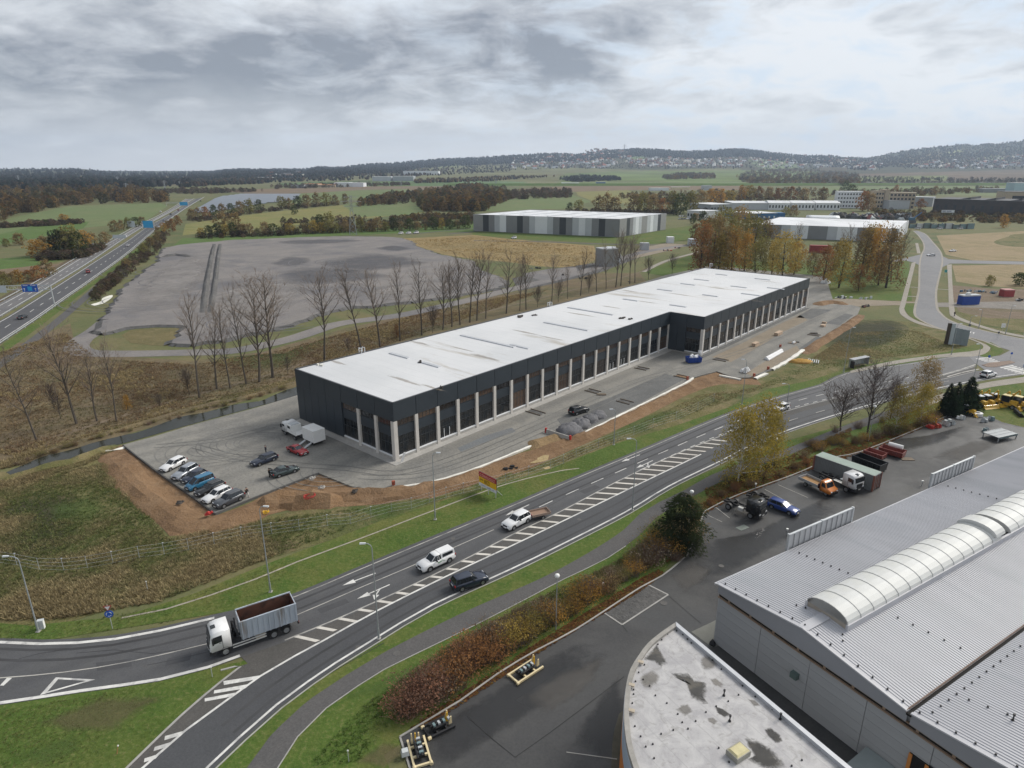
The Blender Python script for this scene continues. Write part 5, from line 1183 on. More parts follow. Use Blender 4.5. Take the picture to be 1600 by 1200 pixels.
t.put(b.inputs['Base Color'], c); t.put(b.inputs['Roughness'], t.ramp(t.noise(.55,6,.65, tc, .8),.4,.62,.75,.5))
STR = m
MB().prism(inset(outl, .35), CZ - .6, CZ - .28).build('roof',STR, cb)
i2 = inset(outl, .42); nC = len(crv); mb = MB()
mb.loft([[(a[0], a[1], CZ - .5),(a[0], a[1], CZ),(b_[0], b_[1], CZ),(b_[0], b_[1], CZ - .5)] for a, b_ in list(zip(outl, i2))[:nC]]); mb.build('parapet', mat('parapet_stone',(.30,.285,.26),.85,.2,2), cb)
rr_ = list(zip(outl, i2))[nC:] + [(outl[0], i2[0])]; mb = MB()
mb.loft([[(a[0], a[1], CZ - .5),(a[0], a[1], CZ + .06),(b_[0], b_[1], CZ + .06),(b_[0], b_[1], CZ - .5)] for a, b_ in rr_]); mb.build('parapet', mat('parapet_sheet',(.47,.48,.50),.45,.08,2, metal=.2), cb)
i3 = inset(outl, .12)
MB().prism(i3,0, CZ - .62).build('wall',WALLL, cb)
def facade_band(z0, z1, m, n0, n1, name, off=.04):
    i4 = inset(outl, -off); mb = MB(); mb.loft([[(a[0], a[1], z0),(a[0], a[1], z1),(b_[0], b_[1], z1),(b_[0], b_[1], z0)] for a, b_ in list(zip(i4, i3))[n0:n1]]); mb.build(name, m, cb)
BLUEW = mat('pale_blue_cladding',(.40,.46,.54),.5,.12,1)
for k in range(0, nC - 4,3): facade_band(4.75, CZ - .52, BLUEW if (k // 3) % 4 else WALLWW, k, k + 4,'cladding_panel',.04 + .004 * (k % 2))
facade_band(.1,4.7, mat('orange_wall',(.50,.17,.035),.65,.10,.8),0, nC, 'orange_panel',.07)
STAIN = mat('wet_stain',(.060,.056,.050),.22,.3,1.5, col2=(.10,.09,.075)); DRYST = mat('dried_stain',(.20,.185,.165),.8,.3,2.5, col2=(.15,.14,.12))
feather(STAIN, 2.2,.92); feather(DRYST, 2.2,.6)
def stain(px, m, dz, nm='puddle'): soft_patch(nm, px, CZ - .28 + dz, m, base, .5, cb).location.z = 0
stain([(1008,1030),(1020,1016),(1026,1008),(1034,1022),(1041,1035),(1032,1040),(1022,1033)], STAIN, .005)
stain([(1050,1052),(1062,1054),(1075,1053),(1085,1064),(1100,1066),(1103,1080),(1100,1090),(1105,1098),(1096,1096),(1080,1088),(1076,1075),(1070,1062),(1058,1060)], STAIN, .006)
stain([(1108,1060),(1118,1060),(1132,1070),(1127,1074),(1116,1070)], DRYST, .007,'stain'); stain([(1118,1104),(1130,1108),(1142,1117),(1132,1120),(1121,1113)], STAIN, .008)
stain([(1105,1122),(1114,1121),(1122,1127),(1116,1132),(1108,1128)], DRYST, .009,'stain'); stain([(1168,1092),(1180,1094),(1188,1103),(1178,1103)], DRYST, .010,'stain')
stain([(1196,1140),(1205,1138),(1218,1148),(1221,1157),(1212,1160),(1200,1150)], STAIN, .011); stain([(1165,1155),(1182,1158),(1200,1168),(1212,1180),(1222,1194),(1216,1201),(1195,1200),(1180,1192),(1170,1186),(1180,1180),(1172,1168)], STAIN, .012)
for px, kk in (([(1056,1108),(1075,1100),(1082,1112),(1070,1118)],0),([(1000,1060),(1020,1048),(1030,1062),(1010,1075)],1),([(1095,1030),(1110,1024),(1120,1040),(1100,1046)],2)): stain(px, DRYST, .013 + .001 * kk, 'stain')
cap2 = MB().tube((0,0,0),(0,0,.1),.075,.06,8).mesh('conductor_holder',BLACK)
for (u, v) in ((1057,986),(1043,991),(1034,1000),(1028,1007),(1007,1039),(998,1051),(993,1065),(990,1078),(990,1085),(988,1099),(992,1135),(1001,1151),(1009,1167),(1022,1185),(1067,992),(1074,999),(1080,1005),(1102,1019),(1113,1032),(1127,1046),(1146,1057),(1160,1072),(1180,1089),(1207,1109),(1231,1126),(1253,1145),(1267,1158),(1282,1172),(1005,1062),(1015,1072),(1024,1087),(1042,1099),(1059,1116),(1066,1129),(1075,1139),(1087,1127),(1103,1113),(1119,1104),(1138,1096),(1154,1086),(1052,1141),(1033,1147),(1020,1163),(1123,1169),(1139,1191),(1253,1188),(1237,1197)):
    put('conductor_holder', cap2, cb, g(u, v, CZ - .28) - base)
for (u, v) in ((1131,1087),(1140,1127),(1219,1124)): put('vent_pipe', vp, cb, g(u, v, CZ - .28) - base)
p = g(1153,1180, CZ - .28) - base
o = MB().box(-.75,.75,-.55,.55,0,.5).build('rooflight_curb', mat('curb_grey',(.30,.29,.25),.7,.15,3), cb); o.location = p; o.rotation_euler.z = R(31)
o = MB().box(-.68,.68,-.48,.48,.501,.62,.12).build('rooflight_dome', mat('yellowed_dome',(.58,.52,.30),.3,.15,2), cb); o.location = p; o.rotation_euler.z = R(31)
for (u, v) in ((1001,1035),(987,1071),(987,1111)):
    o = MB().box(-.16,.16,-.25,.25,0,.12).build('drain_box', mat('drain_box',(.42,.36,.28),.7,.1), cb); o.location = g(u, v, CZ - .1) - base; o.rotation_euler.z = 1.2
tag(MB().dome((0,0,0),(.35,.35,0),.7,8,4,.3).build('rubbish_sack',BLACK),'dark rubbish sacks at the foot of the grey hall wall','rubbish sack').location = g(1113,1008)

WETY = feather(mat('wet_asphalt',(.030,.030,.031),.25,.2,1.5),.5,.6); DUSTY = feather(mat('dry_dust',(.115,.108,.10),.9,.2,2),.6,.55)
for k, px in enumerate(([(640,1170),(760,1090),(900,1010),(930,1040),(800,1130),(700,1190)],[(900,1160),(965,1060),(975,1100),(960,1190)],[(1100,850),(1180,830),(1290,780),(1300,800),(1180,870),(1110,900)],[(1380,690),(1450,680),(1500,668),(1470,690),(1400,705)])): soft_patch('wet_patch', px, .0555 + .0006 * k, WETY, step=3)
for k, px in enumerate(([(820,1090),(880,1050),(940,1030),(930,1060),(860,1110)],[(1140,800),(1180,790),(1200,800),(1160,815)],[(1460,715),(1520,690),(1560,690),(1500,720)],[(1050,900),(1080,880),(1110,890),(1070,925)])): soft_patch('dry_patch', px, .0585 + .0006 * k, DUSTY, step=3)
# ------------------------------------------------------------------ vegetation
BARK = mat('bark_grey',(.095,.080,.066),.9,.25,2); BARKD = mat('bark_dark',(.045,.038,.032),.9,.25,2); BARKW = mat('bark_birch',(.52,.50,.46),.8,.3,2.5, col2=(.10,.09,.08), c2=(.58,.66))
TWIG = mat('twigs_grey_brown',(.20,.155,.12),.9,.2,.4); TWIGR = mat('twigs_red_brown',(.17,.105,.08),.9,.25,.6); TWIGD = mat('twigs_dark',(.105,.080,.072),.9,.2,.4)
def limb(mb, rn, p, d, L_, r, nseg, wob, up=0.):
    pts = [p]
    for i in range(nseg):
        d = (d + Vector((rn.uniform(-wob, wob), rn.uniform(-wob, wob), rn.uniform(-wob, wob) + up))).normalized()
        q = pts[-1] + d * (L_ / nseg); k0 = 1 - .75 * i / nseg; k1 = 1 - .75 * (i + 1) / nseg
        mb.tube(pts[-1], q, r * k0, r * k1,5 if r > .07 else 3, False); pts.append(q)
    return pts, d
def bare_tree(seed, h, spread=.5, nb=18, first=.28, twr=.028, tw=9, lean=0.):
    """bare crown: trunk with limbs as one mesh, fine twigs as another"""
    rn = random.Random(seed); a, b_ = MB(), MB()
    tp, _ = limb(a, rn, Vector((0,0,-.2)), Vector((lean, rn.uniform(-.05,.05),1)).normalized(), h * .93,.0185 * h * .62,9,.045,.02)
    for i in range(nb):
        k = first + (1 - first) * (i + rn.random()) / nb; j = min(int(k * 9),8); p = tp[j].lerp(tp[j + 1], k * 9 - j)
        an = i * 2.4 + rn.uniform(-.5,.5); tilt = rn.uniform(.45,.95) * (1.15 - .5 * k); d = Vector((math.cos(an) * math.sin(tilt), math.sin(an) * math.sin(tilt), math.cos(tilt)))
        L1 = h * spread * (1.0 - .62 * k) * rn.uniform(.65,1.15) * (.5 if k < first + .06 else 1)
        bp_, bd = limb(a, rn, p, d, L1,.0055 * h * (1.2 - .7 * k),4,.13,.07)
        for s_ in range(4):
            q = bp_[1 + s_ % 4]; d2 = (bd + Vector((rn.uniform(-.9,.9), rn.uniform(-.9,.9), rn.uniform(-.3,.6)))).normalized()
            cp_, cd = limb(b_, rn, q, d2, L1 * rn.uniform(.3,.55), twr * 1.7,2,.15,.08)
            for w_ in range(tw // 2 + 1):
                q2 = cp_[rn.randint(0,2)]; d3 = (cd + Vector((rn.uniform(-.9,.9), rn.uniform(-.9,.9), rn.uniform(-.4,.8)))).normalized()
                limb(b_, rn, q2, d3, L1 * rn.uniform(.18,.4), twr, 1,.1,.05)
    return a, b_
def leaves(mb, rn, c, r, n, s, droop=0., flat=0.):
    for _ in range(n):
        while True:
            d = Vector((rn.uniform(-1,1), rn.uniform(-1,1), rn.uniform(-1,1)))
            if .05 < d.length <= 1: break
        p = Vector(c) + Vector((d.x * r[0], d.y * r[1], d.z * r[2])); k = s * rn.uniform(.6,1.35)
        a = Vector((rn.gauss(0,1), rn.gauss(0,1), rn.gauss(0,1 - flat) - droop)).normalized(); b_ = a.orthogonal().normalized(); b_.rotate(Matrix.Rotation(rn.uniform(0,6.28),3, a))
        mb.q(p - a * k, p + b_ * k * .6, p + a * k, p - b_ * k * .6)
def crown_tree(seed, h, wd, base=.28, ncl=22, nl=28, ls=.26, shape='round'):
    rn = random.Random(seed); a, b_ = MB(), MB()
    tp, _ = limb(a, rn, Vector((0,0,-.2)), Vector((rn.uniform(-.06,.06), rn.uniform(-.06,.06),1)).normalized(), h * .85,.020 * h * (.55 if ncl == 70 else 1),6,.05)
    for i in range(ncl):
        k = base + (1 - base) * ((i + .5) / ncl) ** .9
        if shape == 'round': w_ = wd * .5 * math.sin(math.pi * min(.97,.16 + .80 * (k - base) / (1 - base))) ** .7
        elif shape == 'tall': w_ = wd * .5 * (1 - ((k - base) / (1 - base)) ** 2.2) ** .5 * .9 + .3
        else: w_ = wd * .5 * (1 - (k - base) / (1 - base)) ** .8 + .15
        an = i * 2.4 + rn.random(); rr = w_ * rn.uniform(.35,.95)
        c = (math.cos(an) * rr, math.sin(an) * rr, k * h); cr = wd * rn.uniform(.12,.22)
        if i % 2 == 0: limb(a, rn, tp[min(6, max(1, int(k * 5)))], Vector((c[0], c[1], c[2] - tp[min(6, max(1, int(k * 5)))].z)).normalized(), rr * 1.0 + .3,.005 * h, 2,.1)
        leaves(b_, rn, c, (cr, cr, cr * (.85 if shape != 'tall' else 1.3)), nl, ls, .9 if shape == 'tall' else 0)
    return a, b_
def conifer(seed, h, wd, nl=1500, ls=.30, pw=.7, egg=False):
    rn = random.Random(seed); a, b_ = MB(), MB(); a.tube((0,0,-.2),(0,0, h * .95),.018 * h, .02,6)
    for i in range(nl):
        k = 1 - (rn.random()) ** .55 * .96; k = rn.uniform(.03,1) if egg else max(.04, k); lay = (math.sin(k * h * 4.2) * .5 + .5) * .22 + .78
        w_ = wd * .5 * (math.sin(math.pi * (.22 + .74 * k)) ** .55 if egg else (1 - k) ** pw) * (lay + (.22 * math.sin(k * 17 + rn.random()) if egg else 0)) + .08; an = rn.uniform(0,6.283); rr = w_ * rn.uniform(.55,1.0) * (1 + .18 * math.sin(3 * an + seed))
        p = Vector((math.cos(an) * rr, math.sin(an) * rr, k * h)); d = Vector((math.cos(an), math.sin(an),-.35 + rn.uniform(-.2,.2))).normalized(); s_ = d.cross(Vector((0,0,1))).normalized(); l = ls * rn.uniform(.7,1.4)
        b_.q(p - d * l, p + s_ * l * .5, p + d * l, p - s_ * l * .5)
    return a, b_
def bush(seed, h, wd, nl=520, ls=.12, sticks=70, twm=True):
    rn = random.Random(seed); a, b_ = MB(), MB()
    for i in range(sticks):
        an = rn.uniform(0,6.283); t_ = rn.uniform(0,1.0); d = Vector((math.cos(an) * t_ * wd / h * .55, math.sin(an) * t_ * wd / h * .55,1)).normalized()
        limb(a, rn, Vector((rn.uniform(-.2,.2) * wd, rn.uniform(-.2,.2) * wd, -.1)), d, h * rn.uniform(.7,1.12),.017,2,.14)
    for i in range(10):
        an = i * 2.4; rr = wd * .5 * rn.uniform(.2,.75); z = h * rn.uniform(.3,.8)
        leaves(b_, rn, (math.cos(an) * rr, math.sin(an) * rr, z),(wd * .28, wd * .28, h * .28), nl // 10, ls)
    return a, b_
LF = {
 'orange': leafmat('leaves_orange',((.36,.20,.055),(.47,.28,.07),(.24,.15,.05))),'ochre': leafmat('leaves_ochre',((.30,.225,.065),(.42,.30,.08),(.20,.165,.055))),
 'olive': leafmat('leaves_olive',((.18,.175,.06),(.25,.22,.07),(.15,.13,.055))),'brown': leafmat('leaves_brown',((.23,.17,.085),(.31,.22,.10),(.18,.14,.075))),
 'rust': leafmat('leaves_rust',((.27,.14,.06),(.35,.175,.07),(.20,.12,.06))),'green': leafmat('leaves_green',((.062,.08,.03),(.10,.115,.042),(.05,.06,.026))),
 'pine': leafmat('needles_dark',((.024,.042,.024),(.045,.07,.034),(.03,.038,.022))),'yellow': leafmat('leaves_yellow',((.26,.20,.045),(.36,.27,.055),(.18,.155,.045))),
 'redtw': leafmat('leaves_red_shrub',((.25,.135,.095),(.33,.165,.10),(.20,.135,.10))),'mauve': leafmat('leaves_dull_shrub',((.25,.205,.15),(.32,.25,.175),(.19,.165,.11)))}
PROTO = {}
def proto(key, ab, mats, name):
    a, b_ = ab; PROTO[key] = (a.mesh(name[1], mats[0]), b_.mesh(name[2], mats[1]), name)
for i in range(7): proto(('poplar', i), bare_tree(20 + i, 18,.40 + .03 * (i % 4),17 + 2 * (i % 4),.30 + .04 * (i % 3),.017,15,.025 * (i - 3)),(BARK, TWIG),('bare_tree','trunk','twigs'))
for i in range(3): proto(('bare', i), bare_tree(40 + i, 10,.62,34,.22,.017,15),(BARKD, TWIGD),('bare_tree','trunk','twigs'))
for i, c in enumerate(('orange','ochre','olive','brown','rust','green')):
    proto(('round', c), crown_tree(60 + i, 14,11.5,.12,46,50,.28),(BARKD, LF[c]),('autumn_tree','trunk','crown'))
    proto(('tall', c), crown_tree(70 + i, 16,8.8,.10,46,48,.27,'tall'),(BARKD, LF[c]),('autumn_tree','trunk','crown'))
    proto(('far', c), crown_tree(80 + i, 12,10.5,.06,24,26,.55),(BARKD, LF[c]),('field_tree','trunk','crown'))
for i in range(3): proto(('birch', i), crown_tree(90 + i, 13,8,.10,70,85,.14,'tall'),(BARKW, LF['yellow' if i < 2 else 'brown']),('birch_tree','trunk','crown'))
for i in range(2): proto(('conifer', i), conifer(95 + i, 8,4.6,3000,.24,.8),(BARKD, LF['pine']),('conifer','trunk','crown'))
proto(('yew',0), conifer(101,8,6.6,6500,.17,.42, True),(BARKD, leafmat('needles_mid',((.035,.048,.024),(.06,.075,.034),(.03,.036,.02)))),('conifer','trunk','crown'))
proto(('farconifer',0), conifer(99,14,6,420,.75),(BARKD, LF['pine']),('conifer','trunk','crown'))
for i, c in enumerate(('redtw','rust','ochre','mauve','olive','brown','green','orange')):
    for j in range(2): proto(('bush', c, j), bush(120 + i * 2 + j, 2.2,3.4,1000 if c not in ('mauve',) else 380,.075,130),(TWIGR if c in ('redtw','rust','mauve','brown') else TWIG, LF[c]),('shrub','stems','foliage'))
def plant(key, p, h, lab, cat, group=None, wide=1., name=None):
    a, b_, nm = PROTO[key]; h0 = {'poplar': 18,'bare': 10,'round': 14,'tall': 16,'far': 12,'birch': 13,'conifer': 8,'yew': 8,'farconifer': 14,'bush': 2.2}[key[0]]
    o = thing(name or nm[0], p, rnd.uniform(0,6.28), lab, cat, group); s = h / h0; o.scale = (s * wide, s * wide, s)
    put(nm[1], a, o); put(nm[2], b_, o); return o
# bare poplars between the slag field and the stream
PB = [(57,688,562),(120,662,528),(152,658,556),(182,659,543),(312,622,478),(339,608,498),(360,607,487),(385,600,466),(405,597,458),(426,590,442),(507,563,440),(564,545,428),(594,542,436),(625,533,424),(659,524,420),(692,515,428),(706,511,420),(719,508,412),(734,504,408),(745,501,404),(759,498,408),(791,490,402),(812,486,410),(822,484,405),(862,474,406),(887,467,418),(907,462,398),(932,456,402),(947,452,384),(962,449,372),(970,447,376),(984,444,380),(992,442,374)]
for i, (u, v, vt) in enumerate(PB):
    p = g(u, v); lab = 'tall bare tree in the row by the stream'
    if i == 0: lab = 'bare tree at the left end of the row by the stream, beside the brown marsh'
    if i in (1,2,3): lab = ('thin leaning bare tree over the stream','','')[0] if i == 1 else ('slim bare tree left of the small orange bush' if i == 2 else 'bare tree beside the small orange bush')
    plant(('poplar',(i * 3) % 7), p, height_at(p, vt) * 1.06, lab, 'tree','bare trees along the stream',.8 + .5 * rnd.random())
for (u, v, vt) in ((296,617,580),(85,640,602),(95,655,620),(545,552,530),(676,520,480),(840,480,450),(872,472,440),(920,458,430),(250,640,618),(450,585,560),(1013,437,405),(1050,428,400)):
    p = g(u, v); plant(('bare', rnd.randint(0,2)), p, height_at(p, vt),'low bare sapling under the tall bare row by the stream','tree','saplings along the stream')
p = g(200,641); plant(('tall','orange'), p, height_at(p, 618),'small bright orange bush by the trail under the bare trees','bush')
p = g(620,528); plant(('tall','rust'), p, height_at(p, 508),'rust coloured bush behind the white roof corner','bush')
# autumn trees between the new hall and the wide warehouse
AT = [(1094,432,352,'tall','rust'),(1112,428,345,'round','brown'),(1128,402,331,'round','olive'),(1141,430,362,'tall','orange'),(1150,398,329,'round','brown'),(1163,424,366,'tall','orange'),(1172,408,340,'round','olive'),(1188,404,346,'round','brown'),(1122,432,372,'tall','ochre'),(1180,430,380,'round','olive'),(1106,412,345,'tall','olive'),(1222,434,368,'round','ochre'),(1240,430,382,'round','orange'),(1206,430,380,'tall','ochre'),(1286,442,388,'tall','rust'),(1310,450,379,'tall','ochre'),(1341,455,418,'round','rust'),(1354,426,357,'tall','ochre'),(1345,430,362,'tall','brown'),(1367,432,358,'tall','orange'),(1384,450,366,'tall','brown'),(1372,446,392,'tall','rust'),(1269,430,396,'round','brown'),(1300,428,384,'tall','brown')]
AW = {'orange': 'orange leaved tree','ochre': 'golden brown tree','olive': 'dull olive tree','brown': 'brown half bare tree','rust': 'rust red tree'}
cnt = {}
for u, v, vt, sh, c in AT:
    p = g(u, v); grp = 'left of the dark panel of the wide warehouse' if u < 1195 else ('before the grey and white warehouse' if u < 1330 else 'beside the pale road')
    plant((sh, c), p, height_at(p, vt) * 1.04, AW[c] + ' ' + grp, 'tree','autumn trees ' + grp, 1.05 if sh == 'tall' else .95)
for u, v, vt in ((1243,408,352),(1324,412,355),(1316,404,362),(1392,440,358),(1401,436,362),(1335,415,352)):
    p = g(u, v); plant(('poplar', rnd.randint(0,4)), p, height_at(p, vt),'bare grey tree among the autumn trees before the warehouse','tree','bare trees before the wide warehouse',1.2)
# trees in the strip between the road and the yard
def gtree(key, u, v, vt, lab, wide=1., cat='tree'): p = g(u, v); return plant(key, p, height_at(p, vt), lab, cat, None, wide)
gtree(('birch',0),1153,752,642,'tall yellow birch with a white trunk at the edge of the yard',1.15); gtree(('birch',1),1187,738,628,'second yellow birch, behind the black trucks',1.1); gtree(('birch',0),1205,722,650,'smaller yellow birch right of the birch pair',.9)
gtree(('bare',0),1313,673,606,'rounded bare tree with dense twigs beside the footpath',1.75); gtree(('bare',1),1355,678,580,'tall bare tree by the white globe lamp',1.25); gtree(('bare',2),1391,655,600,'slim bare tree between the tall bare tree and the yellow birches',1.2)
gtree(('birch',1),1398,674,606,'yellow green birch leaning left above the yard edge',1.0); gtree(('birch',0),1437,664,602,'golden birch left of the dark conifers',1.05); gtree(('birch',2),1440,640,564,'tall brown birch rising behind the golden birch',1.1)
gtree(('conifer',0),1477,648,598,'dark conifer touching the golden birch',1.15); gtree(('conifer',1),1490,645,596,'middle dark conifer at the corner of the yard',1.15); gtree(('conifer',0),1509,642,588,'tallest dark conifer, beside the small yellow loader',1.4)
gtree(('yew',0),1062,856,774,'broad dark evergreen beside the yard entrance',1.0)
# shrubs along the yard kerb
SH = [((632,1118),'redtw',2.6),((648,1098),'redtw',2.8),((672,1098),'redtw',2.8),((660,1078),'redtw',2.5),((692,1085),'mauve',2.6),((684,1062),'redtw',2.5),((712,1068),'rust',2.6),((705,1048),'rust',2.4),((733,1050),'rust',2.7),((724,1032),'redtw',2.3),((752,1036),'rust',2.8),((746,1015),'rust',2.4),((770,1028),'rust',2.4),((762,1004),'mauve',2.3),((795,1012),'ochre',2.3),((812,1000),'ochre',2.4),((826,992),'ochre',2.2),((790,992),'mauve',2.2),((845,980),'olive',2.1),((820,972),'mauve',2.0),((862,972),'orange',2.0),((880,962),'ochre',2.2),((850,958),'mauve',2.0),((898,955),'orange',2.3),((892,938),'ochre',2.3),((915,942),'orange',2.3),((932,930),'rust',2.2),((915,922),'mauve',2.0),((950,922),'brown',2.1),((960,905),'mauve',2.0),((975,908),'olive',2.0),((992,898),'orange',2.0),((1005,888),'brown',2.1),((1020,878),'mauve',2.4),((1030,862),'orange',2.4),((1040,846),'brown',2.6),((1052,872),'mauve',2.2),((1020,846),'olive',2.3),((1035,825),'mauve',2.4),((1075,840),'brown',2.4),((1062,812),'olive',2.2),((985,875),'olive',2.0),((1085,802),'brown',1.9),
      ((1105,786),'rust',1.4),((1125,776),'brown',1.3),((1150,765),'rust',1.4),((1172,757),'brown',1.5),((1195,748),'mauve',1.5),((1215,742),'brown',1.5),((1238,731),'brown',1.7),((1252,720),'mauve',1.8),((1262,725),'rust',1.6),((1280,704),'orange',1.7),((1298,695),'ochre',1.7),((1318,695),'orange',1.6),((1335,690),'brown',1.8),((1350,686),'orange',1.7),((1365,682),'mauve',2.0),((1382,678),'brown',2.0),((1398,676),'green',2.0),((1415,672),'brown',2.0),((1432,666),'mauve',2.0),((1447,662),'rust',2.4),((1460,655),'brown',2.2),((1300,676),'mauve',1.6),((1270,694),'brown',1.5),((1340,672),'mauve',1.7),((1380,660),'olive',1.8),((1410,655),'mauve',1.8),((1130,752),'olive',1.3),((1165,742),'ochre',1.3),((1205,727),'olive',1.4)]
SW = {'redtw': 'dark red twiggy shrub','rust': 'rust red shrub','mauve': 'dull bare brown shrub','ochre': 'golden yellow shrub','olive': 'dull green shrub','orange': 'orange leaved shrub','brown': 'brown shrub','green': 'green shrub'}
for i, ((u, v), c, h) in enumerate(SH):
    wh_ = 'in the bed above the cream excavator arms' if u < 790 else 'in the bed between footpath and yard' if u < 1095 else 'along the kerb behind the parked trucks' if u < 1275 else 'at the foot of the bare trees by the skips'
    plant(('bush', c, i % 2), g(u + rnd.uniform(-5,5), v + rnd.uniform(-3,3)), h * (rnd.uniform(.75,1.1) if u < 760 or u > 1095 else rnd.uniform(.75,1.3)), SW[c] + ' ' + wh_, 'shrub','shrubs ' + wh_, .9 + .5 * rnd.random())
for k in range(24):
    u = 30 + k * 18 + rnd.uniform(-6,6); v = float(np.interp(u, [30,75,130,200,257,325,400,460],[728,711,694,675,659,641,624,604])) - rnd.uniform(0,4)
    plant(('bush', rnd.choice(('mauve','olive','brown','olive')), k % 2), g(u, v), rnd.uniform(.5,1.2),'low weedy bush on the far bank of the stream','shrub','bushes on the stream bank', rnd.uniform(.9,1.6))
# conifers, hedge trees and bushes round the motorway and the far side of the slag field
ML_ = [(60,402,378,'far','orange'),(72,399,372,'far','brown'),(82,398,362,'con',0),(88,398,366,'con',0),(95,398,363,'far','green'),(104,397,365,'far','brown'),(114,397,357,'far','olive'),(124,397,366,'far','green'),(135,392,364,'far','orange'),(145,388,366,'far','brown'),(165,380,364,'far','brown'),(116,406,388,'con',0),(124,403,386,'con',0),(132,399,384,'con',0),(142,394,380,'con',0),(150,389,377,'con',0),(158,385,374,'con',0),(30,383,366,'far','brown'),(10,386,374,'far','olive'),(48,353,343,'far','brown'),(60,352,344,'far','green'),(72,351,344,'far','green'),(84,350,343,'far','brown'),(100,349,336,'far','orange'),(180,362,346,'far','brown'),(190,360,345,'far','brown'),(200,357,342,'far','olive'),(212,355,341,'far','green'),(222,352,340,'far','brown'),(8,354,348,'far','green'),(45,440,424,'far','rust'),(60,438,418,'far','rust'),(75,432,408,'far','brown'),(20,446,428,'far','brown'),(30,443,424,'far','orange'),(10,450,430,'far','olive'),(5,436,425,'far','brown'),
       (262,357,346,'far','brown'),(270,362,344,'far','rust'),(256,364,350,'far','orange'),(247,372,356,'far','brown'),(278,352,338,'far','rust'),(235,386,372,'far','brown'),(225,396,382,'far','olive'),(198,418,405,'far','brown'),(244,380,368,'far','brown')]
ML_ += [(315 + i * 12.5,371 - i * .42,371 - i * .42 - rnd.uniform(9,20),'far', rnd.choice(('brown','olive','green','brown','ochre'))) for i in range(34)]
ML_ += [(350,366,335,'far','brown'),(370,365,335,'far','brown'),(500,360,338,'far','green'),(515,360,335,'far','olive'),(525,346,345,'far','brown'),(560,358,338,'far','green'),(575,357,340,'far','brown')][:4] + [(300,344,328,'far','brown'),(310,342,326,'far','brown'),(322,342,325,'far','rust'),(335,340,322,'far','green'),(348,338,320,'far','brown'),(362,337,320,'far','green'),(376,335,316,'far','brown'),(390,334,314,'far','olive'),(405,331,314,'far','green'),(440,326,309,'far','olive'),(452,326,311,'far','brown'),(466,325,308,'far','green'),(480,324,306,'far','brown'),(495,323,303,'far','brown'),(510,322,304,'far','olive'),(524,321,306,'far','brown'),(540,319,304,'far','mix'),(590,314,304,'far','ochre'),(606,307,301,'far','green'),(460,335,322,'far','green')]
ML_ += [(890,330,318,'far','green'),(905,329,314,'far','olive'),(935,330,308,'far','brown'),(948,331,304,'far','brown'),(960,331,310,'far','brown'),(990,330,305,'far','brown'),(1005,331,304,'far','olive'),(1020,332,306,'far','brown'),(1035,332,312,'far','rust'),(1050,334,304,'far','olive'),(1062,336,306,'far','green'),(1078,334,304,'far','olive'),(1095,326,300,'far','brown'),(1110,322,298,'far','orange'),(1125,320,298,'far','orange'),(1140,318,300,'far','ochre'),(1158,312,292,'far','orange'),(1170,311,292,'far','ochre'),(1185,311,293,'far','rust'),(1200,312,294,'far','brown'),(1215,312,296,'far','rust'),(1235,312,294,'far','rust'),(1255,313,296,'far','brown'),(1285,313,295,'far','brown'),(1240,338,322,'far','brown'),(1228,336,325,'far','olive'),(1222,338,330,'far','ochre'),(1347,330,302,'far','rust'),(1356,330,304,'far','brown'),(1372,322,308,'far','brown'),(1438,326,312,'far','rust'),(1567,356,338,'far','orange'),(1400,300,290,'far','rust'),(1460,305,292,'far','brown'),(1085,375,352,'far','brown'),(1098,352,332,'far','green'),(1083,350,336,'far','green'),(1086,345,334,'far','brown'),(1330,305,290,'far','green'),(1320,300,284,'far','green'),(1545,447,432,'far','olive'),(1592,446,428,'far','green'),(1600,440,428,'far','green')]
FW = {'brown': 'brown autumn tree','olive': 'olive autumn tree','green': 'dull green tree','orange': 'orange autumn tree','rust': 'rust coloured tree','ochre': 'golden autumn tree'}
for u, v, vt, k, c in ML_:
    if c == 'mix': c = 'brown'
    p = g(u, v); h = max(2.5, height_at(p, vt)); wh_ = 'beside the motorway' if u < 286 else 'in the hedge line behind the slag field' if u < 760 else 'behind the striped warehouse' if u < 1072 else 'around the works and offices beyond the pale road'
    if k == 'con': plant(('farconifer',0), p, h * 1.1,'dark conifer in the clump beside the motorway','tree','conifers by the motorway',.8)
    else: plant(('far', c), p, h * 1.08, FW[c] + ' ' + wh_, 'tree',FW[c] + 's ' + wh_, rnd.uniform(.85,1.7) if h < 9 else rnd.uniform(.9,1.35))
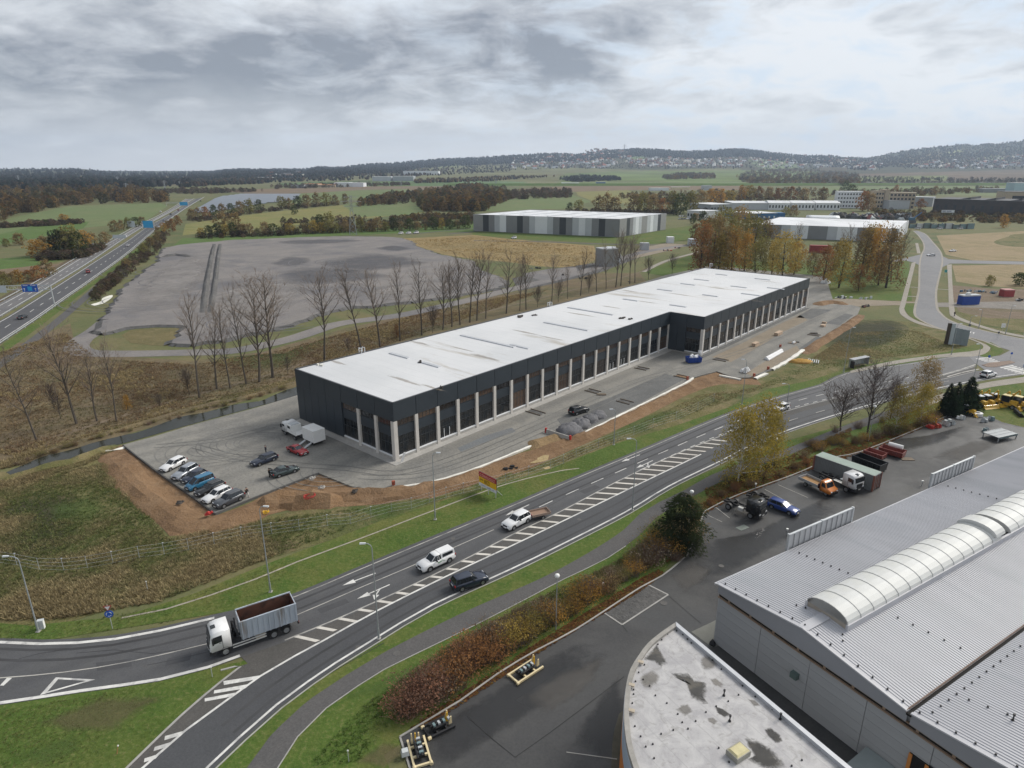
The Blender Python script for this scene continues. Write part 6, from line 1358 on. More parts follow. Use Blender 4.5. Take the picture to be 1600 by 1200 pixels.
# far woods, hedges and forest on the hills: nobody could count these
def blob(seed):
    rn = random.Random(seed); V = []; Fc = []
    for z, r in ((.08,.30),(.42,.52),(.75,.36)):
        for j in range(6): an = j * math.pi / 3 + z * 3; q = rn.uniform(.75,1.2); V.append((r * q * math.cos(an), r * q * math.sin(an), z * rn.uniform(.9,1.1)))
    V.append((0,0,1.0))
    for a in range(2):
        for j in range(6): p, q = a * 6 + j, a * 6 + (j + 1) % 6; Fc += [(p, q, q + 6),(p, q + 6, p + 6)]
    for j in range(6): Fc.append((12 + j, 12 + (j + 1) % 6,18))
    return np.array(V), np.array(Fc)
def leafy(seed, n=90, s=.105):
    rn = random.Random(seed); V = []; Fc = []
    for i in range(n):
        k = rn.random() ** .8; an = rn.uniform(0,6.28); w_ = .46 * math.sin(math.pi * (.18 + .78 * k)) ** .7 * rn.uniform(.5,1); p = Vector((math.cos(an) * w_, math.sin(an) * w_, .05 + .92 * k))
        a = Vector((rn.gauss(0,1), rn.gauss(0,1), rn.gauss(0,1))).normalized(); b_ = a.orthogonal().normalized(); q = s * rn.uniform(.7,1.3); j = len(V)
        V += [tuple(p - a * q), tuple(p + b_ * q * .7), tuple(p + a * q), tuple(p - b_ * q * .7)]; Fc.append((j, j + 1, j + 2, j + 3))
    return np.array(V), np.array(Fc)
BL, LY = blob(3), leafy(5)
PAL = {'dark': [(.020,.028,.024),(.030,.036,.028),(.042,.038,.032)],'mixed': [(.030,.038,.028),(.080,.062,.040),(.050,.050,.032),(.090,.06,.036)],'autumn': [(.13,.088,.044),(.105,.09,.045),(.16,.10,.04),(.085,.08,.042),(.18,.125,.05),(.08,.062,.042)],
       'brown': [(.11,.082,.06),(.13,.095,.065),(.09,.072,.055),(.10,.09,.052)],'gold': [(.13,.095,.04),(.11,.085,.045),(.085,.075,.04),(.06,.055,.03)]}
def wood(name, poly, n, pal, h0, h1, proto_=None, wide=.75, lab=None):
    us_, vs_ = [p[0] for p in poly],[p[1] for p in poly]; pos, scl, rot, col = [],[],[],[]
    while len(pos) < n:
        u, v = rnd.uniform(min(us_), max(us_)), rnd.uniform(min(vs_), max(vs_))
        if not inpoly(u, v, poly): continue
        p = W(u, v); h = rnd.uniform(h0, h1); pos.append((p.x, p.y, p.z - .3)); w_ = h * wide * rnd.uniform(.8,1.4); scl.append((w_, w_, h)); rot.append(rnd.uniform(0,6.28)); c = rnd.choice(PAL[pal]); k = rnd.uniform(.75,1.3); col.append([q * k for q in c])
    return scatter(name, proto_ or BL, pos, scl, rot, col, tintmat('far_leaves'))
sl = lambda u, d=0: float(np.interp(u, SKY_U, SKY_V)) + d
ring_ = list(range(-600,301,60)); wood('woodland',[(u, sl(u)) for u in ring_] + [(300,290),(200,296),(60,299),(-600,300)],5200,'dark',14,22)
ring_ = list(range(300,1301,25)); wood('woodland',[(u, sl(u)) for u in ring_] + [(u, sl(u, 15 if u < 640 else 12)) for u in reversed(ring_)],8500,'dark',14,22); wood('woodland',[(300,283),(420,281),(420,287),(330,291),(280,294)],420,'mixed',9,15); wood('woodland',[(420,292),(640,287),(640,290),(430,296)],260,'brown',6,11, LY, .9); wood('woodland',[(640,282),(800,276),(870,276),(760,284),(650,287)],420,'autumn',7,12); wood('woodland',[(230,300),(300,297),(420,299),(300,304)],160,'brown',6,10, LY, .9)
ring_ = list(range(1300,2200,25)); wood('woodland',[(u, sl(u)) for u in ring_] + [(u, sl(u, 20)) for u in reversed(ring_)],4200,'mixed',13,20)
wood('woodland',[(1340,256),(1400,246),(1500,240),(1620,246),(1620,256),(1400,262)],900,'gold',9,15)
wood('woodland',[(300,268),(560,264),(640,262),(800,258),(800,268),(560,282),(420,286),(300,284)],1500,'mixed',9,16)
wood('woodland',[(790,246),(985,240),(1180,243),(1380,255),(1380,266),(1180,264),(980,264),(790,266)],1500,'mixed',7,12)
wood('woodland',[(1400,248),(1620,238),(1620,264),(1410,264)],900,'mixed',7,12)
wood('woodland',[(-400,345),(-400,300),(60,297),(180,293),(255,303),(262,316),(110,321),(20,338),(0,346)],1500,'autumn',11,18, LY, .8)
wood('woodland',[(650,318),(700,302),(720,292),(755,292),(790,300),(800,312),(755,331),(700,331),(665,331)],420,'autumn',9,16, LY, .85)
wood('woodland',[(610,306),(660,300),(720,291),(780,294),(700,318),(640,318),(560,323),(560,319)],380,'autumn',7,12, LY, .9)
wood('woodland',[(755,306),(830,298),(892,298),(892,309),(800,312)],330,'brown',6,10, LY, .9)
wood('woodland',[(870,281),(905,276),(960,278),(970,282),(900,285)],260,'dark',10,15, LY, .9); wood('woodland',[(1035,278),(1060,272),(1115,273),(1118,279),(1040,281)],260,'autumn',10,16, LY, .9)
wood('woodland',[(1150,277),(1180,266),(1240,265),(1340,272),(1345,290),(1180,289),(1155,284)],800,'autumn',9,16, LY, .9); wood('woodland',[(1340,276),(1480,279),(1640,280),(1640,287),(1480,288),(1340,288)],420,'mixed',6,11, LY, .9)
wood('woodland',[(440,345),(560,343),(740,338),(740,352),(560,358),(440,362)],200,'brown',3,6, LY, 1.0); wood('woodland',[(600,345),(650,338),(740,336),(740,342),(650,346)],120,'autumn',3,6, LY, 1.0)
wood('woodland',[(960,306),(1100,300),(1290,296),(1290,306),(1100,318),(1000,322)],300,'autumn',5,9, LY, .9); wood('woodland',[(1300,300),(1460,296),(1560,294),(1560,300),(1440,306),(1300,306)],260,'autumn',5,9, LY, .9)
for a_ in ([(295,344),(400,329),(530,317),(530,320),(400,334),(300,348)],[(310,370),(430,365),(560,357),(740,348),(740,352),(560,362),(430,369),(310,374)],[(0,353),(60,350),(130,346),(130,350),(60,354),(0,357)],[(885,330),(1060,331),(1060,335),(885,333)],[(1075,330),(1110,318),(1150,309),(1290,310),(1290,314),(1150,315),(1080,338)],[(60,402),(130,397),(160,384),(165,388),(130,404),(60,408)]): wood('undergrowth', a_, 170,'brown',2,5, LY, 1.2)
wood('undergrowth',[(1400,330),(1470,331),(1600,338),(1680,344),(1680,352),(1440,346),(1370,336),(1360,328)],420,'autumn',2,5, LY, 1.3)
wood('undergrowth',[(190,415),(225,385),(255,360),(265,368),(245,395),(200,430),(150,470),(140,462)],320,'brown',1.2,3, LY, 1.1)
# tall dry grass and weeds: tufts of blades
def tuft(seed, n=6):
    rn = random.Random(seed); V = []; Fc = []
    for i in range(n):
        an = rn.uniform(0,6.28); r = rn.uniform(0,.3); t_ = rn.uniform(.1,.5); p = Vector((math.cos(an) * r, math.sin(an) * r, 0)); d = Vector((math.cos(an) * t_ * 1.9, math.sin(an) * t_ * 1.9,.8)); s_ = Vector((-math.sin(an), math.cos(an),0)) * .09; j = len(V)
        V += [tuple(p - s_), tuple(p + s_), tuple(p + d * rn.uniform(.6,1.1))]; Fc.append((j, j + 1, j + 2))
    return np.array(V), np.array(Fc)
def grass_patch(name, px, n, cols, h0, h1, wdt=1., clump=.02, thr=.0):
    P = gl(px); poly = [(p.x, p.y) for p in P]; x0, x1 = min(p[0] for p in poly), max(p[0] for p in poly); y0, y1 = min(p[1] for p in poly), max(p[1] for p in poly); pos, scl, rot, col = [],[],[],[]; tries = 0
    from mathutils import noise as mn
    while len(pos) < n and tries < n * 12:
        tries += 1; x, y = rnd.uniform(x0, x1), rnd.uniform(y0, y1)
        if not inpoly(x, y, poly): continue
        nv = mn.noise(Vector((x * clump * 3, y * clump * 3,1.7))) + .5 * mn.noise(Vector((x * clump * 12, y * clump * 12,5)))
        if nv < thr - rnd.random() * 1.1: continue
        h = rnd.uniform(h0, h1) * (1 + .6 * max(nv, -.5)); pos.append((x, y, 0)); scl.append((wdt * h * 1.6, wdt * h * 1.6, h)); rot.append(rnd.uniform(0,6.28))
        k = min(len(cols) - 1, max(0, int((nv + .6) / 1.2 * len(cols) + rnd.uniform(-.7,.7)))); q = rnd.uniform(.75,1.3); col.append([c * q for c in cols[k]])
    return scatter(name, tuft(9), pos, scl, rot, col, tintmat('grass_blades',.95))
TG = [(.10,.13,.046),(.15,.165,.065),(.23,.205,.105),(.34,.28,.155),(.28,.225,.125)]
grass_patch('tall_grass',[(-60,760),(60,745),(172,722),(262,842),(420,812),(560,795),(560,820),(400,880),(250,940),(100,966),(-60,972)],26000, TG, .16,.5)
grass_patch('tall_grass',[(540,800),(700,768),(850,725),(1000,662),(1090,618),(1180,606),(1250,572),(1330,520),(1430,515),(1500,545),(1340,565),(1200,604),(1060,655),(870,725),(700,778),(560,820)],15000, TG, .14,.36)
grass_patch('tall_grass',[(-60,700),(-60,570),(100,520),(150,560),(300,570),(420,552),(540,520),(700,480),(800,462),(860,452),(460,590),(200,665),(40,715)],24000,[(.135,.125,.06),(.20,.155,.09),(.26,.195,.115),(.19,.13,.08),(.30,.235,.125)],.2,.6)
grass_patch('tall_grass',[(640,376),(740,370),(925,386),(930,404),(900,417),(840,414),(740,404),(660,384)],5000,[(.25,.19,.09),(.34,.25,.125),(.30,.215,.10)],.3,.7)
grass_patch('grass_tufts',[(560,1110),(700,1010),(860,925),(960,880),(1040,820),(1100,790),(1060,850),(900,960),(760,1040),(640,1100),(560,1190),(480,1199)],9000,[(.07,.115,.03),(.095,.13,.042),(.135,.135,.06),(.20,.16,.085)],.12,.32)
grass_patch('grass_tufts',[(-60,975),(100,975),(250,948),(420,885),(700,785),(960,698),(1130,645),(1130,652),(800,785),(460,925),(250,975),(60,1000),(-60,1000)],12000,[(.07,.115,.03),(.09,.13,.035),(.115,.135,.05)],.06,.16)
grass_patch('grass_tufts',[(0,1112),(370,1046),(200,1199),(0,1199)],6000,[(.07,.11,.03),(.09,.12,.036),(.12,.125,.05)],.05,.13)
grass_patch('bank_weeds',[(0,734),(37,725),(75,709),(130,691),(200,672),(257,655),(325,637),(400,620),(460,600),(560,566),(540,560),(456,592),(325,627),(200,662),(75,698),(0,722)],4500, TG[1:],.2,.5)
grass_patch('bank_weeds',[(20,750),(50,740),(125,720),(162,706),(184,699),(180,706),(130,728),(50,750)],1200, TG, .2,.5)
# leaf litter under the trees and along the yard kerb
def litter(name, px, n, cols, s=.12):
    V = np.array([(-1,-.6,0),(1,-.5,.15),(.8,.6,.05),(-.9,.6,.2)]); P = gl(px); poly = [(p.x, p.y) for p in P]; x0, x1 = min(p[0] for p in poly), max(p[0] for p in poly); y0, y1 = min(p[1] for p in poly), max(p[1] for p in poly); pos, col = [],[]
    while len(pos) < n:
        x, y = rnd.uniform(x0, x1), rnd.uniform(y0, y1)
        if inpoly(x, y, poly): pos.append((x, y, .09)); q = rnd.uniform(.7,1.3); c = rnd.choice(cols); col.append([k * q for k in c])
    return scatter(name, (V, np.array([(0,1,2,3)])), pos, [s * rnd.uniform(.5,1.3) for _ in pos],[rnd.uniform(0,6.28) for _ in pos], col, tintmat('far_leaves'))
litter('leaf_litter',[(1040,880),(1090,790),(1150,755),(1250,722),(1340,688),(1450,655),(1455,664),(1350,708),(1245,742),(1150,778),(1100,803),(1075,868)],5000,[(.16,.075,.03),(.11,.055,.03),(.20,.11,.04)],.16)
litter('leaf_litter',[(640,1140),(720,1085),(840,1005),(1000,905),(1030,890),(1040,896),(1000,925),(840,1022),(720,1102),(672,1132)],3500,[(.14,.065,.03),(.10,.05,.03),(.18,.11,.04)],.12)
litter('leaf_litter',[(1100,765),(1225,716),(1330,668),(1330,682),(1230,726),(1110,785)],2500,[(.16,.10,.04),(.12,.07,.03)],.14)

# ------------------------------------------------------------------ solar field, pylons
SOL = mat('solar_panel',(.135,.155,.185),.35,.10,.2)
rows_s = 15
for k in range(rows_s):
    v = 306.5 + 26 * (k / (rows_s - 1)) ** 1.35; u0 = float(np.interp(v, [306,310,335],[368,336,293])); u1 = float(np.interp(v, [306,314,320,326,335],[462,458,402,372,318]))
    a, b_ = g(u0, v), g(u1, v); o = MB(); L_ = (b_ - a).length; dp = max(7., (g(380, v - 1).y - g(380, v + .9).y) * .62)
    o.loft([[(0,0,.8),(0, dp, 3.2),(0, dp, 3.05),(0,0,.65)],[(L_, 0,.8),(L_, dp, 3.2),(L_, dp, 3.05),(L_, 0,.65)]])
    t_ = o.build('solar_row',SOL, label='long row of grey blue solar panels in the field', cat='solar panels', group='solar panel rows'); t_.location = a; t_.rotation_euler.z = math.atan2(b_.y - a.y, b_.x - a.x)
def pylon(u, v, vt, lab, r=.16):
    p = W(u, v); h = height_at2(p, vt); o = thing('pylon', p, .3, lab, 'pylon'); mb = MB(); w_ = h * .085
    lv = [0,.14,.28,.42,.56,.70,.82,.92,1.0]; wf = lambda k: w_ * (1 - .78 * min(k / .7,1)) + .2
    for sx_ in (-1,1):
        for sy in (-1,1):
            for a, b_ in zip(lv, lv[1:]): mb.tube((sx_ * wf(a), sy * wf(a), a * h),(sx_ * wf(b_), sy * wf(b_), b_ * h), r, r, 4, False)
    for a, b_ in zip(lv, lv[1:]):
        for s in (-1,1):
            mb.tube((-wf(a), s * wf(a), a * h),(wf(b_), s * wf(b_), b_ * h), r * .6, r * .6,3, False); mb.tube((wf(a), s * wf(a), a * h),(-wf(b_), s * wf(b_), b_ * h), r * .6, r * .6,3, False)
            mb.tube((s * wf(a),-wf(a), a * h),(s * wf(b_), wf(b_), b_ * h), r * .6, r * .6,3, False); mb.tube((s * wf(a), wf(a), a * h),(s * wf(b_),-wf(b_), b_ * h), r * .6, r * .6,3, False)
    mb.build('mast',GREY, o)
    for k, L_ in ((.72,.20),(.84,.26),(.95,.18)):
        m2 = MB(); m2.tube((-h * L_, 0, k * h),(h * L_, 0, k * h), r, r, 4); m2.tube((-h * L_, 0, k * h),(0,0, k * h + h * .04), r * .7, r * .7,3); m2.tube((h * L_, 0, k * h),(0,0, k * h + h * .04), r * .7, r * .7,3); m2.build('cross_arm',GREY, o)
pylon(552,367,305,'tall lattice power pylon beside the slag field',.13)
for u, v, vt, lab in ((199,303,286,'lattice pylon beside the autumn wood'),(258,296,282,'distant pylon left of the pylon pair'),(281,291,283,'distant pylon near the motorway end'),(31,290,274,'pylon before the dark forest on the left'),(185,290,276,'pylon in the forest left of the motorway end'),(627,290.5,281,'pylon on the far plain before the factories'),(775,289,279,'pylon beside the far embankment'),(840,252,238,'mast on the left wooded hilltop'),(975,246,226,'mast on the middle wooded hilltop')): pylon(u, v, vt, lab, .3 if v > 260 else .5)
# ------------------------------------------------------------------ vehicles
def paint(name, col, metal=0., rough=.3): return mat('paint_' + name, col, rough, .04,1.5, metal=metal, coat=.5)
PW = paint('white',(.70,.70,.70)); PS = paint('silver',(.36,.38,.41),.5); PDG = paint('dark_grey',(.085,.09,.10),.4); PK = paint('black',(.012,.013,.015)); PN = paint('navy',(.015,.022,.042)); PB_ = paint('blue',(.025,.14,.25)); PR_ = paint('red',(.30,.014,.018)); PG_ = paint('green_grey',(.055,.075,.075),.4); PBL = paint('deep_blue',(.015,.045,.20)); POR = paint('orange',(.62,.19,.025)); PYE = paint('machine_yellow',(.62,.36,.03),0,.45); PCR = paint('cream',(.66,.55,.33),0,.5); PRD = paint('skip_red',(.20,.045,.035),0,.7)
CGL = mat('car_glass',(.018,.022,.026),.06,.05,2, spec=.6); TYRE = mat('tyre',(.018,.018,.018),.85,.15,5); RIM = mat('rim',(.30,.31,.32),.35,.08,4, metal=.6); HEADL = mat('headlight',(.60,.62,.64),.15,.03); TAILL = mat('taillight',(.30,.012,.012),.25,.05); PLATE = mat('number_plate',(.70,.70,.68),.5,.03); TRIM = mat('black_trim',(.02,.02,.022),.6,.1,3)
CK = {}
def wheel(o, x, y, r, wd, s, rimm=RIM):
    key = ('w', r, wd)
    if key not in CK:
        a = MB(); prof_ = [(r * .62,0),(r * .95,.0),(r, wd * .15),(r, wd * .85),(r * .95, wd),(r * .62, wd)]; n = 16; k0 = 0
        a.loft([[(pr * math.cos(2 * math.pi * j / n), yy, pr * math.sin(2 * math.pi * j / n)) for j in range(n)] for pr, yy in prof_])
        b_ = MB(); b_.loft([[(r * .60 * math.cos(2 * math.pi * j / n),-.012, r * .60 * math.sin(2 * math.pi * j / n)) for j in range(n)],[(r * .60 * math.cos(2 * math.pi * j / n), wd * .4, r * .60 * math.sin(2 * math.pi * j / n)) for j in range(n)]])
        for j in range(5): an = j * 2 * math.pi / 5; b_.box(.06, r * .56,-.03,.0,-.04,.04); 
        CK[key] = (a.mesh('tyre',TYRE), b_.mesh('rim', rimm))
    w_ = put('wheel',CK[key][0], o, (x, y, r)); w_.rotation_euler = (0,0,0 if s < 0 else math.pi)
    put('rim',CK[key][1], w_)
SPEC = {  # L, W, belt stations (x/L, z), roof: glass base x0,x1 ; roof x0,x1 ; heights belt, roof
 'estate': (4.75,1.82,.36,2.75,[(0,.60),(.02,.88),(.10,.98),(.55,.97),(.62,.95),(.80,.86),(.95,.74),(1,.52)],(.03,.70),(.10,.52),1.47,.33),
 'sedan': (4.7,1.82,.36,2.75,[(0,.60),(.02,.92),(.16,.98),(.55,.96),(.62,.94),(.80,.86),(.95,.74),(1,.52)],(.14,.71),(.28,.53),1.44,.33),
 'suv': (4.75,1.92,.42,2.85,[(0,.68),(.02,1.02),(.10,1.12),(.55,1.12),(.64,1.10),(.80,1.03),(.95,.92),(1,.62)],(.03,.70),(.09,.54),1.70,.37),
 'van': (4.5,1.85,.40,2.75,[(0,.65),(.02,1.05),(.10,1.15),(.60,1.15),(.72,1.10),(.85,.98),(.96,.84),(1,.58)],(.02,.84),(.05,.62),1.84,.33),
 'hatch': (4.2,1.78,.36,2.55,[(0,.60),(.02,.90),(.10,.98),(.55,.97),(.64,.95),(.82,.86),(.95,.74),(1,.52)],(.03,.74),(.12,.54),1.47,.32),
 'coupe': (4.5,1.84,.34,2.65,[(0,.58),(.02,.86),(.12,.94),(.50,.90),(.60,.90),(.80,.84),(.95,.72),(1,.50)],(.08,.68),(.28,.48),1.38,.33),
 'pickup': (5.3,1.87,.48,3.08,[(0,.72),(.01,1.08),(.10,1.12),(.55,1.14),(.67,1.14),(.80,1.10),(.96,1.0),(1,.66)],(.42,.74),(.44,.60),1.80,.39)}
def car_parts(kind):
    if kind in CK: return CK[kind]
    L_, Wd, clr, wb, st, gb, rf, H_, wr = SPEC[kind]; hw = Wd / 2; P = {}
    def ring_at(x, zt, nose):
        w_ = hw * (1 - .10 * nose); zl = clr * .55 + .06 * nose; zm = zl + (zt - zl) * .55
        return [(x, -w_ * .93, zl),(x, -w_, zl + .14),(x, -w_, zm),(x, -w_ * .965, zt - .05),(x, -w_ * .86, zt),(x, 0, zt + .025),(x, w_ * .86, zt),(x, w_ * .965, zt - .05),(x, w_, zm),(x, w_, zl + .14),(x, w_ * .93, zl)]
    mb = MB(); rg = []
    for k, z in st: e = max(0, abs(k - .5) * 2 - .75) / .25; rg.append(ring_at((k - .5) * L_, z, e ** 2 * 1.3))
    mb.loft(rg); P['body'] = mb.mesh('body',PW, True)
    bz = [z for k, z in st if .1 <= k <= .64]; zb = sum(bz) / len(bz); X = lambda k: (k - .5) * L_
    gx0, gx1, rx0, rx1 = X(gb[0]), X(gb[1]), X(rf[0]), X(rf[1]); wb_, wt = hw * .90, hw * .70
    low = [(gx0,-wb_ * .92, zb - .03),(gx0 + .35,-wb_, zb - .03),(gx1 - .7,-wb_, zb - .03),(gx1,-wb_ * .80, zb - .10),(gx1, wb_ * .80, zb - .10),(gx1 - .7, wb_, zb - .03),(gx0 + .35, wb_, zb - .03),(gx0, wb_ * .92, zb - .03)]
    z1 = H_ - .05; top = [(rx0,-wt * .95, z1 - .02),(rx0 + .3,-wt, z1),(rx1 - .35,-wt, z1),(rx1,-wt * .92, z1 - .04),(rx1, wt * .92, z1 - .04),(rx1 - .35, wt, z1),(rx0 + .3, wt, z1),(rx0, wt * .95, z1 - .02)]
    g_ = MB(); g_.loft([low, top]); P['windows'] = g_.mesh('windows',CGL)
    r_ = MB(); gr = lambda q, k, dz: [(x * 1.0 + (.02 if x > (rx0 + rx1) / 2 else -.02), y * k, z + dz) for x, y, z in q]
    r_.loft([gr(top, 1.03,-.02), gr(top, 1.0,.03),[(x * .92 + (rx0 + rx1) / 2 * .08, y * .8, z1 + .055) for x, y, z in top]]); P['roof'] = r_.mesh('roof',PW, True)
    p_ = MB()
    def pil(i, j, k, t_=.045):
        a, b_ = Vector(low[i]).lerp(Vector(low[j]), k), Vector(top[i]).lerp(Vector(top[j]), k); c = Vector((a.x, a.y * 1.012, a.z)), Vector((b_.x, b_.y * 1.015, b_.z)); p_.tube(c[0], c[1], t_, t_ * .85,4)
    for i, j, k in ((0,1,.0),(6,7,1.),(3,2,.0),(4,5,0.),(1,2,.08),(5,6,.92),(1,2,.55),(5,6,.45)): pil(i, j, k, .045 if k in (0., 1.) else .025)
    P['pillars'] = p_.mesh('pillars',PW)
    P['headlight'] = MB().box(-.16,.02,-.20,.20,-.07,.07).mesh('headlight',HEADL); P['taillight'] = MB().box(-.02,.10,-.13,.13,-.11,.11).mesh('taillight',TAILL)
    P['grille'] = MB().box(-.05,.015,-hw * .42, hw * .42,-.11,.11).mesh('grille',TRIM); P['plate'] = MB().box(-.015,.03,-.26,.26,-.055,.055).mesh('number_plate',PLATE)
    b2 = MB(); b2.box(-L_ * .5 - .012,-L_ * .5 + .25,-hw * .86, hw * .86, clr * .7, clr + .16).box(L_ * .5 - .25, L_ * .5 + .012,-hw * .82, hw * .82, clr * .62, clr + .08)
    for s in (-1,1): b2.box(-wb / 2 + .4, wb / 2 - .4, s * hw - .02 if s > 0 else -hw - .012, s * hw + .012 if s > 0 else -hw + .02, clr * .55, clr * .85)
    P['bumpers'] = b2.mesh('bumpers',TRIM)
    ar = MB(); n = 9
    for x in (-wb / 2, wb / 2 - .0):
        for s in (-1,1):
            y = s * (hw + .006)
            ar.q(*([(x + (wr + .09) * math.cos(math.pi * (j / n) * 1.16 - .25), y, wr + (wr + .09) * math.sin(math.pi * (j / n) * 1.16 - .25)) for j in range(n + 1)][::s]))
    P['wheel_arches'] = ar.mesh('wheel_arches',DARKGAP)
    mi = MB()
    for s in (-1,1): mi.box(gx1 - .85, gx1 - .68, s * (hw + .1) - .1, s * (hw + .1) + .1, zb, zb + .14)
    P['mirror'] = mi.mesh('mirrors',TRIM); CK[kind] = P; return P
def car(kind, pm, front, rear, lab, z=0., cat='car', group=None, zc=.75, wheels=True, rails=False):
    """front / rear: photograph points of the two bumpers, about .75 m above the ground"""
    a, b_ = g(*front, z + zc), g(*rear, z + zc); d = a - b_; rz = math.atan2(d.y, d.x); c = (a + b_) / 2
    o = thing({'pickup': 'pickup_truck','van': 'small_van'}.get(kind, 'car'),(c.x, c.y, z), rz, lab, cat, group); car_body(o, kind, pm, wheels, rails); return o
def car_body(o, kind, pm, wheels=True, rails=False):
    P = car_parts(kind); L_, Wd, clr, wb, st, gb, rf, H_, wr = SPEC[kind]; hw = Wd / 2
    for nm in ('body','roof','pillars'):
        q = put(nm, P[nm], o); q.material_slots[0].link = 'OBJECT'; q.material_slots[0].material = pm
    put('windows',P['windows'], o); put('bumpers',P['bumpers'], o); put('wheel_arches',P['wheel_arches'], o); put('mirrors',P['mirror'], o)
    zf = st[-2][1] - .10; zr = st[2][1] - .18
    for s in (-1,1): put('headlight',P['headlight'], o, (L_ * .465, s * hw * .66, zf)); put('taillight',P['taillight'], o, (-L_ * .5 + .01, s * hw * .80, zr))
    put('grille',P['grille'], o, (L_ * .5 - .01,0, zf - .10)); put('number_plate',P['plate'], o, (-L_ * .5 - .01,0, zr - .14)); put('number_plate',P['plate'], o, (L_ * .5 + .015,0, clr + .05))
    for x in (-wb / 2, wb / 2):
        for s in (-1,1): wheel(o, x, s * (hw + .02), wr, .22, s)
    if rails:
        key = 'rails' + str(kind)
        if key not in CK:
            mb = MB(); X0, X1 = (rf[0] - .5) * L_ + .2,(rf[1] - .5) * L_ - .2
            for s in (-1,1): mb.tube((X0, s * hw * .64, H_ + .045),(X1, s * hw * .64, H_ + .045),.025,.025,5)
            CK[key] = mb.mesh('roof_rails',RIM)
        put('roof_rails',CK[key], o)
g1 = 'cars parked nose to the gravel edge'
car('estate',PW, (251,733),(288,715),'white estate car parked at the far left end of the parked row',PZ, group=g1)
car('suv',PS, (272,746),(306,728),'silver car second in the parked row, beside the far white estate',PZ, group=g1)
car('hatch',PN, (283,752),(322,734),'dark car mostly hidden between the silver car and the blue van',PZ, group=g1)
car('van',PB_, (292,759),(331,744),'bright blue van in the parked row',PZ, 'van', g1,1.0)
car('estate',PK, (307,770),(347,753),'black estate car with roof rails next to the blue van',PZ, group=g1, rails=True)
car('estate',PW, (318,781),(358,762),'white estate car between the black estate and the grey car',PZ, group=g1)
car('suv',PDG, (335,789),(378,770),'dark grey car at the near end of the parked row',PZ, group=g1, rails=True)
car('estate',PN, (394,723),(430,710),'dark navy estate car standing alone on the gravel',PZ)
oc = car('sedan',PG_, (464,728),(425,740),'grey green car with open boot and a person behind it',PZ)
ot = MB().box(-.05,.0,-.65,.65,0,.75).build('boot_lid',PK, oc); ot.location = (-1.9,0,1.35); ot.rotation_euler = (0, R(-55),0)
car('coupe',PR_, (479,707),(451,696),'red car parked before the white truck and trailer',PZ)
car('suv',PK, (915,637),(894,643),'black car driving on the gravel beside the long facade',PZ)
car('pickup',PW, (655,884),(706,861),'white double cab pickup with canopy on the road',.05,'pickup', zc=.95)
ow = bpy.data.objects['pickup_truck']
MB().loft([[(-2.55,-.80,1.10),(-2.55,.80,1.10),(-2.45,.70,1.76),(-2.45,-.70,1.76)],[(-.35,-.82,1.10),(-.35,.82,1.10),(-.35,.66,1.80),(-.35,-.66,1.80)]]).build('canopy',PW, ow)
for s in (-1,1): MB().loft([[(-2.2, s * .815,1.28),(-2.2, s * .77,1.62),(-2.2, s * .70,1.62),(-2.2, s * .70,1.28)],[(-.6, s * .83,1.28),(-.6, s * .775,1.66),(-.6, s * .70,1.66),(-.6, s * .70,1.28)]]).build('canopy_window',CGL, ow)
LG = mat('green_logo',(.03,.22,.05),.5,.05)
for s in (-1,1):
    mb = MB(); mb.loft([[(-.9, s * .944,.75),(-.9, s * .95,.75),(-.78, s * .95,.75),(-.78, s * .944,.75)],[(-.3, s * .944,1.08),(-.3, s * .95,1.08),(-.16, s * .95,1.08),(-.16, s * .944,1.08)]]); mb.box(-.25,.3, s * .947 - .004, s * .947 + .004,.80,.92); mb.build('door_logo',LG, ow)
q = car('suv',PW, (786,822),(827,801),'large white car towing a small open trailer',.05, zc=.85)
car('suv',PN, (756,897),(710,912),'dark blue car driving away along the road, below the pickup',.05, zc=.85)
car('hatch',PW, (1208,640),(1233,631),'white car driving on the road beyond the big birches',.05)
car('suv',PW, (1556,581),(1533,587),'white car near the zebra crossing',.06)
car('estate',PW, (1449,398),(1461,398),'pale taxi waiting at the side road junction',.06); car('sedan',PW, (1483,391.5),(1494,391),'white car parked beside the side road in dry grass',0.)
for k, (kd, pm, fr, re, lab) in enumerate((('van',PR_, (136,421),(138.5,427),'dark red van on the motorway'),('hatch',PW, (200.5,381),(197.5,385),'white car on the near carriageway of the motorway'),('sedan',PK, (41,491.5),(29,497),'black car at the lower end of the motorway'),('suv',PK, (268,332),(265,337),'dark car far along the motorway'),('suv',PS, (257,342.5),(255,345.5),'grey car beneath the far blue gantry'),('hatch',PW, (194.5,369.5),(198,367.5),'white car on the far carriageway of the motorway'),('van',PR_, (279,327),(278,329.5),'small red van where the motorway fades'),('van',PW, (250,331.5),(252,330.2),'white van on the far carriageway near the gantry'),('van',PW, (312,313),(315,315),'dark lorry at the vanishing end of the motorway'))): car(kd, PK if 'dark lorry' in lab else pm, fr, re, lab, .06)
for u, v, lab in ((626,364.5,'leftmost white car by the green strip beyond the slag field'),(638,364.2,'white car between two others beyond the slag field'),(650,363.5,'rightmost white car by the green strip beyond the slag field'),(803,371.5,'white car before the striped warehouse')): car('van',PW, (u - 3, v),(u + 3, v - .5), lab, .03)
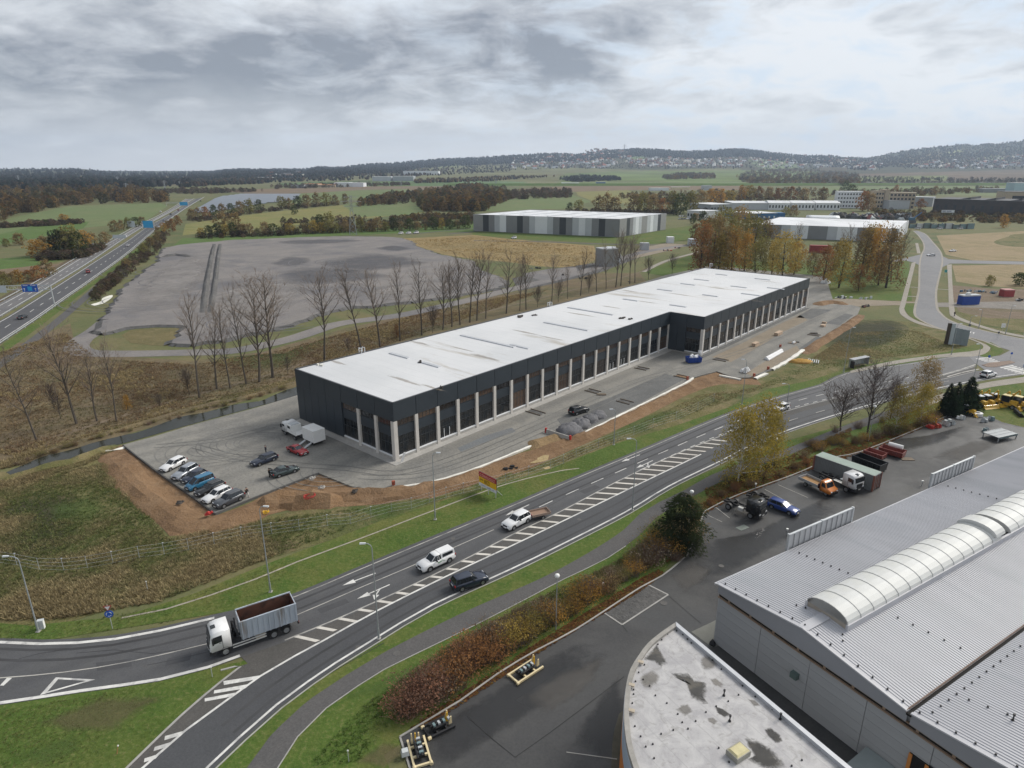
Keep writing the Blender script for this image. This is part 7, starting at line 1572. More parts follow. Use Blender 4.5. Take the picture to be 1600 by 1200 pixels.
# car trailer behind the white car
p = g(843,803.5,.5); o = thing('car_trailer',(p.x, p.y, .05), math.atan2((g(827,801) - g(850,796)).y, (g(827,801) - g(850,796)).x),'small open trailer with wooden bed behind the white car','trailer')
MB().box(-1.5,1.5,-.8,.8,.62,.70).build('bed', mat('trailer_bed',(.26,.17,.12),.8,.2,3), o)
for y in (-.8,.8): MB().box(-1.52,1.52, y - .03, y + .03,.62,.98).build('side_board', mat('trailer_board',(.34,.25,.20),.7,.15,3), o)
for x in (-1.5,1.5): MB().box(x - .03, x + .03,-.8,.8,.62,.98).build('end_board',MATS['trailer_board'], o)
MB().tube((1.5,-.4,.6),(3.1,0,.5),.05).tube((1.5,.4,.6),(3.1,0,.5),.05).build('drawbar',STEEL, o)
for s in (-1,1): wheel(o, -.2, s * .95,.30,.18, s)

def chassis(o, L_, w_=.85, z=.95, m=TRIM, x0=0.):
    mb = MB()
    for s in (-1,1): mb.box(x0 - L_, x0, s * w_ / 2 - .06, s * w_ / 2 + .06, z - .14, z + .12)
    for k in range(5): mb.box(x0 - L_ + .2 + k * (L_ - .4) / 4 - .06, x0 - L_ + .2 + k * (L_ - .4) / 4 + .06,-w_ / 2, w_ / 2, z - .08, z + .08)
    mb.build('chassis', m, o)
def twheels(o, xs, hw, r=.50, wd=.32):
    for x in xs:
        for s in (-1,1): wheel(o, x, s * hw, r, wd, s)
def mudguard(o, x, hw, r, m=TRIM):
    n = 8
    for s in (-1,1):
        mb = MB(); rg = []
        for j in range(n + 1): an = math.pi * (.08 + .84 * j / n); rg.append([(x + (r + .09) * math.cos(an), s * (hw - .36), r + (r + .09) * math.sin(an)),(x + (r + .09) * math.cos(an), s * (hw + .02), r + (r + .09) * math.sin(an)),(x + (r + .12) * math.cos(an), s * (hw + .02), r + (r + .12) * math.sin(an)),(x + (r + .12) * math.cos(an), s * (hw - .36), r + (r + .12) * math.sin(an))])
        mb.loft(rg); mb.build('mudguard', m, o)
def truck_cab(o, pm, L_=2.2, W_=2.5, H_=3.15, z0=.75, roofm=None, low=TRIM):
    """cab-over: front at x=0, rear at -L_"""
    hw = W_ / 2
    prof_ = [(-L_, z0),(-.02, z0),(.0, z0 + .55),(-.03, z0 + .95),(-.26, H_ - .28),(-.55, H_ - .06),(-1.0, H_),(-L_, H_ - .02)]
    def sec(y, k): return [(x if x < -L_ + .01 else x - .10 * k, y, z - (.06 * k if z > H_ - .5 else 0)) for x, z in prof_]
    MB().loft([sec(-hw, 1), sec(-hw + .12,0), sec(hw - .12,0), sec(hw, 1)]).build('cab', pm, o, True)
    a, b_ = Vector((-.035,0, z0 + 1.02)), Vector((-.24,0, H_ - .36)); n = Vector((.95,0,.25)) * .035
    MB().loft([[a + Vector((0,-hw + .13,0)) + n, a + Vector((0,-hw + .13,0)) - n, b_ + Vector((0,-hw + .2,0)) - n, b_ + Vector((0,-hw + .2,0)) + n],[a + Vector((0, hw - .13,0)) + n, a + Vector((0, hw - .13,0)) - n, b_ + Vector((0, hw - .2,0)) - n, b_ + Vector((0, hw - .2,0)) + n]]).build('windscreen',CGL, o)
    for s in (-1,1):
        y = s * (hw + .004); mb = MB()
        mb.loft([[(-1.25, y - .01, z0 + 1.0),(-.30, y - .01, z0 + .92),(-.42, y - .01, H_ - .55),(-1.25, y - .01, H_ - .5)],[(-1.25, y + .01, z0 + 1.0),(-.30, y + .01, z0 + .92),(-.42, y + .01, H_ - .55),(-1.25, y + .01, H_ - .5)]]); mb.build('side_window',CGL, o)
        MB().box(-.42,-.26, s * (hw + .22) - .12, s * (hw + .22) + .12, H_ - 1.25, H_ - .55).build('mirror',TRIM, o)
        MB().box(-.06,.05, s * hw * .72 - .22, s * hw * .72 + .22, z0 + .02, z0 + .22).build('headlight',HEADL, o)
        MB().box(-1.3,-1.26, y - .012, y + .012, z0 + .1, H_ - .5).build('door_gap',DARKGAP, o); MB().box(-.02 - 1.15,-.95, y - .02, y + .02, z0 + .85, z0 + .9).build('door_handle',TRIM, o)
    MB().box(-.02,.045,-hw * .6, hw * .6, z0 + .12, z0 + .78).build('grille', low, o)
    MB().box(-.5,.09,-hw * .98, hw * .98, z0 - .38, z0 + .06).build('bumper', low, o); MB().box(.085,.11,-.26,.26, z0 - .24, z0 - .12).build('number_plate',PLATE, o)
    MB().box(-.9,-.4,-.3,.3, H_ - .015, H_ + .03).build('roof_hatch',CGL, o); MB().box(-.30,-.08,-hw * .9, hw * .9, H_ - .42, H_ - .34).build('sun_visor', low, o)
# --- tipper truck on the road
a, b_ = g(326,1008,1.2), g(462,961,1.2); d = a - b_
o = thing('skip_lorry',Vector((a.x, a.y, .05)), math.atan2(d.y, d.x),'white lorry carrying a tall pale grey container with rusty inside','lorry'); Lt = min(10.2, d.length)
truck_cab(o, PW, 2.15,2.5,3.25,.95); chassis(o, Lt - 2.0, x0=-2.0)
twheels(o, (-1.45,),1.24); twheels(o, (-6.5,-7.85),1.24); mudguard(o, -1.45,1.24,.5); mudguard(o, -6.5,1.24,.5); mudguard(o, -7.85,1.24,.5)
SKG = mat('skip_grey',(.37,.41,.46),.7,.18,1.2, col2=(.20,.18,.165), c2=(.52,.70), stretch=(2.2,2.2,.35)); RUST = mat('rust',(.115,.052,.034),.9,.3,1.5, col2=(.05,.03,.024))
x0_, x1_ = -Lt + .1,-3.25; zb_, zt_ = 1.3,3.5
MB().box(x0_, x1_, -1.2,1.2, zb_, zb_ + .12).build('skip_floor',RUST, o)
for s in (-1,1):
    MB().box(x0_, x1_, s * 1.24 - .04, s * 1.24 + .04, zb_, zt_).build('skip_side',SKG, o); MB().box(x0_ + .1, x1_ - .1, s * 1.165 - .02, s * 1.165 + .02, zb_ + .12, zt_ - .03).build('skip_lining',RUST, o)
    k = MB().box(-.05,.05,-.045,.045, zb_, zt_).mesh('skip_rib',SKG)
    for i in range(11): put('skip_rib', k, o, (x0_ + .1 + i * (x1_ - x0_ - .2) / 10, s * 1.31,0))
    MB().box(x0_ - .04, x1_ + .04, s * 1.25 - .08, s * 1.25 + .08, zt_, zt_ + .09).build('skip_rim',SKG, o)
for x, s in ((x0_, 1),(x1_, -1)): MB().box(x - .05, x + .05,-1.2,1.2, zb_, zt_ - .05).build('skip_end',SKG, o); MB().box(x + s * .07 - .02, x + s * .07 + .02,-1.15,1.15, zb_ + .12, zt_ - .1).build('skip_lining',RUST, o)
mb = MB(); mb.tube((-2.7,0,1.0),(-2.7,0,3.1),.16,.14,8).tube((-2.7,0,3.1),(-2.75,.9,2.3),.12,.10,6).tube((-2.75,.9,2.3),(-2.9,-.8,2.9),.09,.08,6).tube((-2.6,-.7,1.1),(-2.6,-.7,2.7),.11,.1,6).box(-3.1,-2.3,-1.1,1.1,.95,1.25); mb.build('crane',BLACK, o)
for s in (-1,1): mb = MB(); mb.box(-5.7,-2.2, s * 1.22 - .03, s * 1.22 + .03,.62,.74).box(-5.7,-2.2, s * 1.22 - .03, s * 1.22 + .03,.95,1.07); mb.build('side_guard', mat('pale_bar',(.45,.45,.44),.5), o); MB().box(-5.6,-4.6, s * .95 - .25, s * .95 + .25,.7,1.2).build('tank', mat('tank_beige',(.30,.27,.22),.6,.1,2), o)
MB().box(-Lt - .05,-Lt + .1,-1.15,1.15,.75,.95).build('rear_bar',TRIM, o)
for s in (-1,1): MB().box(-Lt - .08,-Lt - .02, s * .95 - .18, s * .95 + .18,.78,.92).build('taillight',TAILL, o)
# --- white lorry and box trailer at the short side of the hall
a, b_ = g(448,666, PZ + 1.2), g(476,681, PZ + 1.2); d = a - b_
o = thing('white_lorry',Vector((a.x, a.y, PZ)), math.atan2(d.y, d.x),'white lorry with open cabin body beside the dark end wall of the hall','lorry')
truck_cab(o, PW, 1.9,2.2,2.75,.85); chassis(o, 4.6,.8,.85, TRIM, -1.8); twheels(o, (-1.2,-5.0),1.08,.45,.28)
MB().box(-5.6,-2.1,-1.1,1.1,1.05,1.2).build('body_floor',WHITE, o)
mb = MB(); mb.box(-3.9,-2.15,-1.08,1.08,1.2,2.6); mb.build('cabin_body',WHITE, o)
for s in (-1,1): MB().box(-3.5,-2.5, s * 1.085 - .01, s * 1.085 + .01,1.9,2.4).build('side_window',CGL, o); MB().box(-5.6,-3.95, s * 1.07 - .03, s * 1.07 + .03,1.2,1.75).build('side_board',WHITE, o)
MB().box(-3.7,-2.4,-.8,.8,2.6,2.72).build('roof_frame',STEEL, o)
a, b_ = g(476,672, PZ + .6), g(507,689, PZ + .6)
p = g(491,686, PZ + .7); o = thing('box_trailer',Vector((p.x, p.y, PZ)), math.radians(139),'plain white box trailer with lowered ramps beside the white lorry','trailer')
MB().box(-1.9,1.9,-1.25,1.25,.75,3.05).build('box_body',WHITE, o); MB().box(-1.93,1.93,-1.28,1.28,3.0,3.1).build('roof',WHITE, o)
for s in (-1,1):
    for x in (-.5,.5): wheel(o, x - .2, s * 1.2,.36,.2, s)
for x in (-1.0,1.0): mb = MB(); mb.loft([[(x - .25,1.3,.7),(x + .25,1.3,.7),(x + .25,1.3,.62),(x - .25,1.3,.62)],[(x - .25,2.9,.06),(x + .25,2.9,.06),(x + .25,2.9,.0),(x - .25,2.9,.0)]]); mb.build('ramp',STEEL, o)
MB().box(-1.9,1.9,-1.1,1.1,.62,.75).build('frame',TRIM, o)
# --- trucks in the yard
def heading(f, r, z=1.): a, b_ = g(*f, z), g(*r, z); d = a - b_; return a, math.atan2(d.y, d.x)
a, rz = heading((1192,803),(1142,783)); o = thing('black_tractor',Vector((a.x, a.y, .05)), rz, 'black truck tractor without trailer parked left of the blue car','truck')
truck_cab(o, PK, 2.1,2.45,3.0,.95); chassis(o, 4.4,.85,.9, TRIM, -1.9); twheels(o, (-1.35,-5.0),1.2); mudguard(o, -5.0,1.2,.5); MB().box(-3.5,-2.7,-1.1,-.6,.6,1.1).build('battery_box', mat('pale_box',(.5,.5,.48),.5), o); MB().prism([(-4.6,-.5),(-5.4,-.35),(-5.4,.35),(-4.6,.5)],1.05,1.18).build('fifth_wheel',BLACK, o)
p = g(1183,782); o = thing('truck_chassis', p, R(-25),'bare black truck axle frame behind the black tractor','truck frame'); chassis(o, 3.4,.85,.8, BLACK, 1.7); twheels(o, (-.6,.7),1.1,.48,.3); mudguard(o, -.6,1.1,.48, BLACK); mudguard(o, .7,1.1,.48, BLACK)
p = g(1197,787); tag(MB().box(-.9,.9,-.5,.5,0,.12).build('wooden_pallet',WOOD),'grey wooden pallet beside the black axle frame','pallet').location = p
car('estate',PBL, (1243,797),(1205,783),'deep blue estate car parked in the yard beside the black tractor',.05)
a, rz = heading((1304,768),(1251,744)); o = thing('flatbed_truck',Vector((a.x, a.y, .05)), rz, 'orange flatbed truck with grey dropside bed','truck')
MB().loft([[(-2.0, y * w_, .55),(-.12, y * w_, .55),(0, y * w_, .85),(-.15, y * w_, 1.15),(-.75, y * w_, 1.35),(-1.15, y * k, 2.15),(-1.5, y * k, 2.28),(-2.0, y * k, 2.25)] for y, w_, k in ((-1,1.0,.82),(-.85,1.02,.92),(.85,1.02,.92),(1,1.0,.82))]).build('cab',POR, o, True)
MB().loft([[(-.72,-.82,1.40),(-.78,-.82,1.36),(-1.16,-.74,2.10),(-1.08,-.74,2.12)],[(-.72,.82,1.40),(-.78,.82,1.36),(-1.16,.74,2.10),(-1.08,.74,2.12)]]).build('windscreen',CGL, o)
for s in (-1,1): MB().loft([[(-1.75, s * .985,1.38),(-.95, s * .985,1.34),(-1.25, s * .90,2.0),(-1.75, s * .90,2.0)],[(-1.75, s * 1.015,1.38),(-.95, s * 1.015,1.34),(-1.25, s * .945,2.0),(-1.75, s * .945,2.0)]]).build('side_window',CGL, o); MB().box(-.14,.02, s * .7 - .16, s * .7 + .16,.82,1.0).build('headlight',HEADL, o)
MB().box(-.1,.06,-.9,.9,.42,.68).build('bumper',TRIM, o); MB().box(-.06,.03,-.45,.45,.72,.92).build('grille',TRIM, o); chassis(o, 4.2,.8,.65, TRIM, -1.9); twheels(o, (-.85,-4.6),.92,.38,.22)
MB().box(-5.9,-2.35,-1.05,1.05,.86,.95).build('bed_floor', mat('bed_rust',(.30,.17,.07),.8,.2,2), o)
for s in (-1,1): MB().box(-5.95,-2.3, s * 1.05 - .03, s * 1.05 + .03,.86,1.32).build('side_board',GREY, o)
MB().box(-5.95,-5.88,-1.05,1.05,.86,1.32).build('tail_board',GREY, o); mb = MB(); mb.box(-2.32,-2.2,-1.05,1.05,.86,1.6).tube((-2.15,.2,.9),(-2.15,.2,2.2),.09,.08,6).tube((-2.15,.2,2.2),(-2.2,-.8,1.7),.07,.06,6); mb.build('loader_crane', mat('crane_maroon',(.06,.012,.014),.6), o)
a, rz = heading((1342,764),(1292,742)); o = thing('white_tractor',Vector((a.x, a.y, .05)), rz, 'white truck tractor parked against the long grey container','truck')
truck_cab(o, PW, 2.2,2.45,3.25,1.1); chassis(o, 5.0,.85,.95, TRIM, -2.0); twheels(o, (-1.4,-4.6,-5.9),1.2); mudguard(o, -1.4,1.2,.5); MB().box(-3.6,-2.8,.3,1.1,.6,1.15).build('fuel_tank',STEEL, o); MB().box(-4.0,-2.5,-.9,-.2,1.0,1.06).build('catwalk', mat('pale_box',(.5,.5,.48),.5), o)
# long container
z_ = 2.75; A_, B_ = g(1285,706.5, z_), g(1379,738, z_); A2, B2 = g(1274,711, z_), g(1366,744, z_)
f_ = (B_ + B2) / 2; r2 = (A_ + A2) / 2; d = f_ - r2; LC = min(13.0, d.length); o = thing('shipping_container',Vector((f_.x, f_.y, .05)), math.atan2(d.y, d.x),'long grey shipping container with pale green roof and rusty end frame','container')
CW, CH = 2.44,2.75; GREYC = mat('container_grey',(.185,.195,.20),.65,.10,.6, col2=(.15,.155,.155)); RUSTF = mat('container_frame',(.24,.10,.07),.8,.25,2); ROOFC = mat('container_roof',(.27,.33,.29),.7,.12,.8)
for s in (-1,1):
    mb = MB(); n = int(LC / .14)
    pr = [(-LC + .08 + i * (LC - .16) / n, s * (CW / 2 - (.0 if i % 2 else .06))) for i in range(n + 1)]
    for (x_, y_),(x2_, y2_) in zip(pr, pr[1:]): mb.q(*([(x_, y_, .18),(x2_, y2_, .18),(x2_, y2_, CH - .12),(x_, y_, CH - .12)][::-s]))
    mb.build('corrugated_side',GREYC, o)
    MB().box(-LC, 0, s * CW / 2 - .08, s * CW / 2 + .02,0,.18).build('bottom_rail',GREYC, o); MB().box(-LC, 0, s * CW / 2 - .08, s * CW / 2 + .02, CH - .12, CH).build('top_rail',GREYC, o)
    for x_ in (0,-LC): MB().box(x_ - .12, x_ + .12, s * CW / 2 - .16, s * CW / 2 + .03,0, CH).build('corner_post',RUSTF, o)
MB().box(-LC + .05,-.05,-CW / 2 + .05, CW / 2 - .05, CH - .1, CH + .005).build('roof',ROOFC, o)
for s in (-1,1):
    MB().box(-.05,.02, min(s * .02, s * 1.12), max(s * .02, s * 1.12),.15, CH - .12).build('door',RUSTF, o)
    for y_ in (.3,.85): MB().tube((.06, s * y_, .1),(.06, s * y_, CH - .1),.03,.03,5).build('lock_bar',STEEL, o)
MB().box(-LC, -LC + .05,-1.15,1.15,.15, CH - .1).build('end_wall',RUSTF, o); MB().box(-.1,.05,-1.2,1.2, CH - .16, CH - .02).build('header',GREYC, o)
# skips
def skip(f, r, w_, h, pm, inner, lab, z=.05, ribs=6):
    a, b_ = g(*f, h), g(*r, h); d = a - b_; L_ = d.length; c = (a + b_) / 2; o = thing('roll_off_skip',(c.x, c.y, z), math.atan2(d.y, d.x), lab, 'skip')
    MB().box(-L_ / 2, L_ / 2,-w_ / 2, w_ / 2,.2,.3).build('floor', inner, o)
    for s in (-1,1):
        MB().loft([[(-L_ / 2, s * (w_ / 2),.2),(L_ / 2, s * (w_ / 2),.2),(L_ / 2 + .1, s * (w_ / 2 + .12), h),(-L_ / 2 - .1, s * (w_ / 2 + .12), h)],[(-L_ / 2, s * (w_ / 2 - .05),.2),(L_ / 2, s * (w_ / 2 - .05),.2),(L_ / 2 + .1, s * (w_ / 2 + .06), h),(-L_ / 2 - .1, s * (w_ / 2 + .06), h)]]).build('side_wall', pm, o)
        MB().box(-L_ / 2 - .1, L_ / 2 + .1, s * (w_ / 2 + .1) - .06, s * (w_ / 2 + .1) + .06, h, h + .09).build('rim', pm, o)
        k = MB().box(-.05,.05,-.05,.05,.2, h).mesh('rib', pm)
        for i in range(ribs): put('rib', k, o, (-L_ / 2 + L_ * (i + .5) / ribs, s * (w_ / 2 + .12),0))
    for x in (-L_ / 2, L_ / 2): MB().box(x - .05, x + .05,-w_ / 2, w_ / 2,.2, h).build('end_wall', pm, o)
    for s in (-1,1): MB().box(-L_ / 2, L_ / 2, s * .5 - .06, s * .5 + .06,0,.2).build('runner',TRIM, o)
    return o
skip((1381,726),(1338,710),2.2,1.5, PK, mat('skip_liner',(.16,.17,.18),.7,.1,1),'black open skip behind the long container')
skip((1382,711),(1354,702),1.9,.9, PRD, PRD, 'rusty red low skip, left of two'); o = skip((1413,707),(1377,697),1.9,1.1, PRD, PRD, 'rusty red skip holding a white tank, right of two')
a, b_ = g(1389,693.5,1.5), g(1411,699.5,1.5); tag(MB().tube((0,0,0), b_ - a, .42,.42,14).build('white_tank',WHITE),'long white cylindrical tank lying across the red skip','tank').location = a
p = g(1417,718); tag(MB().box(-1.1,1.1,-.6,.6,0,.16).build('wooden_pallet',WOOD),'dark pallet lying in front of the red skip','pallet').location = p

# ------------------------------------------------------------------ machines
def loader(u, v, rz, lab, s=1., cab=PYE, name='backhoe_loader'):
    o = thing(name, g(u, v), rz, lab, 'digger'); o.scale = (s, s, s)
    MB().box(-1.6,1.9,-.55,.55,.6,1.35).build('body',PYE, o); MB().box(.5,1.95,-.5,.5,1.3,1.75,.08).build('bonnet',PYE, o)
    MB().box(-1.1,.5,-.75,.75,1.3,2.65,.08).build('cab_glass',CGL, o); MB().box(-1.0,.5,-.68,.68,2.65,2.78,.05).build('cab_roof', mat('cab_roof',(.62,.52,.25),.5,.08) if cab is PYE else cab, o)
    for x in (-1.15,.5):
        for y in (-.78,.78): MB().tube((x, y, 1.3),(x * .95, y * .92,2.66),.05,.05,4).build('cab_post',TRIM, o)
    twheels(o, (-1.0,),.92,.60,.36); twheels(o, (1.35,),.9,.48,.34)
    mb = MB()
    for y in (-.6,.6): mb.tube((.3, y, 1.5),(2.4, y, .6),.11,.11,5)
    mb.build('loader_arm',PYE, o); MB().extrude_y([(2.3,.2),(3.1,.12),(2.75,.35),(2.55,.95),(2.35,1.0)],-1.1,1.1).build('bucket',PYE, o)
    mb = MB(); mb.tube((-1.7,0,1.0),(-2.1,0,3.3),.2,.14,6).tube((-2.1,0,3.3),(-2.9,0,2.2),.15,.11,6); mb.build('digging_arm',PYE, o); MB().extrude_y([(-3.3,2.2),(-2.75,2.3),(-2.6,1.7),(-3.0,1.5),(-3.4,1.7)],-.35,.35).build('digging_bucket',PYE, o)
    return o
for i, (u, v) in enumerate(((1572,636),(1590,638),(1606,636))):
    o = loader(u, v, R(-55),('left','middle','right')[i] + ' of the tall yellow backhoe loaders on the grass',1.0); 
for i, (u, v) in enumerate(((1530,634),(1541,633),(1553,631))): loader(u, v, R(-80),('left','middle','right')[i] + ' of the three small yellow diggers with dark cabs',.85, PW, 'mini_digger')
loader(1511,647, R(-60),'small yellow loader under the tallest conifer',.75, PW, 'small_loader')
p = g(1592,648); o = thing('grey_bucket', p, R(-20),'wide black digging bucket before the yellow loaders','bucket'); MB().extrude_y([(-.5,0),(.6,.05),(.2,.5),(-.2,.9),(-.5,.8)],-1.8,1.8).build('shell',BLACK, o); MB().box(.3,.65,-1.8,1.8,.02,.08).build('cutting_edge',STEEL, o)
def heap(u, v, n, s, mats, lab, name='machine_parts', cat='machine parts', z=0., rzz=.4):
    o = thing(name, g(u, v, z), rzz, lab, cat)
    for i in range(n):
        m_ = mats[i % len(mats)]; x, y = rnd.uniform(-s, s), rnd.uniform(-s * .45, s * .45); k = i % 4; mb = MB()
        if k == 0: mb.tube((x - s * .3, y, .25),(x + s * .3, y + .1,.35 + rnd.random() * .5),.14,.12,8)
        elif k == 1: mb.box(x - s * .22, x + s * .22, y - .3, y + .3,0,.35 + rnd.random() * .7,.05)
        elif k == 2: mb.extrude_y([(x - .4,0),(x + .4,0),(x + .25,.6),(x - .15,.95)], y - .3, y + .3)
        else: mb.tube((x, y, .1),(x, y, .25 + rnd.random() * .8),.3,.22,10)
        mb.build('component', m_, o)
    return o
TEAL = mat('teal_paint',(.16,.23,.24),.6,.12,2); PALE = mat('pale_machine',(.48,.50,.50),.5,.1,2); SRED = mat('signal_red',(.42,.03,.025),.5,.1,2)
o = heap(1459,668,8,1.3,[SRED, SRED, PRD],'red road implement under the golden birch','red_implement','machine'); MB().box(.2,.4,-.1,.1,0,2.0).build('post',PYE, o); MB().extrude_y([(-1.4,0),(-.4,0),(-.6,.7),(-1.2,.6)],-.6,.6).build('hood',SRED, o)
heap(1484,663,12,1.6,[TEAL, PALE, PALE, DGREY],'pale and teal roller parts heaped by the conifers'); heap(1500,655,5,.8,[PALE, WHITE],'small white machine parts beside the yellow loader')
p = g(1527,650); o = thing('white_tank_ring', p, .3,'white round tank with dark opening on the yard corner','tank'); MB().tube((0,0,.1),(0,0,.75),.95,.95,16).build('tank',WHITE, o); MB().tube((0,0,.7),(0,0,.78),.45,.45,12).build('opening',BLACK, o)
heap(1541,658,9,1.3,[PALE, TEAL, STEEL, PALE],'pale machine parts behind the grey loading ramp')
a, b_ = g(1540,680,.6), g(1585,676,.6); o = thing('loading_ramp', g(1562,684), R(22),'grey steel loading platform on a tubular frame at the yard end','loading platform'); 
MB().box(-2.9,2.6,-1.5,1.5,.95,1.05).build('deck', mat('deck_grey',(.36,.38,.39),.6,.12,1), o)
k = MB().box(-2.9,2.6,-.03,.03,1.05,1.12).mesh('deck_rail',STEEL)
for y_ in (-1.5,-.5,.5,1.5): put('deck_rail', k, o, (0, y_, 0))
k = MB().box(-.07,.07,-.07,.07,0,.95).mesh('leg',STEEL)
for x_ in (-2.8,0,2.5):
    for y_ in (-1.42,1.42): put('leg', k, o, (x_, y_, 0))
MB().box(-2.9,2.6,-1.56,-1.48,.72,.95).build('side_beam',TEAL, o); MB().box(-2.9,2.6,1.48,1.56,.72,.95).build('side_beam',TEAL, o); heap(1540,674,5,.8,[PALE, TEAL],'pale gearbox at the left end of the grey loading platform')
# breaker arms on the yard at the bottom
def arm_frame(u, v, rz, L_, cream, lab, tall=True, dz=.05):
    o = thing('attachment_frame', g(u, v, dz), rz, lab, 'machine attachment'); fm = PCR if cream else TRIM
    for y_ in (-.75,.75): MB().box(-L_ / 2, L_ / 2, y_ - .09, y_ + .09,.05,.27).build('frame_beam', fm, o)
    for x_ in (-L_ / 2,-L_ / 6, L_ / 5): MB().box(x_ - .09, x_ + .09,-.75,.75,.06,.26).build('cross_beam', fm, o)
    mb = MB(); mb.box(-L_ * .30, L_ * .22,-.35,.35,.27,.62); mb.tube((-L_ * .35,.3,.55),(L_ * .25,.25,.65),.09,.09,8); mb.tube((-L_ * .35,-.1,.7),(L_ * .2,-.05,.72),.08,.08,8); mb.tube((-L_ * .2,-.35,.5),(L_ * .3,-.3,.55),.07,.07,8); mb.build('hydraulics',BLACK, o)
    for k_ in range(4): MB().box(-L_ * .25 + k_ * .5,-L_ * .25 + k_ * .5 + .22,-.28,.1,.62,.82).build('valve_block',STEEL if k_ % 2 else TEAL, o)
    for x_, y_, h_, m_ in ((L_ * .32,.1,1.25, PYE),(L_ * .37,.42,1.15, PCR),(L_ * .40,-.25,.95, PCR)) if tall else ((L_ * .30,.1,1.2, PYE),):
        MB().loft([[(x_ - .17, y_ - .09,.2),(x_ + .17, y_ - .09,.2),(x_ + .17, y_ + .09,.2),(x_ - .17, y_ + .09,.2)],[(x_ + .02, y_ - .05, h_),(x_ + .16, y_ - .05, h_),(x_ + .16, y_ + .05, h_),(x_ + .02, y_ + .05, h_)]]).build('upright_fork', m_, o)
    for y_ in (-.75,.75): MB().tube((-L_ / 2 - .18, y_, .16),(-L_ / 2 + .12, y_, .16),.17,.17,8).build('end_joint',PCR, o)
    return o
arm_frame(822,1050, R(41),3.5, True, 'cream framed machine attachment with upright forks by the golden shrubs'); arm_frame(686,1137, R(33),2.6, False, 'small black machine attachment with one yellow fork')
o = arm_frame(655,1176, R(110),3.0, True, 'cream and black machine attachment at the bottom edge of the picture'); MB().box(-.3,.35,.9,1.6,.3,.75,.08).build('grey_box',PALE, o)

# ------------------------------------------------------------------ street furniture
LAMPM = mat('lamp_pole',(.33,.35,.36),.5,.1,2, metal=.3); LHEAD = mat('lamp_head',(.62,.64,.65),.4,.05)
def street_lamp(ub, vb, ut, vt, au, lab):
    p = g(ub, vb); h = height_at(p, vt); o = thing('street_lamp', p, 0, lab, 'street lamp',None); s = 1 if au > ut else -1; k = abs(au - ut) * p.y / F; k = max(.6, min(k, 2.2))
    MB().tube((0,0,0),(0,0,1.4),.12,.11,8).tube((0,0,1.4),(0,0, h - .5),.085,.055,8).build('pole',LAMPM, o); MB().box(-.22,.22,-.22,.22,-.05,.1).build('base_plate',CONC, o)
    pts = [(s * k * (1 - math.cos(t_ * math.pi / 2)),0, h - .5 + .6 * math.sin(t_ * math.pi / 2)) for t_ in (0,.25,.5,.75,1.)]; MB().path(pts, .045,6).build('arm',LAMPM, o)
    MB().loft([[(s * k - s * .1,-.09, h + .02),(s * k - s * .1,.09, h + .02),(s * k - s * .1,.07, h + .16),(s * k - s * .1,-.07, h + .16)],[(s * k + s * .55,-.14, h + .0),(s * k + s * .55,.14, h + .0),(s * k + s * .55,.09, h + .14),(s * k + s * .55,-.09, h + .14)]]).build('lamp_head',LHEAD, o)
for q in ((60,987,34,870,16,'street lamp at the left edge of the meadow above the give-way triangle'),(423,925,407,792,410,'street lamp behind the white lorry'),(592,998,582,850,570,'street lamp between the carriageway and the footpath near the turn arrows'),(680,812,677,708,679,'street lamp left of the yellow and red billboard'),(988,797,990,686,979,'street lamp in front of the hatched median, left of the birches'),(959,695,961,640,960,'street lamp on the verge near the gravel heaps'),(1159,632,1160,562,1160,'street lamp on the verge under the white bags'),(1228,642,1227,600,1219,'short curved street lamp beyond the white car'),(1318,582,1324,512,1326,'street lamp left of the bus shelter'),(1486,555,1490,506,1492,'street lamp in front of the grey hoarding'),(1519,600,1527,538,1527,'street lamp at the zebra crossing beside the conifers'),(1571,522,1576,478,1577,'street lamp on the far pavement by the roundabout'),(1529,513,1531,484,1531,'street lamp beyond the pale road bend'),(1515,508,1517,494,1523,'curved street lamp where the pale road bends')): street_lamp(*q)
def globe_lamp(u, vb, vt, lab, h=None):
    p = g(u, vb); h = h or height_at(p, vt); o = thing('globe_lamp', p, 0, lab, 'path lamp'); MB().tube((0,0,0),(0,0, h),.06,.045,8).build('pole',LAMPM, o); m_ = MB(); rgs = [[(r_ * math.cos(j * math.pi / 6), r_ * math.sin(j * math.pi / 6), h + z_) for j in range(12)] for r_, z_ in ((.08,-.02),(.24,.1),(.30,.28),(.24,.44),(.08,.52))]; m_.loft(rgs); m_.build('globe', mat('globe_white',(.78,.78,.75),.3,.03), o, True)
for q in ((868.5,984,903,'white globe lamp beside the footpath among the shrubs'),(1075,830,771,'white globe lamp above the dark evergreen'),(1206,735,688,'white globe lamp right of the birches'),(1357,690,637,'white globe lamp in the tall bare tree')): globe_lamp(*q)
for u, v, lab in ((942,922,'short white bollard lamp among the kerb shrubs'),(1180,764,'low white bollard lamp behind the black tractor'),(1229,836,'low white bollard lamp left of the near eave board'),(1440,760,'low white bollard lamp left of the far eave board')):
    o = thing('bollard_lamp', g(u, v),0, lab, 'bollard lamp'); MB().tube((0,0,0),(0,0,.9),.05,.05,6).build('post',LAMPM, o); MB().tube((0,0,.8),(0,0,1.05),.15,.18,8).build('lamp_head',WHITE, o)
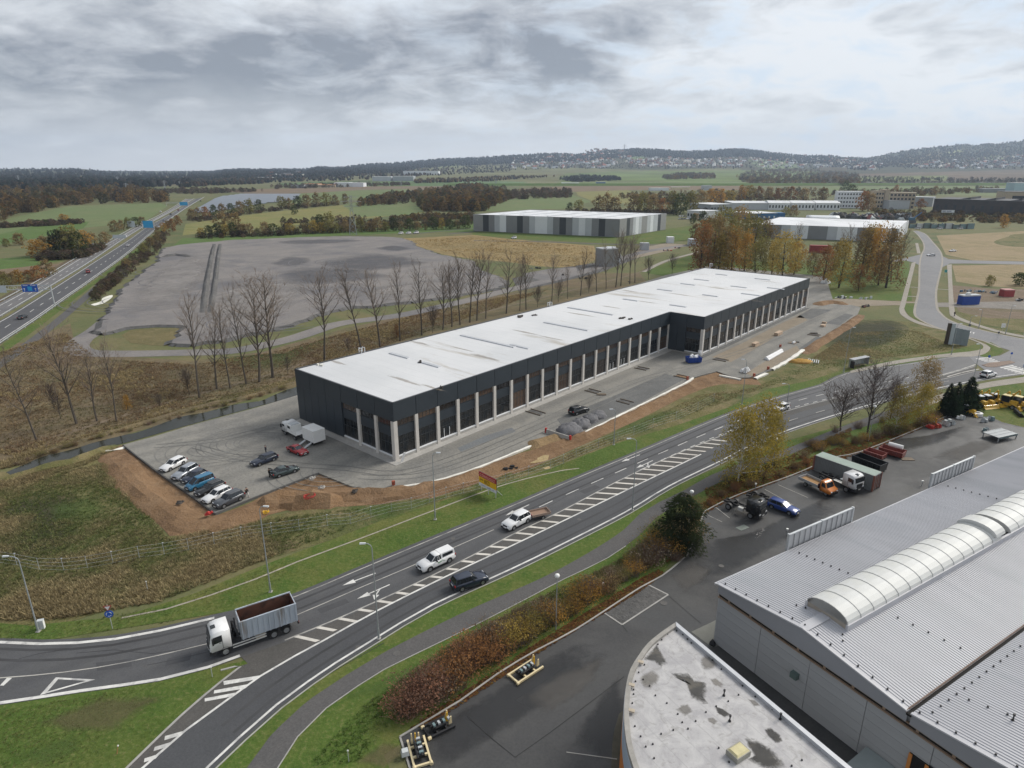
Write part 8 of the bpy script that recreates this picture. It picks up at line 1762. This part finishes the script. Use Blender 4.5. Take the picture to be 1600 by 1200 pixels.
# fence of wire and slanted-top posts across the meadow
FPX = [(-60,882),(0,880),(27,884),(62,891),(100,892),(137,888),(177,881),(218,872),(257,867),(295,860),(335,851),(378,842),(425,835),(468,829),(512,822),(548,819),(580,809),(612,800),(643,795),(671,786),(697,778),(724,771),(752,764),(790,755),(826,744),(860,733),(880,725),(900,715),(935,700),(965,689),(990,680),(1020,668),(1056,657),(1090,641),(1115,628)]
p0 = g(*FPX[0]); fo = thing('wire_fence', p0,0,'wire mesh fence on thin grey posts running through the meadow','fence'); fp = [g(*q) - p0 for q in FPX]
kp = MB().tube((0,0,0),(0,0,1.9),.035,.03,5).mesh('post',STEEL); kc = MB().box(-.10,.10,-.06,.06,1.86,1.92).mesh('post_cap',WALLL)
for i, q in enumerate(fp):
    w_ = put('post', kp, fo, q)
    if i % 2 == 0 or i % 5 == 1: put('post_cap', kc, w_, (.05,0,0))
mb = MB()
for a, b_ in zip(fp, fp[1:]):
    for z_ in (.15,.7,1.25,1.8): mb.tube(a + Vector((0,0, z_)), b_ + Vector((0,0, z_)),.012,.012,3, False)
mb.build('wire',STEEL, fo, kind='stuff')
# billboard
A_, B_ = g(748.5,757.5,1.0), g(775,771.5,1.0); d = B_ - A_; Lb = d.length; o = thing('billboard',Vector((A_.x, A_.y, 0)), math.atan2(d.y, d.x),'red, yellow and white billboard on posts beside the road','billboard')
zt = height_at(Vector((A_.x, A_.y, 0)),736.5); z0 = 1.0; H3 = zt - z0
YEL = mat('sign_yellow',(.72,.42,.02),.5,.08,2, col2=(.70,.50,.03)); RDS = mat('sign_red',(.34,.03,.03),.5,.08); WHS = mat('sign_white',(.66,.66,.70),.5,.06); SALM = mat('sign_salmon',(.68,.30,.26),.5,.05); BRN = mat('sign_brown',(.22,.12,.02),.5,.05); GBL = mat('sign_grey_blue',(.30,.32,.42),.5,.05)
MB().box(0, Lb, 0,.1, z0, z0 + H3 * .24).build('white_band',WHS, o); MB().box(0, Lb, 0,.1, z0 + H3 * .24, z0 + H3 * .67).build('yellow_band',YEL, o); MB().box(0, Lb, 0,.1, z0 + H3 * .67, zt).build('red_band',RDS, o); MB().box(-.05, Lb + .05,.1,.16, z0 - .05, zt + .05).build('backing',DGREY, o)
def letters(x0, x1, z0_, z1_, pat, m_, nm='lettering'):
    """strokes as tall as the blurred letters on the board"""
    wl = (x1 - x0) / len(pat); t_ = wl * .2
    for i, c in enumerate(pat):
        if c == ' ': continue
        a = x0 + i * wl; e = a + wl * .78; mb = MB(); y0, y1 = -.014,.002
        if 'l' in c or c in 'NUOAD': mb.box(a, a + t_, y0, y1, z0_, z1_)
        if c in 'NUOA': mb.box(e - t_, e, y0, y1, z0_, z1_)
        if c in 'OADZ': mb.box(a, e, y0 - .001, y1, z1_ - (z1_ - z0_) * .18, z1_)
        if c in 'UODLZ': mb.box(a, e, y0 - .001, y1, z0_, z0_ + (z1_ - z0_) * .18)
        if c in 'A': mb.box(a, e, y0 - .002, y1, z0_ + (z1_ - z0_) * .38, z0_ + (z1_ - z0_) * .54)
        if c in 'NZ': mb.loft([[(a, y0 - .003, z1_ if c == 'N' else z0_),(a + t_, y0 - .003, z1_ if c == 'N' else z0_),(a + t_, y1, z1_ if c == 'N' else z0_),(a, y1, z1_ if c == 'N' else z0_)],[(e - t_, y0 - .003, z0_ if c == 'N' else z1_),(e, y0 - .003, z0_ if c == 'N' else z1_),(e, y1, z0_ if c == 'N' else z1_),(e - t_, y1, z0_ if c == 'N' else z1_)]])
        mb.build(nm, m_, o)
letters(Lb * .06, Lb * .96, z0 + H3 * .72, z0 + H3 * .92,'DONAUOUZ',SALM); letters(Lb * .32, Lb * .70, z0 + H3 * .30, z0 + H3 * .60,'NAZl',BRN); letters(Lb * .08, Lb * .26, z0 + H3 * .44, z0 + H3 * .54,'NAU',BRN); letters(Lb * .15, Lb * .9, z0 + H3 * .07, z0 + H3 * .16,'OUAZ UNAO DA',GBL)
for x_ in (.3, Lb * .5, Lb - .3): MB().tube((x_, .2,0),(x_, .2, zt - .3),.07,.07,6).build('post',STEEL, o); MB().tube((x_, .2, z0 + .5),(x_ , 1.6,0),.05,.05,5).build('strut',STEEL, o)
# hoarding by the roundabout
p = g(1479,538); h = height_at(p, 505); o = thing('hoarding', p, R(-20),'large hoarding with a brown end pylon and grey panel by the roundabout','hoarding'); MB().box(-.65,.25,-.4,.4,0, h).build('end_pylon', mat('brown_pylon',(.055,.042,.030),.7,.15,1), o)
MB().box(.3,1.35,-.15,.15,.0, h - .1).build('pale_panel', mat('pale_panel',(.40,.45,.47),.5,.06), o); 
for k_ in range(4): MB().box(1.4 + k_ * .95,1.4 + k_ * .95 + .93,-.12,.12,.3 - .12 * k_, h * .80 - .14 * k_).build('grey_panel', mat('hoarding_grey',(.20,.235,.25),.55,.08,1), o)
# bus shelter
a, b_ = g(1334,577), g(1358,572); d = b_ - a; o = thing('bus_shelter', a, math.atan2(d.y, d.x),'glass bus shelter with a flat roof at the lay-by','bus shelter'); L_ = d.length
MB().box(-.2, L_ + .2,.2,1.7,2.4,2.5).build('roof',GREY, o); PG2 = mat('shelter_glass',(.30,.33,.33),.12,.1,1)
for i in range(4): MB().box(L_ * i / 4 + .05, L_ * (i + 1) / 4 - .05,1.5,1.54,.3,2.3).build('back_pane',PG2, o)
for x_ in (0, L_): MB().box(x_ - .02, x_ + .02,.3,1.5,.3,2.3).build('side_pane',PG2, o)
for i in range(5): MB().tube((L_ * i / 4,1.6,0),(L_ * i / 4,1.6,2.4),.05,.05,5).build('post',DGREY, o)
MB().box(.6, L_ - .6,1.0,1.4,.45,.52).build('bench',WOOD, o); MB().box(-.9,-.75,-.5,.6,.4,2.3).build('poster_case',BLACK, o)
# road signs
def sign_post(u, v, h, lab, plates, rz=0.):
    o = thing('road_sign', g(u, v), rz, lab, 'road sign'); MB().tube((0,0,0),(0,0, h),.04,.04,6).build('post',STEEL, o)
    for (shape, z_, r_, m_, m2) in plates:
        n = {'round': 20,'tri': 3,'tridown': 3,'box': 4}[shape]; of = {'round': 0,'tri': math.pi / 2,'tridown': -math.pi / 2,'box': math.pi / 4}[shape]
        mk = lambda rr, y0, y1: MB().loft([[(rr * math.cos(of + 2 * math.pi * j / n), y, z_ + rr * math.sin(of + 2 * math.pi * j / n)) for j in range(n)] for y in (y0, y1)])
        mk(r_, -.08,-.045).build('sign_plate', m_, o)
        if m2: mk(r_ * .68,-.09,-.075).build('sign_face', m2, o)
    return o
o = sign_post(176,983,3.3,'blue roundabout sign under a red and white give-way triangle',[('tridown',2.95,.5, RDS, WHITE),('round',2.1,.46, BLUE, None)],.25)
for k_ in range(3):
    an = k_ * 2.094; s_ = MB(); pts = [(.27 * math.cos(an + t_),-.092,2.1 + .27 * math.sin(an + t_)) for t_ in (0,.35,.7,1.05,1.4)]; s_.path(pts, .035,4); s_.build('arrow_mark',WHITE, o)
for u, v, lab in ((66,982,'white utility cabinet at the foot of the left street lamp'),): o = thing('utility_cabinet', g(u, v),.3, lab, 'cabinet'); MB().box(-.3,.3,-.2,.2,0,1.1).build('housing',WHITE, o); MB().box(-.33,.33,-.23,.23,1.1,1.16).build('lid',PALE, o); MB().box(-.26,.26,-.215,-.2,.1,1.0).build('door',PALE, o)
for u, v, h, lab in ((332,1058,1.3,'thin grey marker post in the grass corner'),(231,923,1.4,'white marker post in the tall meadow grass'),(545,1190,1.3,'grey green marker post below the footpath'),(183,1178,1.0,'orange stick standing in the bottom grass')):
    p = g(u, v); o = thing('marker_post', p, 0, lab, 'marker post'); MB().tube((0,0,0),(.25 if 'orange' in lab else 0,0, h),.045,.03,6).build('post', mat('stake_orange',(.45,.24,.10),.8) if 'orange' in lab else STEEL, o); MB().box(-.06 if 'orange' not in lab else .2,.06 if 'orange' not in lab else .3,-.05,.05, h - .1, h).build('top',WHITE, o)
sign_post(1543,568,2.3,'blue keep-right sign on the splitter island',[('round',2.0,.35, BLUE, None)]); sign_post(1578,563,2.3,'small dark sign at the roundabout end of the island',[('round',2.0,.32, BLUE, None)]); sign_post(1597,585,2.8,'blue crossing sign at the right edge of the zebra',[('box',2.3,.45, BLUE, WHITE)])
sign_post(1565,521,3.2,'white rectangular sign behind the far pavement',[('box',2.6,.95, WHITE, None)]); sign_post(1476,433,3.4,'turquoise direction sign on the strip beside the pale road',[('box',2.9,.9, mat('sign_turquoise',(.05,.30,.32),.5), None)]); sign_post(1513,517,2.2,'dark road sign on the near side of the bend',[('round',1.9,.4, DGREY, None)]); sign_post(1558,530,2.4,'road sign with dark plate in the pale roadway',[('round',2.1,.35, DGREY, None)]); sign_post(1599,524,2.4,'small green sign at the far right pavement',[('box',2.1,.4, mat('sign_green',(.02,.20,.12),.5), None)])

# ------------------------------------------------------------------ things standing on the building site
GRAV = ground('gravel_heap',((.15,.148,.155),(.12,.12,.127),(.175,.172,.178)),(.3,1.2,7), bump=.08)
for i, (u, v, r_, h_, lab) in enumerate(((889,675,3.1,1.7,'nearest and largest grey gravel heap'),(906,665.5,2.6,1.6,'second grey gravel heap from the largest'),(921,657.5,2.2,1.4,'third grey gravel heap from the largest'),(934,651,2.2,1.2,'smallest, farthest grey gravel heap'))): 
    mb = MB(); mb.dome((0,0,-.02),(r_, r_ * .75,0), h_, 22,7,.26); tag(put('gravel_heap', mb.mesh('gravel_heap',GRAV, True), None, gp(u, v), R(49)), lab, 'gravel heap')
o = thing('concrete_barrier', gp(872,682), R(-41),'long grey concrete barrier with red posts at the gravel heaps','barrier'); MB().loft([[(-2.8,-.3,0),(-2.8,.3,0),(-2.8,.1,.8),(-2.8,-.1,.8)],[(2.8,-.3,0),(2.8,.3,0),(2.8,.1,.8),(2.8,-.1,.8)]]).build('block',CONC, o)
for x_ in (-3,2.9): MB().box(x_ - .18, x_ + .18,-.18,.18,0,1.0).build('red_post',SRED, o)
BSK = mat('skip_blue',(.012,.05,.26),.5,.08,1); BAG = mat('white_bag',(.70,.70,.70),.7,.08,2)
o = skip((1074,560),(1094,559),2.0,1.5, BSK, TRIM, 'blue skip heaped with white bags at the notch of the hall',PZ, 5)
def bags(u, v, n, sx_, lab, s=.8, z=PZ, m_=None, base_z=0., cat='bags', name='white_bag', pallet=False):
    o = thing('bag_stack', g(u, v, z + base_z), R(49), lab, cat)
    if pallet: MB().box(-sx_ - .4, sx_ + .4,-1., 1., 0,.14).build('pallet',WOOD, o)
    for i in range(n):
        mb = MB(); x, y = (i % 3 - 1) * sx_ + rnd.uniform(-.1,.1),(i // 3 % 2 - .5) * s * 1.2; zz = (i // 6) * s * .8
        mb.dome((x, y, zz + .1),(s * .6, s * .6,0), s * rnd.uniform(.8,1.1),10,4,.15); mb.build(name, m_ or BAG, o, True)
bags(1084,559,5,.8,'white bags of insulation in the blue skip',.9, PZ, None, .9)
MB().tube((0,0,0),(0,0,1.6),.55,.5,10).build('insulation_roll',BAG, None, True, label='upright white roll leaning on the blue skip', cat='insulation roll').location = gp(1093,556)
bags(1164,581,8,1.0,'grey white big bags on the gravel below the tan strip',.8, pallet=True); bags(1238,536,3,.7,'small grey white load standing on the far gravel',.6, pallet=True)
PAL_ = mat('pale_timber',(.48,.36,.26),.8,.15,2)
def stack(u, v, n, L_, lab, m_=PAL_, rz=R(49), h=.32):
    o = thing('pallet_stack', gp(u, v), rz, lab, 'stacked material')
    for i in range(n): x = (i % 3 - 1) * L_ / 3; MB().box(x - L_ / 6 + .04, x + L_ / 6 - .04,-.6,.6,(i // 3) * h + .02,(i // 3) * h + h - .02).build('pack', m_, o)
    MB().box(-L_ / 2, L_ / 2,-.65,.65,-.1,.02).build('pallet',WOOD, o)
stack(1180,540,9,3.0,'pale timber stack on the tan gravel, nearest of the pale stacks'); stack(1216,523,9,4.2,'long pale bundle on the tan gravel beyond the timber stack'); stack(1286,510,6,2.2,'two pale packs by the site edge, lower pair'); stack(1288,505,4,1.6,'small pale pack behind the lower pair')
a, b_ = gp(1197,560,.4), gp(1221,547,.4); tag(MB().tube((0,0,.3), b_ - a + Vector((0,0,.3)),.5,.5,12).tube((.2,-.9,.2), b_ - a + Vector((0,-.9,.2)),.3,.3,10).build('membrane_rolls',BAG),'pale long rolls lying on the middle of the far gravel','rolls').location = a - Vector((0,0,.4))
for u, v, lab in ((1219,543,'red marker block at the end of the pale rolls'),(1200,578,'red marker block beside the white membrane corner'),(1074,594,'red marker post at the bend of the white membrane'),(1178,589,'small red marker beside the short membrane'),(615,759,'red marker where the membrane starts near the billboard')): o = thing('marker_block', gp(u, v),.4, lab, 'marker'); MB().box(-.25,.25,-.2,.2,0,.9).build('block', mat('brick_red',(.32,.085,.05),.8,.15,3), o); MB().box(-.3,.3,-.25,.25,0,.15).build('foot',CONC, o)
mb = MB(); mb.dome((0,0,0),(3.2,1.6,0),.9,18,5,.25); tag(put('sand_heap', mb.mesh('sand_heap', ground('orange_sand',((.42,.24,.06),(.36,.20,.06),(.46,.28,.09)),(.3,1,5), bump=.1), True), None, g(1251,566)),'orange sand heap beside the long membrane roll','sand heap')
o = thing('pipe_bundle', g(1270,565), R(60),'bundle of grey pipes in the grass right of the orange heap','pipes')
for i in range(6): MB().tube((-1.6, i * .55 - 1.5,.15),(1.6 + .3 * (i % 2), i * .5 - 1.3,.18),.12,.12,6).build('pipe',PALE, o)
for u, v, s, lab in ((940,617,1.0,'flat board lying beside the trench on the gravel'),(1244,535,.8,'dark kerb bits on the far gravel'),(1272,521,1., 'dark heap on the far gravel')): tag(MB().box(-s, s, -s * .4, s * .4,0,.25).build('board_pile',WOOD if 'board' in lab else DEB), lab, 'building scraps').location = gp(u, v)
# fill heaps, machines and cabins round the far end of the site
heap(1318,466,12,3.0,[BAG, PALE, DGREY, BAG],'white bags and site gear at the far end of the hall','site_gear','site gear'); heap(1352,467,7,2.5,[PALE, STEEL],'pale pipes heaped beside the far dirt track','pipe_heap','pipes'); heap(1353,480,7,1.8,[DGREY, PRD, DEB],'dark site machine on the brown earth','site_machine','machine'); bags(1290,443,7,2.0,'row of white bags under the rust red tree',1.4,0.)
o = block('blue site container beside the blue machines','container',(1503,477),(1530,476),463.5,2.6, BSK, WALLL, roofover=.02, name='site_container'); MB().box(2,3.5,.5,1.5, height_at(g(1503,477),463.5) + .4, height_at(g(1503,477),463.5) + 1.3).build('roof_box',WHITE, o)
NBL = mat('machine_blue',(.05,.12,.19),.6,.15,2)
for u, v, lab in ((1512,456,'left blue drilling machine by the blue container'),(1532,457,'middle blue machine by the blue container'),(1556,458,'right blue machine beside the red box')): heap(u, v, 10,3.0,[NBL, NBL, PALE, DGREY], lab, 'blue_machine','machine')
block('red box container at the end of the blue machines','container',(1568,464),(1584,464),455,3, mat('box_red',(.30,.05,.05),.6,.1,1), mat('box_pink',(.45,.20,.19),.6), roofover=.02, name='red_container'); heap(1596,470,10,2.5,[DEB, PALE, DGREY],'dark rubble heap right of the red container','rubble_heap','rubble')
heap(1044,392,8,3.0,[PRD, SRED, DGREY, PALE],'red low-loader and digger on the gravel yard','low_loader','machine'); heap(1060,388,5,2.5,[PRD, DGREY],'dark red machine right of the low-loader','red_machine','machine'); heap(836,420,6,2.6,[TEAL, DGREY, DEB],'teal excavator parts at the edge of the dry field','excavator_parts','machine'); heap(884,430,5,2.2,[DEB, DGREY],'dark spoil beside the haul road','spoil_heap','spoil'); heap(912,436,5,2.4,[DEB],'dark spoil nearest the hall roof','spoil_heap','spoil')
# scrapyard beyond the wide warehouse
for i, (u, v, n, s) in enumerate(((1318,340,16,14),(1345,341,16,14),(1372,342,18,16),(1398,343,14,14),(1412,340,14,9))):
    o = thing('scrap_heap', g(u, v),.2,('leftmost scrap heap','scrap heap behind the middle of the wide warehouse','wide dark scrap heap','scrap heap left of the blue crane','dark scrap heap touching the blue crane')[i] + ' in the scrapyard','scrap heap')
    for j in range(n): x, y = rnd.uniform(-s, s), rnd.uniform(-5,5); h_ = rnd.uniform(1.5,6); MB().dome((x, y, -.2),(rnd.uniform(2,5), rnd.uniform(2,4),0), h_, 8,3,.6).build('scrap',(DEB, DGREY, PRD, BLACK, PALE, DEB, DGREY)[j % 7], o)
p = g(1424,349); o = thing('scrap_crane', p, 0,'blue scrap crane with a raised jib','crane'); MB().box(-3,3,-2,2,0,3).build('undercarriage',DGREY, o); MB().box(-2.5,2.0,-1.8,1.8,3,5.4).build('cab',NBL, o); MB().tube((1.5,0,4.8),(8,0,10),.55,.4,6).build('jib', mat('jib_blue',(.03,.12,.30),.5), o)
wcol = (TEAL, PALE, mat('wall_green_grey',(.15,.20,.19),.7,.12,.4), TEAL)
for i in range(9):
    u = 1420 + i * 11.3; v = 356.5 + i * .15; p = g(u, v); o = thing('yard_wall_panel', p, 0,'grey green panel of the long wall before the scrapyard','wall','panels of the scrapyard wall'); w_ = 11 * p.y / F; MB().box(0, w_, 0,.4,0,3.4 + .6 * (i % 3)).build('panel', wcol[i % 4], o); MB().box(-.3,.3,-.3,.5,0,4.2).build('post',DGREY, o)
for i, u in enumerate((1434,1468,1500)): car('van',PW, (u - 4,356.5),(u + 4,356.8),('left','middle','right')[i] + ' white van before the scrapyard wall',.03)
for i in range(12): 
    u = 1440 + i * 4.2; o = heap(u, 352 - (i % 3),4,2.6,[PALE, NBL, DGREY, TEAL],'wrecked cars stacked behind the scrapyard wall','wreck_stack','wrecks'); o['group'] = 'wreck stacks behind the wall'
for i in range(10): car('hatch',(PW, PS, PK, PDG)[i % 4],(1060 + (i % 5) * 4,338 + (i // 5) * 4),(1063.5 + (i % 5) * 4,337 + (i // 5) * 4),'parked car in the works car park beyond the striped warehouse',.03, group='cars in the works car park')

# ------------------------------------------------------------------ people
SKIN = mat('skin',(.45,.28,.20),.6,.05)
def person(u, v, rz, lab, top, legs, hair=BLACK, stride=.0, z=PZ, reach=0.):
    """one continuous body grown over a skeleton; clothes and hair sit on it"""
    o = thing('person', g(u, v, z), rz, lab, 'person')
    J = [(0,0,.95),(0,0,1.18),(0,0,1.40),(.01,0,1.50),(.02,0,1.64),(.02,0,1.74),(0,.19,1.40),(.03 + reach * .15,.25,1.14),(.10 + reach * .42,.23,.92 + reach * .2),(0,-.19,1.40),(.03,-.25,1.14),(.10,-.24,.92),(0,.10,.90),(stride * .22,.11,.50),(stride * .25 - .04,.11,.08),(stride * .25 + .12,.12,.04),(0,-.10,.90),(-stride * .12,-.11,.50),(-stride * .38,-.11,.09),(-stride * .38 + .15,-.12,.04)]
    E_ = [(0,1),(1,2),(2,3),(3,4),(4,5),(2,6),(6,7),(7,8),(2,9),(9,10),(10,11),(0,12),(12,13),(13,14),(14,15),(0,16),(16,17),(17,18),(18,19)]
    RAD = [.15,.155,.15,.06,.10,.075,.085,.06,.045,.085,.06,.045,.105,.075,.05,.045,.105,.075,.05,.045]
    me = bpy.data.meshes.new('body'); me.from_pydata(J, E_, []); ob = put('body', me, o); sk = ob.modifiers.new('skin','SKIN'); ob.modifiers.new('smooth','SUBSURF').levels = 1
    for i, r_ in enumerate(RAD): me.skin_vertices[0].data[i].radius = (r_, r_ * (1.25 if i in (1,2) else 1))
    me.skin_vertices[0].data[0].use_root = True; me.materials.append(SKIN)
    mb = MB(); mb.loft([[(.17 * c_, .21 * s_, zz) for c_, s_ in ((math.cos(k * math.pi / 5), math.sin(k * math.pi / 5)) for k in range(10))] for zz in (.86,1.15,1.40)] + [[(.09 * math.cos(k * math.pi / 5),.16 * math.sin(k * math.pi / 5),1.49) for k in range(10)]])
    for s_, q in ((1,(6,7,8)),(-1,(9,10,11))): mb.tube(J[q[0]], J[q[1]],.095,.075,8).tube(J[q[1]], J[q[2]],.075,.058,8)
    mb.build('jacket', top, o); mb = MB()
    for q in ((12,13,14),(16,17,18)): mb.tube((J[q[0]][0], J[q[0]][1],.98), J[q[1]],.125,.09,8).tube(J[q[1]], J[q[2]],.09,.07,8)
    mb.build('trousers', legs, o); MB().dome((0.0,0,1.66),(.105,.095,0),.12,10,4).build('hair', hair, o)
CLB = mat('cloth_black',(.015,.016,.018),.9,.1,5); CLW = mat('cloth_pale',(.50,.48,.45),.9,.1,5); CLN = mat('cloth_navy',(.02,.024,.04),.9,.1,5)
person(421.5,746, R(20),'person in black standing at the open boot of the grey green car',CLB, CLB, reach=1.); person(416,709, R(200),'person in dark clothes standing behind the navy estate car',CLN, CLB); person(386.5,777, R(-30),'person in a black jacket and pale trousers walking on the gravel',CLB, CLW, stride=1.)
person(1491,494, R(200),'distant person in dark clothes on the pavement at the bend',CLB, CLN, stride=1., z=.08)
# litter of small site things on the earth bank
for u, v, lab, m_ in ((484,778,'curl of red plastic pipe on the earth bank',SRED),(280,786,'dark stump on the earth bank left of the cars',DEB),(502,762,'pale lump of concrete on the earth bank',CONC),(487,748,'small pale stone at the corner of the gravel',CONC),(554,768,'dark stump on the earth bank under the hall corner',DEB),(795,735,'dark heap of tyres on the verge right of the billboard',BLACK),(177,704,'white sheet lying at the stream corner of the gravel',MEMB),(325,803,'red plastic crate by the corner of the car park',SRED),(416,803,'yellow plastic pipe on the earth bank',YEL),(628,722,'white leaning slab against the hall corner',BAG)):
    o = thing('plastic_pipe' if 'pipe' in lab else 'tyre_heap' if 'tyre' in lab else 'white_sheet' if 'sheet' in lab else 'leaning_slab' if 'slab' in lab else 'site_rubble', g(u, v, PZ if 'slab' in lab else 0 if 'tyre' in lab or 'sheet' in lab or 'yellow' in lab else 1.5 if 'curl' in lab else 1.0),.5, lab, 'site litter'); 
    if 'pipe' in lab:
        for k_ in range(3): MB().path([((.45 if 'yellow' in lab else .9) * math.cos(t_ * .7 + k_),(.3 if 'yellow' in lab else .6) * math.sin(t_ * .7 + k_),.2 + .12 * k_ + .1 * math.sin(t_ * 2)) for t_ in range(8)],.06,5).build('coil', m_, o)
    elif 'tyre' in lab:
        for k_ in range(7): MB().tube((k_ * .5 - 1.6,.3 * (k_ % 2),0),(k_ * .5 - 1.6,.3 * (k_ % 2) + .1,.3 + .15 * (k_ % 3)),.42,.42,10).build('tyre', m_, o)
    elif 'slab' in lab: MB().box(-.25,.25,-.06,.06,0,2.0,.02).build('slab', m_, o); o.rotation_euler = (R(14), R(10), R(49))
    elif 'sheet' in lab: MB().loft([[(-1.5,-.3,.1),(-1.4,.3,.25),(-1.4,.35,.2),(-1.5,-.25,.05)],[(0,-.6,.3),(.1,.5,.1),(.1,.55,.05),(0,-.55,.25)],[(1.8,-.3,.05),(1.9,.5,.3),(1.9,.55,.25),(1.8,-.25,.0)]]).build('fold', m_, o)
    else: MB().dome((0,0,-.1),(.5,.35,0),.5,9,4,.5).build('lump', m_, o); MB().dome((.5,.3,-.1),(.25,.22,0),.3,8,3,.5).build('lump', m_, o)

# things that still share a label are told apart by their order in the view
same = {}
for o in bpy.data.objects:
    if o.get('category') and o.get('label') and o['category'] not in ('house',): same.setdefault(o['label'],[]).append(o)
bpy.context.view_layer.update()
def nth(k): return '%d%s' % (k, 'th' if 10 <= k % 100 <= 20 else {1: 'st',2: 'nd',3: 'rd'}.get(k % 10,'th'))
for lab, os_ in same.items():
    if len(os_) < 2 or len(lab.split()) > 12: continue
    rows = lab.startswith('long row of'); os_.sort(key=lambda o: o.location.y if rows else proj(o.matrix_world.translation)[0])
    for k, o in enumerate(os_):
        w_ = 'nearest' if rows else 'leftmost'; e = 'nearest' if rows else 'left'
        o['label'] = lab + (',' + w_ + ' of them' if k == 0 else ',' + nth(k + 1) + ' from the ' + e)
